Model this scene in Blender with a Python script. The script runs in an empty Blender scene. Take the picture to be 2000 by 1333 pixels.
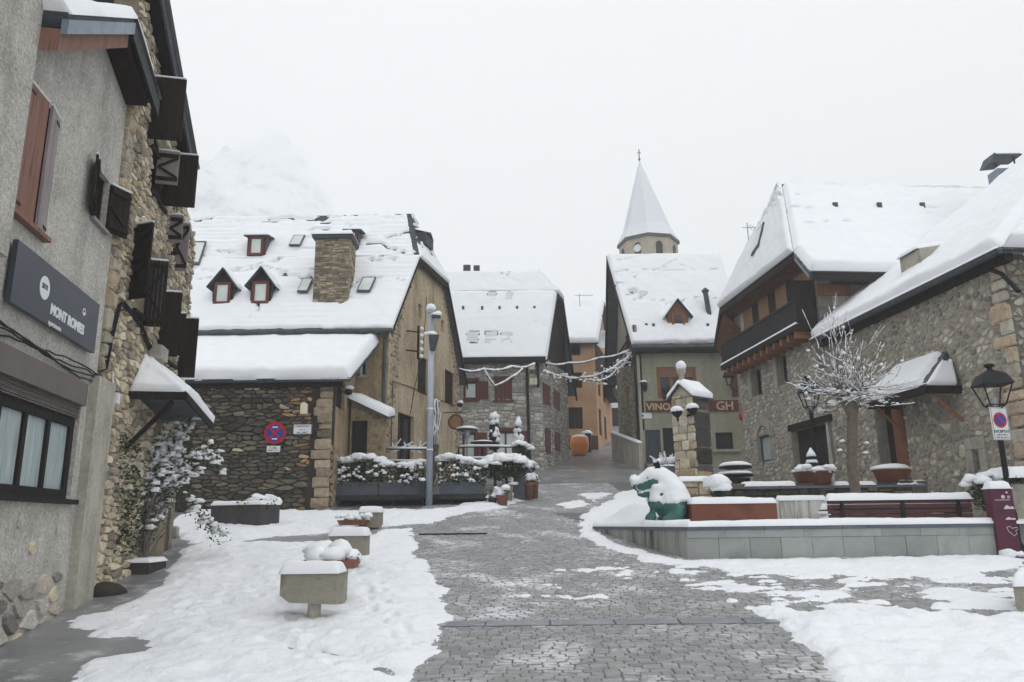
import bpy, bmesh, math, random
import numpy as np
from mathutils import Vector, Matrix, geometry
SC = bpy.context.scene
COL = SC.collection
R = math.radians
random.seed(7)

# ------------------------------------------------------------------ camera
F, ROLL, EYE = 1500.0, 0.012, 1.6
PITCH = math.atan(350.5 / F)
cd = bpy.data.cameras.new('camera'); cam = bpy.data.objects.new('camera', cd); COL.objects.link(cam)
cd.sensor_width = 36.0; cd.lens = 36.0 * F / 2000.0; cd.clip_start = 0.1; cd.clip_end = 3000.0
cam.matrix_world = Matrix.Translation((0, 0, EYE)) @ Matrix.Rotation(PITCH + math.pi / 2, 4, 'X') @ Matrix.Rotation(-ROLL, 4, 'Z')
SC.camera = cam
# ------------------------------------------------------------------ sky, sun, exposure
SUN_EL, SUN_AZ = 63.0, 115.0          # veiled sun, high on the right
w = bpy.data.worlds.new('World'); SC.world = w; w.use_nodes = True
nt = w.node_tree; nt.nodes.clear()
sky = nt.nodes.new('ShaderNodeTexSky'); sky.sky_type = 'NISHITA'; sky.sun_disc = False
sky.sun_elevation = R(SUN_EL); sky.sun_rotation = R(SUN_AZ); sky.dust_density = 4.0
hs = nt.nodes.new('ShaderNodeHueSaturation'); hs.inputs['Saturation'].default_value = 0.12
sc_ = nt.nodes.new('ShaderNodeVectorMath'); sc_.operation = 'SCALE'; sc_.inputs['Scale'].default_value = 0.10
mx = nt.nodes.new('ShaderNodeMix'); mx.data_type = 'RGBA'; mx.inputs[0].default_value = 0.93
mx.inputs[7].default_value = (0.985, 1.01, 1.03, 1)          # closed cloud deck
bg = nt.nodes.new('ShaderNodeBackground'); bg.inputs['Strength'].default_value = 1.0
wo = nt.nodes.new('ShaderNodeOutputWorld')
tc = nt.nodes.new('ShaderNodeTexCoord'); cn_ = nt.nodes.new('ShaderNodeTexNoise'); cn_.inputs['Scale'].default_value = 2.2; cn_.inputs['Detail'].default_value = 5
cr_ = nt.nodes.new('ShaderNodeValToRGB'); cr_.color_ramp.elements[0].position = .3; cr_.color_ramp.elements[0].color = (0.985, 1.015, 1.045, 1); cr_.color_ramp.elements[1].position = .7; cr_.color_ramp.elements[1].color = (1.04, 1.07, 1.10, 1)
nt.links.new(tc.outputs['Generated'], cn_.inputs['Vector']); nt.links.new(cn_.outputs[0], cr_.inputs[0]); nt.links.new(cr_.outputs[0], mx.inputs[7])   # thick even cloud, faintly mottled
nt.links.new(sky.outputs[0], hs.inputs['Color']); nt.links.new(hs.outputs[0], sc_.inputs[0])
nt.links.new(sc_.outputs[0], mx.inputs[6]); nt.links.new(mx.outputs[2], bg.inputs['Color']); nt.links.new(bg.outputs[0], wo.inputs[0])
sl = bpy.data.lights.new('sun', 'SUN'); sl.energy = 0.5; sl.angle = R(25); sl.color = (1.0, 0.985, 0.965)
so = bpy.data.objects.new('sun', sl); COL.objects.link(so)
so.rotation_euler = (R(90 - SUN_EL), 0, R(-SUN_AZ + 180.0)); so.location = (0, -10, 40)
vs = SC.view_settings; vs.view_transform = 'Standard'; vs.look = 'None'; vs.gamma = 1.0; vs.exposure = 0.11; vs.use_curve_mapping = False
SC.cycles.max_bounces = 10; SC.cycles.diffuse_bounces = 4; SC.cycles.glossy_bounces = 3; SC.cycles.transmission_bounces = 4
SC.cycles.volume_bounces = 8; SC.cycles.transparent_max_bounces = 8
SC.cycles.use_denoising = True; SC.cycles.use_adaptive_sampling = True

# ------------------------------------------------------------------ survey: sight lines of the picture -> points on real planes
def ray(px, py):
    a = (px - 1000) / F; b = (666.5 - py) / F
    u = a * math.cos(ROLL) + b * math.sin(ROLL); v = -a * math.sin(ROLL) + b * math.cos(ROLL)
    return u, math.cos(PITCH) - v * math.sin(PITCH), math.sin(PITCH) + v * math.cos(PITCH)
def at(px, py, Y):
    x, y, z = ray(px, py); return Vector((x / y * Y, Y, EYE + z / y * Y))
GY = np.array([-60, -5, 4, 6.2, 8, 11.5, 15.2, 17.5, 19.5, 23.2, 30, 39, 48, 60, 80, 120, 1000.])
GZ = np.array([-1.0, -.25, -.16, -.08, .07, .435, .83, 1.13, 1.42, 1.97, 2.85, 4.05, 5.6, 8.0, 11.5, 15, 18.])
_gy = np.arange(-60, 1000, 0.25); _gz = np.interp(_gy, GY, GZ)
_k = np.exp(-0.5 * (np.arange(-8, 9) / 3.0) ** 2); _k /= _k.sum()
_gz = np.convolve(np.pad(_gz, 8, mode='edge'), _k, 'valid')
def gz(y): return np.interp(y, _gy, _gz)
def G(px, py):
    x, y, z = ray(px, py); Y = 6.0
    while Y < 200:
        if EYE + z / y * Y <= gz(Y): break
        Y += 0.02
    return Vector((x / y * Y, Y, float(gz(Y))))

class Plane:
    """vertical plane: p0 on it, direction d (plan), normal n towards the square"""
    def __init__(s, p0, d, side=1):
        s.p0 = Vector((p0[0], p0[1])); s.d = Vector((d[0], d[1])).normalized()
        s.n = Vector((s.d.y, -s.d.x)) * side
    def st(s, px, py):
        x, y, z = ray(px, py)
        k = s.p0.dot(s.n) / (x * s.n.x + y * s.n.y)
        p = Vector((x * k, y * k)); return ((p - s.p0).dot(s.d), EYE + z * k)
    def pt(s, a, t, o=0.0):
        p = s.p0 + s.d * a + s.n * o; return Vector((p.x, p.y, t))
    def rect(s, x0, y0, x1, y1):       # picture box -> upright rectangle on the plane
        c = [s.st(x0, y0), s.st(x1, y0), s.st(x1, y1), s.st(x0, y1)]
        a0 = (c[0][0] + c[3][0]) / 2; a1 = (c[1][0] + c[2][0]) / 2; t1 = (c[0][1] + c[1][1]) / 2; t0 = (c[2][1] + c[3][1]) / 2
        return (min(a0, a1), max(a0, a1), min(t0, t1), max(t0, t1))

# ------------------------------------------------------------------ noise
def _h(i, j, k):
    n = (i * 374761393 + j * 668265263 + k * 2147483647) & 0xffffffff
    n = ((n ^ (n >> 13)) * 1274126177) & 0xffffffff
    return ((n ^ (n >> 16)) & 0xffff) / 65535.0
def vn(x, y, seed=0):
    x = np.asarray(x, float); y = np.asarray(y, float)
    i = np.floor(x).astype(np.int64); j = np.floor(y).astype(np.int64); fx = x - i; fy = y - j
    fx = fx * fx * (3 - 2 * fx); fy = fy * fy * (3 - 2 * fy); k = np.int64(seed * 7919 + 13)
    a = _h(i, j, k); b = _h(i + 1, j, k); c = _h(i, j + 1, k); d = _h(i + 1, j + 1, k)
    return (a * (1 - fx) + b * fx) * (1 - fy) + (c * (1 - fx) + d * fx) * fy
def fbm(x, y, seed=0, o=4):
    s = 0; a = .5; t = 0
    for q in range(o):
        s = s + a * vn(np.asarray(x) * 2 ** q, np.asarray(y) * 2 ** q, seed + q); t += a; a *= .5
    return s / t

# ------------------------------------------------------------------ materials
def lin(c):
    return tuple((v / 255 / 12.92 if v <= 10 else ((v / 255 + .055) / 1.055) ** 2.4) for v in c)
def C(r, g, b, k=1.0): return tuple(min(.9, v * k) for v in lin((r, g, b))) + (1,)
MATS = {}
def pm(name, cols, scale=4.0, rough=.85, bump=.0, bscale=None, tint=False, spec=.3, metal=0.0, stretch=(1, 1, 1), detail=6, mid=.5, width=.25, dust=None, sss=0, speck=None, streak=None):
    """procedural: 2-3 colours mixed by world-space noise, fine relief, optional per-piece tint / settled snow"""
    if name in MATS: return MATS[name]
    m = bpy.data.materials.new(name); m.use_nodes = True; t = m.node_tree; N = t.nodes; L = t.links
    b = N['Principled BSDF']; b.inputs['Roughness'].default_value = rough; b.inputs['Metallic'].default_value = metal
    b.inputs['Specular IOR Level'].default_value = spec
    g = N.new('ShaderNodeNewGeometry'); mp = N.new('ShaderNodeMapping'); mp.inputs['Scale'].default_value = stretch
    L.new(g.outputs['Position'], mp.inputs['Vector'])
    n = N.new('ShaderNodeTexNoise'); n.inputs['Scale'].default_value = scale; n.inputs['Detail'].default_value = detail
    n.inputs['Roughness'].default_value = .62; L.new(mp.outputs[0], n.inputs['Vector'])
    cr = N.new('ShaderNodeValToRGB'); e = cr.color_ramp.elements
    if len(cols) == 1: cols = [cols[0], cols[0]]
    e[0].position = mid - width; e[0].color = cols[0]; e[1].position = mid + width; e[1].color = cols[-1]
    if len(cols) == 3: q = e.new(mid); q.color = cols[1]
    L.new(n.outputs[0], cr.inputs[0]); out = cr.outputs[0]
    if tint:
        a = N.new('ShaderNodeAttribute'); a.attribute_name = 'tint'
        mm = N.new('ShaderNodeMix'); mm.data_type = 'RGBA'; mm.blend_type = 'MULTIPLY'; mm.inputs[0].default_value = 1
        L.new(out, mm.inputs[6]); L.new(a.outputs['Color'], mm.inputs[7]); out = mm.outputs[2]
    if dust:                            # (amount, scale): powder snow lying in patches on upward faces
        n2 = N.new('ShaderNodeTexNoise'); n2.inputs['Scale'].default_value = dust[1]; n2.inputs['Detail'].default_value = 7
        n2.inputs['Roughness'].default_value = .7
        L.new(g.outputs['Position'], n2.inputs['Vector'])
        sx = N.new('ShaderNodeSeparateXYZ'); L.new(g.outputs['Normal'], sx.inputs[0])
        ad = N.new('ShaderNodeMath'); ad.operation = 'MULTIPLY_ADD'; ad.inputs[1].default_value = .55; L.new(sx.outputs[2], ad.inputs[0]); L.new(n2.outputs[0], ad.inputs[2])
        rr = N.new('ShaderNodeMapRange'); rr.inputs['From Min'].default_value = 1.20 - dust[0] * .3; rr.inputs['From Max'].default_value = 1.38 - dust[0] * .3
        L.new(ad.outputs[0], rr.inputs['Value'])
        mm = N.new('ShaderNodeMix'); mm.data_type = 'RGBA'; mm.inputs[7].default_value = (.8, .82, .85, 1)
        L.new(rr.outputs[0], mm.inputs[0]); L.new(out, mm.inputs[6]); out = mm.outputs[2]
    if speck:                           # (scale, amount): fine light-dark grain of the stuff itself
        n4 = N.new('ShaderNodeTexNoise'); n4.inputs['Scale'].default_value = speck[0]; n4.inputs['Detail'].default_value = 3; L.new(g.outputs['Position'], n4.inputs['Vector'])
        r4 = N.new('ShaderNodeMapRange'); r4.inputs['From Min'].default_value = .3; r4.inputs['From Max'].default_value = .7; r4.inputs['To Min'].default_value = 1 - speck[1]; r4.inputs['To Max'].default_value = 1 + speck[1] * .6
        L.new(n4.outputs[0], r4.inputs['Value']); v4 = N.new('ShaderNodeVectorMath'); v4.operation = 'SCALE'; L.new(out, v4.inputs[0]); L.new(r4.outputs[0], v4.inputs['Scale']); out = v4.outputs[0]
    if streak:                          # (scale, amount): rain-washed streaks and damp blotches with their own shape
        m5 = N.new('ShaderNodeMapping'); m5.inputs['Scale'].default_value = (1, 1, .16); L.new(g.outputs['Position'], m5.inputs['Vector'])
        n5 = N.new('ShaderNodeTexNoise'); n5.inputs['Scale'].default_value = streak[0]; n5.inputs['Detail'].default_value = 7; n5.inputs['Roughness'].default_value = .65; L.new(m5.outputs[0], n5.inputs['Vector'])
        r5 = N.new('ShaderNodeMapRange'); r5.inputs['From Min'].default_value = .5; r5.inputs['From Max'].default_value = .72; r5.inputs['To Min'].default_value = 1; r5.inputs['To Max'].default_value = 1 - streak[1]
        L.new(n5.outputs[0], r5.inputs['Value']); v5 = N.new('ShaderNodeVectorMath'); v5.operation = 'SCALE'; L.new(out, v5.inputs[0]); L.new(r5.outputs[0], v5.inputs['Scale']); out = v5.outputs[0]
    L.new(out, b.inputs['Base Color'])
    if bump:
        nb = N.new('ShaderNodeTexNoise'); nb.inputs['Scale'].default_value = bscale or scale * 4; nb.inputs['Detail'].default_value = 5
        L.new(mp.outputs[0], nb.inputs['Vector'])
        bp = N.new('ShaderNodeBump'); bp.inputs['Strength'].default_value = min(1, bump); bp.inputs['Distance'].default_value = .03
        L.new(nb.outputs[0], bp.inputs['Height']); L.new(bp.outputs[0], b.inputs['Normal'])
    if sss:
        b.inputs['Subsurface Weight'].default_value = sss; b.inputs['Subsurface Radius'].default_value = (.03, .035, .04)
    MATS[name] = m; return m

M = {}
M['snow'] = pm('snow', [(.82, .84, .87, 1), (.87, .885, .90, 1)], 2.2, .75, .25, 14, spec=.2)
M['snow_ground'] = pm('snow_ground', [(.80, .82, .86, 1), (.87, .885, .90, 1)], 1.2, .7, .9, 11, spec=.25, speck=(60, .05))
M['render_grey'] = pm('render_grey', [C(168, 165, 157), C(192, 189, 181), C(204, 201, 194)], 1.6, .95, 1.0, 34, detail=9, width=.22, speck=(22, .30), streak=(2.2, .3))
M['mortar'] = pm('mortar', [C(104, 96, 82), C(156, 144, 122)], 5, .95, .7, 30)
M['mortar_dark'] = pm('mortar_dark', [C(38, 35, 31), C(70, 63, 54)], 4, .95, .7, 30)
M['mortar_grey'] = pm('mortar_grey', [C(134, 129, 119), C(172, 166, 155)], 5, .95, .7, 30)
M['stone'] = pm('stone', [(.72, .72, .72, 1), (1.12, 1.12, 1.12, 1), (1.4, 1.38, 1.35, 1)], 7, .9, .9, 26, tint=True, detail=8, width=.22)
M['wood_dark'] = pm('wood_dark', [C(30, 24, 22), C(54, 44, 40)], 5, .7, .5, 22, stretch=(4, 4, .5), spec=.08)
M['wood_black'] = pm('wood_black', [C(34, 31, 31), C(54, 50, 50)], 5, .65, .5, 22, stretch=(4, 4, .5), spec=.08)
M['wood_brown'] = pm('wood_brown', [C(88, 60, 50), C(140, 104, 92), C(120, 84, 70)], 3, .75, .5, 20, stretch=(5, 5, .5))
M['wood_grey'] = pm('wood_grey', [C(128, 118, 118), C(160, 150, 150)], 3, .75, .5, 20, stretch=(5, 5, .5))
M['wood_red'] = pm('wood_red', [C(78, 42, 38), C(110, 60, 53)], 4, .6, .4, 20, stretch=(4, 4, .6))
M['wood_orange'] = pm('wood_orange', [C(112, 72, 48), C(154, 106, 74)], 4, .6, .4, 20, stretch=(4, 4, .6))
M['soffit'] = pm('soffit', [C(70, 44, 32), C(116, 78, 58)], 3, .8, .5, 18, stretch=(1, 1, 6))
M['slate'] = pm('slate', [C(44, 48, 54), C(84, 90, 98)], 6, .6, .8, 20, stretch=(1, 1, 3))
M['zinc'] = pm('zinc', [C(104, 118, 130), C(138, 152, 162)], 3, .45, .2, 12, metal=.3)
M['gutter'] = pm('gutter', [C(52, 58, 62), C(78, 84, 88)], 3, .5, .2, 12)
M['iron'] = pm('iron', [C(20, 22, 24), C(38, 40, 43)], 6, .5, .3, 30, spec=.15)
M['galv'] = pm('galv', [C(150, 158, 172), C(178, 184, 194)], 3, .45, .15, 20, metal=.2)
M['glass'] = pm('glass', [(.015, .02, .022, 1), (.03, .036, .04, 1)], 1, .06, spec=.6)
M['glass_pale'] = pm('glass_pale', [C(190, 200, 196), C(220, 226, 222)], 1.5, .12, spec=.6)
M['curtain'] = pm('curtain', [C(120, 140, 142), C(196, 206, 206)], 3, .3, .2, 6, stretch=(9, 9, .6), spec=.5)
M['white'] = pm('white', [C(214, 218, 220), C(228, 230, 232)], 3, .5)
M['leaf'] = pm('leaf', [C(34, 48, 30), C(70, 86, 54)], 9, .6)
M['bark'] = pm('bark', [C(86, 78, 72), C(128, 118, 110)], 9, .9, .8, 40)

# ------------------------------------------------------------------ objects
def wloc(o):
    v = Vector((0, 0, 0))
    while o: v = v + o.location; o = o.parent
    return v
def thing(name, label, cat, loc, group=None):
    o = bpy.data.objects.new(name, None); COL.objects.link(o); o.location = Vector(loc); o.empty_display_size = .2
    o['label'] = label; o['category'] = cat
    if group: o['group'] = group
    return o
def tag(o, label, cat, group=None):
    o['label'] = label; o['category'] = cat
    if group: o['group'] = group
    return o
def obj(name, verts, faces, mat, parent=None, smooth=False, tint=None, kind=None, origin=None):
    V = np.asarray([tuple(v) for v in verts], float) if not isinstance(verts, np.ndarray) else verts
    if origin is None:
        lo = V.min(0); hi = V.max(0); origin = Vector(((lo[0] + hi[0]) / 2, (lo[1] + hi[1]) / 2, lo[2]))
    me = bpy.data.meshes.new(name)
    me.from_pydata((V - np.array(origin)).tolist(), [], faces if isinstance(faces, list) else faces.tolist())
    if tint is not None:
        at_ = me.attributes.new('tint', 'FLOAT_COLOR', 'POINT')
        T = np.ones((len(V), 4)); T[:, :3] = tint; at_.data.foreach_set('color', T.ravel())
    if mat is not None: me.materials.append(mat)
    if smooth: me.polygons.foreach_set('use_smooth', [True] * len(me.polygons))
    o = bpy.data.objects.new(name, me); COL.objects.link(o)
    if parent is not None: o.parent = parent; o.location = Vector(origin) - wloc(parent)
    else: o.location = origin
    if kind: o['kind'] = kind
    return o

class MB:
    """mesh collector"""
    def __init__(s): s.v = []; s.f = []; s.t = []
    def add(s, v, f, tint=None):
        n = len(s.v); s.v += [tuple(p) for p in v]; s.f += [tuple(i + n for i in q) for q in f]
        s.t += [tint or (1, 1, 1)] * len(v); return s
    def box(s, c, size, rz=0.0, ax=None, bevel=0.0):
        """box centred at c; ax = three axes"""
        c = Vector(c); hx, hy, hz = size[0] / 2, size[1] / 2, size[2] / 2
        if ax is None: ax = (Vector((math.cos(rz), math.sin(rz), 0)), Vector((-math.sin(rz), math.cos(rz), 0)), Vector((0, 0, 1)))
        if bevel <= 0:
            v = [c + ax[0] * (hx * i) + ax[1] * (hy * j) + ax[2] * (hz * k) for k in (-1, 1) for j in (-1, 1) for i in (-1, 1)]
            return s.add(v, [(0, 2, 3, 1), (4, 5, 7, 6), (0, 1, 5, 4), (2, 6, 7, 3), (0, 4, 6, 2), (1, 3, 7, 5)])
        b = bevel; v = []; f = []
        rings = [(hx - b, hy - b, -hz), (hx, hy, -hz + b), (hx, hy, hz - b), (hx - b, hy - b, hz)]
        for (X, Y, Z) in rings:
            for (i, j) in ((-1, -1), (1, -1), (1, 1), (-1, 1)): v.append(c + ax[0] * (X * i) + ax[1] * (Y * j) + ax[2] * Z)
        f.append((3, 2, 1, 0)); f.append((12, 13, 14, 15))
        for r in range(3):
            for q in range(4): f.append((r * 4 + q, r * 4 + (q + 1) % 4, r * 4 + 4 + (q + 1) % 4, r * 4 + 4 + q))
        return s.add(v, f)
    def tube(s, pts, r, n=8, cap=True):
        pts = [Vector(p) for p in pts]; rr = r if isinstance(r, (list, tuple)) else [r] * len(pts); base = len(s.v); v = []
        for i, p in enumerate(pts):
            d = (pts[min(i + 1, len(pts) - 1)] - pts[max(i - 1, 0)]).normalized()
            a = d.cross(Vector((0, 0, 1))) if abs(d.z) < .95 else d.cross(Vector((1, 0, 0)))
            a.normalize(); b = d.cross(a)
            for q in range(n):
                th = 2 * math.pi * q / n; v.append(p + a * (rr[i] * math.cos(th)) + b * (rr[i] * math.sin(th)))
        f = []
        for i in range(len(pts) - 1):
            for q in range(n): f.append((i * n + q, i * n + n + q, i * n + n + (q + 1) % n, i * n + (q + 1) % n))
        if cap: f.append(tuple(range(n))); f.append(tuple(range((len(pts) - 1) * n + n - 1, (len(pts) - 1) * n - 1, -1)))
        return s.add(v, f)
    def lathe(s, c, prof, n=16, ax=None, sx=1.0, sy=1.0):
        c = Vector(c); v = []; f = []
        for (r, z) in prof:
            for q in range(n):
                th = 2 * math.pi * q / n; v.append(c + Vector((r * sx * math.cos(th), r * sy * math.sin(th), z)))
        for i in range(len(prof) - 1):
            for q in range(n): f.append((i * n + q, i * n + (q + 1) % n, i * n + n + (q + 1) % n, i * n + n + q))
        f.append(tuple(range(n - 1, -1, -1))); f.append(tuple(range((len(prof) - 1) * n, len(prof) * n)))
        return s.add(v, f)
    def prism(s, poly, off):
        """poly: 3-D polygon, extruded by vector off"""
        n = len(poly); poly = [Vector(p) for p in poly]; off = Vector(off)
        v = poly + [p + off for p in poly]
        f = [tuple(range(n - 1, -1, -1)), tuple(range(n, 2 * n))] + [(i, (i + 1) % n, n + (i + 1) % n, n + i) for i in range(n)]
        return s.add(v, f)
    def ball(s, c, r, seed=0, n=9, m=6, amp=.22, flat=-.35):
        """lumpy blob (snow clump): flattened underside"""
        c = Vector(c); rx, ry, rz = r if isinstance(r, (tuple, list)) else (r, r, r); v = []; f = []
        rnd = random.Random(seed); off = rnd.random() * 50
        for i in range(m + 1):
            ph = math.pi * i / m
            for q in range(n):
                th = 2 * math.pi * q / n
                d = Vector((math.sin(ph) * math.cos(th), math.sin(ph) * math.sin(th), math.cos(ph)))
                k = 1 + amp * (math.sin(3.1 * d.x + off) * math.sin(2.7 * d.y + off * 1.7) + .6 * math.sin(5.3 * d.z + off * 2.1 + 2 * d.x)) * (1 if 0 < i < m else .3)
                v.append(c + Vector((d.x * rx * k, d.y * ry * k, max(d.z, flat) * rz * k)))
        for i in range(m):
            for q in range(n): f.append((i * n + q, i * n + n + q, i * n + n + (q + 1) % n, i * n + (q + 1) % n))
        return s.add(v, f)
    def build(s, name, mat, parent=None, smooth=False, kind=None, tint=False):
        return obj(name, np.array(s.v, float), s.f, mat, parent, smooth, np.array(s.t) if tint else None, kind)

def boxo(name, c, size, mat, parent=None, rz=0, ax=None, bevel=0.0): return MB().box(c, size, rz, ax, bevel).build(name, mat, parent)

def polywall(pl, outer, holes, mat, parent, name='wall', depth=.3, reveal=.22, off=0.0):
    """wall slab on a plane with real openings. outer: [(s,t)], holes: rects (s0,s1,t0,t1)"""
    loops = [[Vector((a, t, 0)) for a, t in outer]] + [[Vector(p + (0,)) for p in ((h[0], h[2]), (h[1], h[2]), (h[1], h[3]), (h[0], h[3]))] for h in holes]
    tri = geometry.tessellate_polygon(loops)
    flat = [q for l in loops for q in l]
    v = [pl.pt(q.x, q.y, off) for q in flat]; f = []
    for t in tri:
        a, b, c = (v[i] for i in t)
        nrm = (b - a).cross(c - a); n3 = Vector((pl.n.x, pl.n.y, 0))
        f.append(tuple(t) if nrm.dot(n3) > 0 else tuple(reversed(t)))
    k = 0
    for li, l in enumerate(loops):
        d = depth if li == 0 else reveal; n = len(l); b0 = len(v)
        v += [pl.pt(q.x, q.y, off - d) for q in l]
        for i in range(n): f.append((k + i, k + (i + 1) % n, b0 + (i + 1) % n, b0 + i))
        if li: f.append(tuple(range(b0, b0 + n)))       # dark back of the niche, behind the window
        k += n
    return obj(name, v, f, mat, parent)

def _cut(l, t):
    xs = []
    for i in range(len(l)):
        (a0, b0), (a1, b1) = l[i], l[(i + 1) % len(l)]
        if (b0 <= t) != (b1 <= t): xs.append(a0 + (t - b0) / (b1 - b0) * (a1 - a0))
    xs.sort(); return [(xs[i], xs[i + 1]) for i in range(0, len(xs) - 1, 2)]
def scan(loops, t):
    iv = _cut(loops[0], t)
    for l in loops[1:]:
        for (h0, h1) in _cut(l, t):
            nv = []
            for (a, b) in iv:
                if h1 <= a or h0 >= b: nv.append((a, b)); continue
                if h0 > a: nv.append((a, h0))
                if h1 < b: nv.append((h1, b))
            iv = nv
    return iv

def rubble(pl, outer, holes, parent, hr=(.11, .2), wr=(.16, .42), gap=.018, dep=(.015, .05), tint=None, seed=1, off=0.0, keep=300, rnd=.5, warp=1.0, mat='stone', vis=None, name='stone'):
    """individual stones laid over a mortared wall plane"""
    rs = random.Random(seed); loops = [outer] + [[(h[0], h[2]), (h[1], h[2]), (h[1], h[3]), (h[0], h[3])] for h in holes]
    t = min(p[1] for p in outer); tm = max(p[1] for p in outer); stones = []
    while t < tm:
        h = rs.uniform(*hr)
        for (a0, a1) in scan(loops, min(t + h / 2, tm - .01)):
            a = a0
            while a < a1 - .05:
                wdt = rs.uniform(*wr)
                if a + wdt > a1 - wr[0] * .5: wdt = a1 - a
                if wdt > .07:
                    if rs.random() < .16 and h > hr[0] * 1.3:
                        m_ = rs.uniform(.4, .6); stones.append((a, a + wdt, t, t + h * m_)); stones.append((a, a + wdt, t + h * m_, t + h))
                    else: stones.append((a, a + wdt, t + rs.uniform(-.1, .1) * h, t + h + rs.uniform(-.1, .12) * h))
                a += wdt
        t += h
    if vis: stones = [q for q in stones if vis((q[0] + q[1]) / 2, (q[2] + q[3]) / 2)]
    built = []
    for q, (a0, a1, t0, t1) in enumerate(stones):
        ca, ct = (a0 + a1) / 2, (t0 + t1) / 2; ha, ht = max(.02, (a1 - a0) / 2 - gap / 2), max(.015, (t1 - t0) / 2 - gap / 2)
        wa = warp * hr[1] * (float(vn(ca * .9, ct * .9, seed)) - .5) * 1.6
        d = rs.uniform(*dep); k8 = []
        cut = rs.uniform(.12, .12 + rnd * .55)
        for (i, j) in ((-1, -1), (1, -1), (1, 1), (-1, 1)):
            c1 = min(ha, ht) * cut * rs.uniform(.6, 1.5)
            e = [(i * ha, j * (ht - c1)), (i * (ha - c1 * 1.2), j * ht)]
            if i * j > 0: pass
            k8.append(e)
        ring = [k8[0][0], k8[0][1], k8[1][1], k8[1][0], k8[2][0], k8[2][1], k8[3][1], k8[3][0]]
        ring = [(x + rs.uniform(-.07, .07) * ha * rnd, y + rs.uniform(-.10, .10) * ht * rnd) for x, y in ring]
        v = []; ox, oy = rs.uniform(-.12, .12), rs.uniform(-.12, .12)
        for (sc1, dd) in ((1.0, -.02), (.96, d * .6), (.66, d)):
            for x, y in ring:
                v.append(pl.pt(ca + x * sc1 + (ox * ha if sc1 < .9 else 0), ct + wa + y * sc1 + (oy * ht if sc1 < .9 else 0), off + dd + (rs.uniform(-.25, .25) * d if sc1 < .9 else 0)))
        f = [tuple(range(16, 24))]
        for r_ in (0, 8):
            for i in range(8): f.append((r_ + i, r_ + (i + 1) % 8, r_ + 8 + (i + 1) % 8, r_ + 8 + i))
        tc = tint(ca, ct, rs) if tint else (.3, .28, .25)
        sx_, sy_ = (a1 - a0), (t1 - t0); P0 = pl.pt(ca, ct)
        built.append((sx_ * sy_ / max(4.0, P0.y) ** 2, v, f, tc))
    built.sort(key=lambda b: -b[0]); rest = MB()
    for i, (_, v, f, tc) in enumerate(built):
        if i < keep: obj(name, v, f, M[mat], parent, False, np.array(tc))
        else: rest.add(v, f, tc)
    if rest.v: rest.build('stone_infill', M[mat], parent, kind='stuff', tint=True)
    return len(built)

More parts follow.
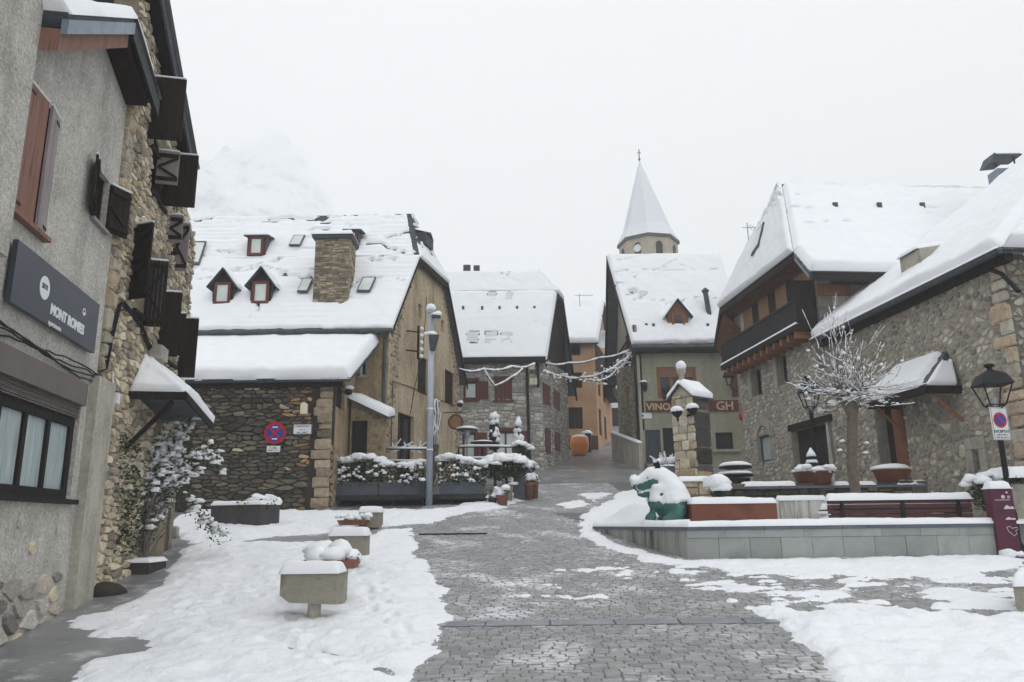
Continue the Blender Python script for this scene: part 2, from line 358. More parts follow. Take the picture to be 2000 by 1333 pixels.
def _clip(poly, nx, ny, c):
    """keep nx*x + ny*y <= c"""
    out = []; n = len(poly)
    for i in range(n):
        p, q = poly[i], poly[(i + 1) % n]; dp = nx * p[0] + ny * p[1] - c; dq = nx * q[0] + ny * q[1] - c
        if dp <= 0: out.append(p)
        if (dp < 0) != (dq < 0) and abs(dp - dq) > 1e-12: k = dp / (dp - dq); out.append((p[0] + (q[0] - p[0]) * k, p[1] + (q[1] - p[1]) * k))
    return out
def _area(p): return abs(sum(p[i][0] * p[(i + 1) % len(p)][1] - p[(i + 1) % len(p)][0] * p[i][1] for i in range(len(p)))) / 2
def rubble2(pl, outer, holes, parent, size=(.30, .16), gap=.02, dep=(.02, .06), tint=None, seed=1, off=0.0, keep=300, vis=None, name='stone', convex=True, big=.12, mat='stone', jit=.85):
    """random rubble: irregular interlocking stones of unequal size"""
    rs = random.Random(seed); s0 = min(p[0] for p in outer); s1 = max(p[0] for p in outer); t0 = min(p[1] for p in outer); t1 = max(p[1] for p in outer)
    W, H = size; nx = int((s1 - s0) / W) + 2; ny = int((t1 - t0) / H) + 2; pts = {}
    for j in range(-1, ny + 1):
        for i in range(-1, nx + 1):
            k = rs.random()
            c = [(s0 + (i + .5 + (j % 2) * .5 + rs.uniform(-.5, .5) * jit) * W, t0 + (j + .5 + rs.uniform(-.5, .5) * jit) * H)]
            if k < big * .9: c = []                                    # neighbours grow into a large stone
            elif k < big * 2.1: c = [(c[0][0] - W * .25, c[0][1] + rs.uniform(-.3, .3) * H), (c[0][0] + W * .25, c[0][1] + rs.uniform(-.3, .3) * H)]
            pts[(i, j)] = c
    A = W / H; ccw = sum(outer[i][0] * outer[(i + 1) % len(outer)][1] - outer[(i + 1) % len(outer)][0] * outer[i][1] for i in range(len(outer))) > 0
    built = []
    for (i, j), cs in pts.items():
        for c in cs:
            if vis and not vis(*c): continue
            if not any(a <= c[0] <= b for a, b in scan([outer] + [[(h[0], h[2]), (h[1], h[2]), (h[1], h[3]), (h[0], h[3])] for h in holes], c[1])): continue
            P = [(c[0] - 1.6 * W, c[1] - 1.8 * H), (c[0] + 1.6 * W, c[1] - 1.8 * H), (c[0] + 1.6 * W, c[1] + 1.8 * H), (c[0] - 1.6 * W, c[1] + 1.8 * H)]
            for di in (-2, -1, 0, 1, 2):
                for dj in (-2, -1, 0, 1, 2):
                    for q in pts.get((i + di, j + dj), ()):
                        if q is c: continue
                        dx, dy = (q[0] - c[0]), (q[1] - c[1]) * A * A; m = ((q[0] + c[0]) / 2, (q[1] + c[1]) / 2); l = math.hypot(dx, dy)
                        if l < 1e-6: continue
                        nx_, ny_ = dx / l, dy / l; P = _clip(P, nx_, ny_, nx_ * m[0] + ny_ * m[1] - gap / 2 * math.hypot(nx_, ny_))
                        if len(P) < 3: break
                    if len(P) < 3: break
                if len(P) < 3: break
            if len(P) < 3: continue
            for h in holes:
                if min(p[0] for p in P) < h[1] and max(p[0] for p in P) > h[0] and min(p[1] for p in P) < h[3] and max(p[1] for p in P) > h[2]:
                    dd = [(h[0] - c[0], (-1 * -1, 0, h[0])), (c[0] - h[1], (-1, 0, -h[1])), (h[2] - c[1], (0, 1, h[2])), (c[1] - h[3], (0, -1, -h[3]))]
                    b = max(dd, key=lambda x: x[0])[1]; P = _clip(P, *b)
            if convex and len(P) > 2:
                for q in range(len(outer)):
                    (x0, y0), (x1, y1) = outer[q], outer[(q + 1) % len(outer)]; ex, ey = x1 - x0, y1 - y0
                    n_ = (ey, -ex) if ccw else (-ey, ex); P = _clip(P, n_[0], n_[1], n_[0] * x0 + n_[1] * y0)
                    if len(P) < 3: break
            if len(P) < 3 or _area(P) < W * H * .12: continue
            # round the corners
            Q = []; n = len(P)
            for q in range(n):
                p, a, b = P[q], P[q - 1], P[(q + 1) % n]; k = rs.uniform(.16, .34)
                Q += [(p[0] + (a[0] - p[0]) * k, p[1] + (a[1] - p[1]) * k), (p[0] + (b[0] - p[0]) * k, p[1] + (b[1] - p[1]) * k)]
            n = len(Q); mx_, my_ = sum(p[0] for p in Q) / n, sum(p[1] for p in Q) / n; d = rs.uniform(*dep); tx, ty = rs.uniform(-.25, .25) * d, rs.uniform(-.3, .3) * d
            v = [pl.pt(x, y, off - .015) for x, y in Q]; sc1 = rs.uniform(.76, .90)
            for x, y in Q:
                ux, uy = (x - mx_) / W, (y - my_) / H; v.append(pl.pt(mx_ + (x - mx_) * sc1, my_ + (y - my_) * sc1, off + max(.004, d + tx * ux * 2 + ty * uy * 2 + rs.uniform(-.1, .1) * d)))
            f = [tuple(range(n, 2 * n))] + [(q, (q + 1) % n, n + (q + 1) % n, n + q) for q in range(n)]
            built.append((_area(P) / max(4.0, pl.pt(*c).y) ** 2, v, f, tint(c[0], c[1], rs) if tint else (.3, .28, .25)))
    built.sort(key=lambda b: -b[0]); rest = MB()
    for i, (_, v, f, tc) in enumerate(built):
        if i < keep: obj(name, v, f, M[mat], parent, False, np.array(tc))
        else: rest.add(v, f, tc)
    if rest.v: rest.build('stone_infill', M[mat], parent, kind='stuff', tint=True)

def tri_or_quad_patch(c, nu, nv):
    c = [np.array(tuple(p)) for p in c]; u = np.linspace(0, 1, nu); v = np.linspace(0, 1, nv); U, V = np.meshgrid(u, v)
    P = ((1 - U) * (1 - V))[..., None] * c[0] + (U * (1 - V))[..., None] * c[1] + (U * V)[..., None] * c[2] + ((1 - U) * V)[..., None] * c[3]
    return U, V, P
def grid_faces(nu, nv):
    i = np.arange(nv - 1)[:, None] * nu + np.arange(nu - 1)[None, :]; i = i.ravel()
    return np.stack([i, i + 1, i + nu + 1, i + nu], 1)
def snowquad(c, T, parent, name='roof_snow', res=.12, seed=1, rough=.25, bare=None, edge=None, courses=0.0, rim=(1, 1, 1, 1), lift=0.0, up=None, mat='snow', kind=None, wob=0.0):
    """snow blanket over a quad c = [low-left, low-right, top-right, top-left]; dips under the surface where it is bare"""
    c = [Vector(p) for p in c]
    Lu = max((c[1] - c[0]).length, (c[2] - c[3]).length); Lv = max((c[3] - c[0]).length, (c[2] - c[1]).length)
    nu = max(5, int(Lu / res)); nv = max(5, int(Lv / res)); U, V, P = tri_or_quad_patch(c, nu, nv)
    nrm = (c[1] - c[0]).cross(c[3] - c[0])
    if nrm.length < 1e-6: nrm = (c[1] - c[0]).cross(c[2] - c[0])
    nrm.normalize()
    if nrm.z < 0: nrm = -nrm
    if up is not None: nrm = Vector(up)
    e = edge or T * .9
    def prof(d): d = np.clip(d / e, 0, 1); return np.sqrt(np.clip(1 - (1 - d) ** 2, 0, 1))
    W = np.ones_like(U); du, dv = U * Lu, V * Lv
    if rim[0]: W = W * prof(dv)
    if rim[2]: W = W * prof(Lv - dv)
    if rim[3]: W = W * prof(du)
    if rim[1]: W = W * prof(Lu - du)
    n1 = fbm(du * .9 + seed * 3.1, dv * .9, seed, 4) - .5; n2 = fbm(du * 3.5, dv * 3.5 + seed, seed + 9, 3) - .5
    Hh = T * W * (1 + rough * (1.6 * n1 + .8 * n2))
    if courses: Hh = Hh - courses * ((dv / .30) % 1.0) * np.clip((fbm(du * .6, dv * .6, seed + 21, 3) - .35) * 4, 0, 1)
    if bare is not None: Hh = Hh - bare(U, V, du, dv) * (T + .06)
    Hh = Hh + lift
    N3 = np.array(tuple(nrm)); top = P + Hh[..., None] * N3
    if wob:                                # uneven lip along the eave
        k = np.exp(-dv / .25) * (fbm(du * 1.3, dv * 0 + seed, seed + 4, 4) - .5) * wob
        dwn = np.array(tuple((c[0] - c[3]).normalized())); top = top + k[..., None] * dwn
    bot = P + (lift - .02) * N3
    n = nu * nv; v = np.concatenate([top.reshape(-1, 3), bot.reshape(-1, 3)]); gf = grid_faces(nu, nv)
    fl = gf.tolist()
    flip = (c[1] - c[0]).cross(c[3] - c[0]).dot(nrm) < 0
    if flip: fl = [q[::-1] for q in fl]
    b = [list(range(nu)), [nu - 1 + nu * i for i in range(nv)], [n - 1 - i for i in range(nu)], [nu * (nv - 1 - i) for i in range(nv)]]
    for ed in b:
        for i in range(len(ed) - 1): fl.append([ed[i], ed[i] + n, ed[i + 1] + n, ed[i + 1]] if not flip else [ed[i], ed[i + 1], ed[i + 1] + n, ed[i] + n])
    return obj(name, v, fl, M[mat], parent, True, kind=kind)

def slab(poly, th, mat, parent, name='roof', up=(0, 0, -1)):
    return MB().prism(poly, Vector(up) * th).build(name, mat, parent)

def text(body, pl, s, t, size, mat, parent, name='lettering', depth=.01, off=.01, flip=1, align='LEFT', bold=0, sx=1.0):
    cu = bpy.data.curves.new(name, 'FONT'); cu.body = body; cu.size = size; cu.extrude = depth / 2; cu.align_x = align; cu.offset = bold
    cu.resolution_u = 3
    tmp = bpy.data.objects.new(name, cu); COL.objects.link(tmp); dg = bpy.context.evaluated_depsgraph_get(); dg.update()
    me = bpy.data.meshes.new_from_object(tmp.evaluated_get(dg)); bpy.data.objects.remove(tmp)
    v = np.array([x.co[:] for x in me.vertices]); fcs = [tuple(p.vertices) for p in me.polygons]
    if len(v) == 0: return None
    W = [pl.pt(s + flip * x[0] * sx, t + x[1], off + x[2]) for x in v]
    return obj(name, W, fcs, mat, parent)
# ================================================================== ground
M['wet'] = pm('wet_paving', [C(96, 98, 100), C(126, 128, 130), C(146, 148, 150)], .9, .32, .35, 22, spec=.6, dust=(.34, 1.1), detail=9)
M['paver'] = pm('paver', [(.75, .75, .75, 1), (1.12, 1.12, 1.1, 1)], 6, .5, .6, 40, tint=True, spec=.5, dust=(.5, .9), detail=8)
M['asphalt'] = pm('asphalt', [C(70, 72, 74), C(104, 104, 104)], 1.5, .4, .3, 40, spec=.5, dust=(.16, .7))
ys = np.concatenate([np.arange(-60, 4, 4), np.arange(4, 26, .5), np.arange(26, 90, 2), np.array([90, 120, 180, 300, 600, 1000])])
xs = np.array([-900, -300, -100, -40, -20, -12, -8, -5, -3, -1.5, 0, 1.5, 3, 5, 8, 12, 20, 40, 100, 300, 900.])
Xg, Yg = np.meshgrid(xs, ys)
gv = np.stack([Xg.ravel(), Yg.ravel(), gz(Yg.ravel())], 1)
ground = obj('ground', gv, grid_faces(len(xs), len(ys)).tolist(), M['wet'], None, True); ground['kind'] = 'structure'

def sdf(poly, X, Y):
    """>0 inside"""
    d = np.full(X.shape, 1e9); ins = np.zeros(X.shape, bool); n = len(poly)
    for i in range(n):
        (x0, y0), (x1, y1) = poly[i], poly[(i + 1) % n]
        ex, ey = x1 - x0, y1 - y0; k = np.clip(((X - x0) * ex + (Y - y0) * ey) / (ex * ex + ey * ey + 1e-12), 0, 1)
        d = np.minimum(d, (X - x0 - k * ex) ** 2 + (Y - y0 - k * ey) ** 2)
        c = ((y0 <= Y) != (y1 <= Y)); xc = x0 + (Y - y0) / (y1 - y0 + 1e-12) * ex; ins ^= (c & (X < xc))
    d = np.sqrt(d); return np.where(ins, d, -d)
def gp(pts): return [tuple(G(*p)[:2]) for p in pts]
# outlines of the lying snow, surveyed on the ground
S_left = gp([(785, 1333), (830, 1290), (850, 1250), (868, 1205), (872, 1180), (862, 1145), (840, 1120), (815, 1085), (812, 1050), (800, 1034), (745, 1038), (700, 1056), (600, 1060), (400, 1064), (365, 1078), (350, 1105), (320, 1140), (290, 1168), (240, 1195), (165, 1207), (125, 1222), (200, 1238), (300, 1255), (312, 1270), (262, 1287), (200, 1293), (185, 1333)])
S_left = S_left[:-1] + [(S_left[-1][0] + .1, 7.0), (S_left[0][0] - .3, 7.0)]
S_back = gp([(330, 1004), (400, 1000), (640, 1001), (840, 1000), (955, 978), (1040, 946), (1064, 948), (1052, 966), (985, 992), (900, 1006), (840, 1022), (740, 1030), (600, 1046), (430, 1058), (372, 1062), (345, 1040)])
S_right = gp([(1640, 1333), (1600, 1290), (1550, 1240), (1500, 1205), (1465, 1190), (1540, 1195), (1620, 1204), (1700, 1195), (1800, 1198), (1900, 1205), (1999, 1200), (1999, 1333)])
S_right = [(S_right[0][0] + .1, 7.0)] + S_right[:-1] + [(S_right[-1][0] + 3, S_right[-2][1]), (S_right[-1][0] + 3, 7.0)]
S_wall = gp([(1146, 1018), (1162, 1046), (1230, 1075), (1340, 1096), (1640, 1093), (1955, 1086), (1999, 1080), (1999, 1108), (1900, 1124), (1700, 1130), (1600, 1122), (1500, 1124), (1400, 1112), (1300, 1106), (1200, 1078), (1150, 1052), (1135, 1030)])
S_slush = gp([(1300, 1104), (1500, 1118), (1999, 1110), (1999, 1200), (1620, 1204), (1465, 1190), (1380, 1160), (1310, 1130)])
S_mid = gp([(960, 1140), (1180, 1090), (1300, 1120), (1330, 1150), (1150, 1185), (980, 1170)])
S_kerb = gp([(1146, 1018), (1150, 1004), (1200, 980), (1232, 950), (1250, 935), (1300, 940), (1300, 1000)])
S_wisp = [gp(q) for q in ([(1125, 968), (1190, 950), (1225, 952), (1160, 985)], [(1090, 985), (1140, 975), (1150, 990), (1100, 1000)],
                          [(1060, 926), (1088, 921), (1092, 925), (1064, 932)], [(1182, 920), (1228, 922), (1232, 930), (1190, 934)])]
def snow_depth(X, Y):
    wob = (fbm(X * 1.6, Y * 1.6, 31, 4) - .5) * .55 + (fbm(X * 7, Y * 7, 33, 2) - .5) * .12
    def lay(poly, T, e, o=0): return T * np.sqrt(np.clip((sdf(poly, X, Y) + wob + o) / e, 0, 1)) - .012 * ((sdf(poly, X, Y) + wob + o) < 0)
    n1 = fbm(X * 1.1, Y * 2.2, 41, 5); n2 = fbm(X * 3.2, Y * 5.5, 45, 4)
    D = np.maximum.reduce([lay(S_left, .085, .7), lay(S_back, .10, .6), lay(S_right, .11, .5), lay(S_wall, .06, .5, .05), lay(S_kerb, .12, .5, .1)])
    slush = np.where(sdf(S_slush, X, Y) + wob > 0, np.clip((n1 * .5 + n2 * .5 - .50) * .4, -.02, .03), -.02)
    mid = np.where(sdf(S_mid, X, Y) + wob > 0, np.clip((n1 * .35 + n2 * .65 - .66) * .3, -.02, .012), -.02)
    for q in S_wisp: mid = np.maximum(mid, lay(q, .03, .4, -.05) * (.4 + n2))
    D = np.maximum(D, np.maximum(slush, mid))
    relief = (n2 - .5) * .10 + (n1 - .5) * .10 + (fbm(X * 8, Y * 9, 52, 3) - .5) * .045
    # trodden hollows and sledge-like ruts
    cell = vn(X * 2.3, Y * 2.6, 61); relief = relief - .09 * np.clip((cell - .70) / .2, 0, 1) * (sdf(S_right, X, Y) > .15) + .06 * (fbm(X * 3.6, Y * 4.2, 71, 3) - .5) * (sdf(S_right, X, Y) > 0)
    cell2 = vn(X * 3.1, Y * 3.4, 67); relief = relief - .05 * np.clip((cell2 - .80) / .15, 0, 1) * (sdf(S_left, X, Y) > .2) * (fbm(X * .5, Y * .5, 3, 2) > .45)
    rut = np.abs((X + 2.2) * .9 + (Y - 8.9) * 1.0 + .25 * np.sin(Y * 2)); relief = relief - .05 * np.exp(-(rut / .12) ** 2) * (Y < 10.5) * (X > -4) * (X < 0)
    for (ax, ay, bx, by) in ((-2.0, 8.3, -4.4, 13.4), (-1.3, 9.2, -2.9, 14.8), (-5.2, 9.6, -3.4, 13.9), (4.6, 8.3, 9.2, 10.6), (3.7, 10.4, 8.6, 8.7), (5.6, 8.1, 7.4, 10.9), (-3.2, 19.6, -6.4, 18.2)):
        L = math.hypot(bx - ax, by - ay); ux, uy = (bx - ax) / L, (by - ay) / L; n = int(L / .36)
        for i in range(n):
            sd = 1 if i % 2 else -1; cx = ax + ux * i * .36 - uy * .11 * sd + .04 * math.sin(i * 7.1); cy = ay + uy * i * .36 + ux * .11 * sd + .04 * math.cos(i * 5.3)
            m = (np.abs(X - cx) < .4) & (np.abs(Y - cy) < .4); dx, dy = X[m] - cx, Y[m] - cy; u = (dx * ux + dy * uy) / .15; v = (-dx * uy + dy * ux) / .065; r = np.sqrt(u * u + v * v)
            relief[m] += -.055 * np.exp(-r ** 4) + .014 * np.exp(-((r - 1.45) / .35) ** 2)
    return np.where(D > .004, D + relief * np.clip(D / .06, 0, 1), D)
step = .042
xs = np.arange(-9.2, 13.6, step); ys = np.arange(6.6, 27.0, step); Xg, Yg = np.meshgrid(xs, ys)
D = snow_depth(Xg, Yg)
SNOW_T = np.clip(D, 0, 1)
Zg = gz(Yg) + D + .012
gf = grid_faces(len(xs), len(ys)); keepf = (D.ravel()[gf] > .0).any(1); gf = gf[keepf]
used = np.unique(gf); remap = np.full(D.size, -1); remap[used] = np.arange(len(used))
sv = np.stack([Xg.ravel(), Yg.ravel(), Zg.ravel()], 1)[used]
o = obj('ground_snow', sv, remap[gf].tolist(), M['snow_ground'], None, True, kind='stuff'); o['label'] = 'trodden white snow lying on the square and pavements'; o['category'] = 'snow'
def snow_at(x, y):
    i = int(np.clip((x - xs[0]) / step, 0, len(xs) - 1)); j = int(np.clip((y - ys[0]) / step, 0, len(ys) - 1)); return float(D[j, i])
def top(x, y): return float(gz(y)) + max(0, snow_at(x, y)) + .01

# ------------------------------------------------------------------ cobbled road
road_l = gp([(800, 1030), (830, 1022), (900, 1008), (985, 994), (1050, 966)])
mbp = MB(); rs = random.Random(5); pav = []
yy = 7.2
while yy < 31:
    h = rs.uniform(.085, .105); xx = -4.2 + rs.uniform(0, .2)
    while xx < 11.5:
        wd = rs.uniform(.13, .22); cx, cy = xx + wd / 2, yy + h / 2
        ok = snow_at(cx, cy) < .05 and not (10.2 < cy < 10.48 and -1.2 < cx < 3.8)
        if cx < -2.9 + .0 * cy and cy < 15: ok = ok and snow_at(cx, cy) > -.5
        if 15.2 < cy < 21.9 and cx > 3.4 - (cy - 15.2) * .35: ok = False
        if cy > 21.9 and cx > 7.5: ok = False
        if cy > 15.5 and cx < -3.4 + max(0, cy - 22) * .45: ok = False
        if ok:
            z = float(gz(cy)) + .012 + rs.uniform(0, .009); j = [rs.uniform(-.004, .004) for _ in range(8)]; g_ = .005
            a0, a1, b0, b1 = xx + g_, xx + wd - g_, yy + g_ * .8, yy + h - g_ * .8
            sl_ = float(gz(yy + h) - gz(yy)); q = .012; tl = rs.uniform(-.006, .006)
            base = [(a0 + j[0], b0 + j[1]), (a1 + j[2], b0 + j[3]), (a1 + j[4], b1 + j[5]), (a0 + j[6], b1 + j[7])]
            mid_ = (sum(p[0] for p in base) / 4, sum(p[1] for p in base) / 4)
            v = [(p[0], p[1], z - .03 + (p[1] - cy) / h * sl_) for p in base] + [(p[0], p[1], z - .006 + (p[1] - cy) / h * sl_) for p in base]
            v += [(p[0] + (mid_[0] - p[0]) * q / .09, p[1] + (mid_[1] - p[1]) * q / .05, z + (p[1] - cy) / h * sl_ + tl * (1 if p[0] > cx else -1)) for p in base]
            f = [(8, 9, 10, 11)] + [(r_ + i, r_ + (i + 1) % 4, r_ + 4 + (i + 1) % 4, r_ + 4 + i) for r_ in (0, 4) for i in range(4)]
            g = rs.uniform(.24, .36); wm = rs.uniform(-.014, .008); pav.append((cy + abs(cx - .8) * .35, v, f, (g + wm, g + wm * .6, g - wm * .3)))
        xx += wd
    yy += h
pav.sort(key=lambda p: p[0])
road = obj('road', np.array([(x, y, float(gz(y)) + .004) for y in np.arange(6.8, 32, .6) for x in (-4.2, 11.5)]), grid_faces(2, len(np.arange(6.8, 32, .6))).tolist(), pm('grit', [C(78, 78, 77), C(112, 112, 110)], 4, .5, .5, 60, spec=.4), None)
road['kind'] = 'structure'
for i, (_, v, f, tc) in enumerate(pav):
    if i < 300: obj('paving_stone', v, f, M['paver'], road, False, np.array(tc))
    else: mbp.add(v, f, tc)
mbp.build('paving_stones', M['paver'], road, kind='stuff', tint=True)
# flush drainage channel of smooth slabs across the cobbles
ch = MB(); xx = -1.2
M['channel'] = pm('channel_stone', [C(104, 108, 114), C(142, 146, 152)], 2, .22, .15, 14, spec=.55, dust=(.38, .9))
while xx < 3.75:
    MB().box((xx + .41, 10.34, float(gz(10.34)) + .006), (.80, .265, .03), ax=(Vector((1, 0, 0)), Vector((0, .995, .104)), Vector((0, -.104, .995))), bevel=.006).build('channel_slab', M['channel'], road); xx += .82
gr = MB(); c0 = G(885, 1045)
for i in range(26): gr.box((c0.x - .75 + i * .06, c0.y, c0.z + .02), (.03, .17, .02))
gr.box((c0.x, c0.y - .09, c0.z + .02), (1.6, .02, .03)); gr.box((c0.x, c0.y + .09, c0.z + .02), (1.6, .02, .03))
tag(gr.build('drain_grate', M['iron']), 'dark iron drain grate sunk in the road beside the snow edge', 'grate')
# ================================================================== houses on the left
def tone(base, var=.12, warm=.06):
    def f(a, t, rs):
        k = 1 + rs.uniform(-var, var); w_ = rs.uniform(-warm, warm)
        return (base[0] * k * (1 + w_), base[1] * k, base[2] * k * (1 - w_))
    return f
def pick(pal, var=.14):
    cs = [tuple(.72 * v + .28 * sum(lin(c)) / 3 for v in lin(c)) for c in pal]
    def f(a, t, rs):
        c = rs.choice(cs); k = 1 + rs.uniform(-var, var); return tuple(x * k for x in c)
    return f
def hbox(pl, r, o0, o1, mat, parent, name):
    """box over rectangle r of the plane between offsets o0..o1"""
    p = [pl.pt(a, t, o0) for a, t in ((r[0], r[2]), (r[1], r[2]), (r[1], r[3]), (r[0], r[3]))]
    n3 = Vector((pl.n.x, pl.n.y, 0)) * (o1 - o0)
    return MB().prism(p, n3).build(name, mat, parent)
def hb(mb, pl, r, o0, o1):
    p = [pl.pt(a, t, o0) for a, t in ((r[0], r[2]), (r[1], r[2]), (r[1], r[3]), (r[0], r[3]))]
    return mb.prism(p, Vector((pl.n.x, pl.n.y, 0)) * (o1 - o0))
def window(pl, r, parent, frame='wood_red', pane='glass', fw=.07, cols=2, rows=1, off=-.12, sill=None, name='window'):
    mb = MB(); a0, a1, t0, t1 = r
    hb(mb, pl, (a0, a1, t0, t0 + fw), off - .05, off + .02); hb(mb, pl, (a0, a1, t1 - fw, t1), off - .05, off + .02)
    hb(mb, pl, (a0, a0 + fw, t0 + fw, t1 - fw), off - .05, off + .02); hb(mb, pl, (a1 - fw, a1, t0 + fw, t1 - fw), off - .05, off + .02)
    cw = (a1 - a0 - 2 * fw) / cols; rh = (t1 - t0 - 2 * fw) / rows; m_ = fw * .38
    for i in range(1, cols): hb(mb, pl, (a0 + fw + cw * i - m_, a0 + fw + cw * i + m_, t0 + fw, t1 - fw), off - .05, off + .015)
    for i in range(1, rows): hb(mb, pl, (a0 + fw, a1 - fw, t0 + fw + rh * i - m_ * .7, t0 + fw + rh * i + m_ * .7), off - .05, off + .012)
    w_ = mb.build(name, M[frame], parent)
    for i in range(cols):
        for j in range(rows):
            hbox(pl, (a0 + fw + cw * i + (m_ if i else 0), a0 + fw + cw * (i + 1) - (m_ if i < cols - 1 else 0), t0 + fw + rh * j + (m_ if j else 0), t0 + fw + rh * (j + 1) - (m_ if j < rows - 1 else 0)), off - .04, off - .025, M[pane], w_, 'pane')
    if sill: hbox(pl, (a0 - .08, a1 + .08, t0 - .07, t0 - .003), -.1, .09, M[sill], parent, 'window_sill')
    return w_
def shutter(pl, s, t0, t1, wdt, ang, parent, mat='wood_dark', hinge=1, zed=False, planks=4, o=.03, zmat='wood_dark'):
    """plank shutter hinged at s; ang from the wall plane (0 = closed over +s side); hinge=+1 opens over +s, -1 over -s"""
    ca, sa = math.cos(ang) * hinge, math.sin(ang)
    d = pl.d * ca + pl.n * sa; d3 = Vector((d.x, d.y, 0)); n3 = Vector((-d.y, d.x, 0)); P = pl.pt(s, 0, o)
    up = Vector((0, 0, 1)); root = None; pw = wdt / planks
    for i in range(planks):
        c = P + d3 * (pw * (i + .5)) + up * ((t0 + t1) / 2); b = MB().box(c, (pw - .006, .035, t1 - t0 - .004 * (i % 2)), ax=(d3, n3, up))
        if root is None: root = b.build('shutter', M[mat], parent)
        else: b.build('plank', M[mat], root)
    mb = MB()
    ss = [-1] if zed == -1 else ([1] if zed == 1 else [])
    for sgn in ss:
        tall = t1 - t0 > 1.35; fo = n3 * (sgn * .032)
        for tt in ([t0 + .1, (t0 + t1) / 2, t1 - .1] if tall else [t0 + .1, t1 - .1]): mb.box(P + d3 * (wdt / 2) + up * tt + fo, (wdt * .94, .03, .07), ax=(d3, n3, up))
        for (lo_, hi_) in ([(t0 + .14, (t0 + t1) / 2 - .04), ((t0 + t1) / 2 + .04, t1 - .14)] if tall else [(t0 + .14, t1 - .14)]):
            for e_ in (lo_, hi_):
                a = P + d3 * (wdt * .08) + up * ((lo_ + hi_) / 2) + fo * .95; b_ = P + d3 * (wdt * .92) + up * e_ + fo * .95; dd = b_ - a
                mb.box((a + b_) / 2, (dd.length, .026, .045), ax=(dd.normalized(), n3, dd.normalized().cross(n3)))
    if mb.v: mb.build('brace', M[zmat], root)
    for tt in (t0 + .1, t1 - .1): MB().box(P + d3 * (wdt * .2) + up * tt, (wdt * .4, .05, .035), ax=(d3, n3, up)).build('hinge', M['iron'], root)
    sn = MB()
    sn.box(P + d3 * (wdt / 2) + up * (t1 + .02), (wdt * .96, .05, .045), ax=(d3, n3, up), bevel=.018)
    sn.build('snow_cap', M['snow'], root)
    return root

# ---- A  grey rendered house with the shop sign, and B the stone house, on one street line
pA = G(130, 1190)
PL = Plane((pA.x, pA.y), (-.1845, 1.0))
n3 = Vector((PL.n.x, PL.n.y, 0)); d3 = Vector((PL.d.x, PL.d.y, 0))
sC = PL.st(238, 300)[0]                       # corner plaster / stone
hA = thing('plaster_house', 'grey roughcast house with dark hotel sign and roller shutter window', 'house', (pA.x - 1, pA.y - 2, .2))
pk = PL.st(203, 62); lo = PL.st(247, 188); lf = PL.st(58, 60)
g0 = -.4
slL = (pk[1] - lf[1]) / (pk[0] - lf[0])
sN = -6.6                                     # runs on behind the camera
wl = [(sN, g0), (sC, g0), (sC, lo[1]), pk, (pk[0] - 4.0, pk[1] - 4.0 * slL), (sN, pk[1] - 4.0 * slL - 1.0)]
plinth_t = PL.st(60, 1125)[1]
wA1 = PL.rect(28, 160, 84, 440); wA2 = PL.rect(182, 330, 205, 440)
a_w0 = sN + 2.6; a_w1 = PL.st(146, 900)[0]; t_w0 = PL.st(70, 971)[1]; t_box = PL.st(80, 710)[1]; t_w1 = PL.st(75, 790)[1]
wShop = (a_w0, a_w1, t_w0, t_box)
wA1 = (wA1[0], wA1[0] + .95, wA1[2], wA1[3]); wA2 = (wA2[0], wA2[1] + .12, wA2[2], wA2[3])
wallA = polywall(PL, wl, [wA1, wA2, wShop], M['render_grey'], hA, depth=.35, reveal=.2)
# stone plinth of big pale stones
plin = [(sN + 2, .0), (PL.st(122, 1170)[0], .0), (PL.st(120, 1118)[0], plinth_t), (sN + 2, plinth_t - .02)]
rubble2(PL, plin, [], wallA, size=(.40, .21), gap=.03, dep=(.015, .035), jit=.7, tint=pick([(176, 166, 146), (196, 178, 146), (150, 144, 132), (120, 116, 108), (186, 180, 168)]), seed=3, keep=140, off=.005, vis=lambda a, t: a > -4.5)
for (x, y, ww, hh) in ((38, 1020, .16, .17), (88, 993, .12, .12), (112, 1033, .12, .15), (60, 1085, .22, .2)):
    a, t = PL.st(x, y); rubble(PL, [(a - ww / 2, t - hh / 2), (a + ww / 2, t - hh / 2), (a + ww / 2, t + hh / 2), (a - ww / 2, t + hh / 2)], [], wallA, hr=(hh, hh + .01), wr=(ww, ww + .01), dep=(.02, .03), tint=pick([(196, 178, 140), (176, 170, 156)]), seed=x, rnd=.9)
# pilaster
q0 = PL.st(128, 1180)[0] - .05; q1 = PL.st(163, 1175)[0]; tq = PL.st(180, 735)[1]
M['concrete'] = pm('concrete_old', [C(140, 136, 126), C(172, 168, 156), C(186, 178, 160)], 1.4, .9, .5, 30, detail=9, streak=(3, .35), speck=(14, .15))
hbox(PL, (q0, q1, -.1, tq), .0, .13, M['concrete'], hA, 'pilaster')
# near strip of wall, a little proud
sP = PL.st(60, 20)[0]
hbox(PL, (sN, sP, t_box + .9, pk[1] + 2.5), .003, .14, M['render_grey'], hA, 'wall_projection')
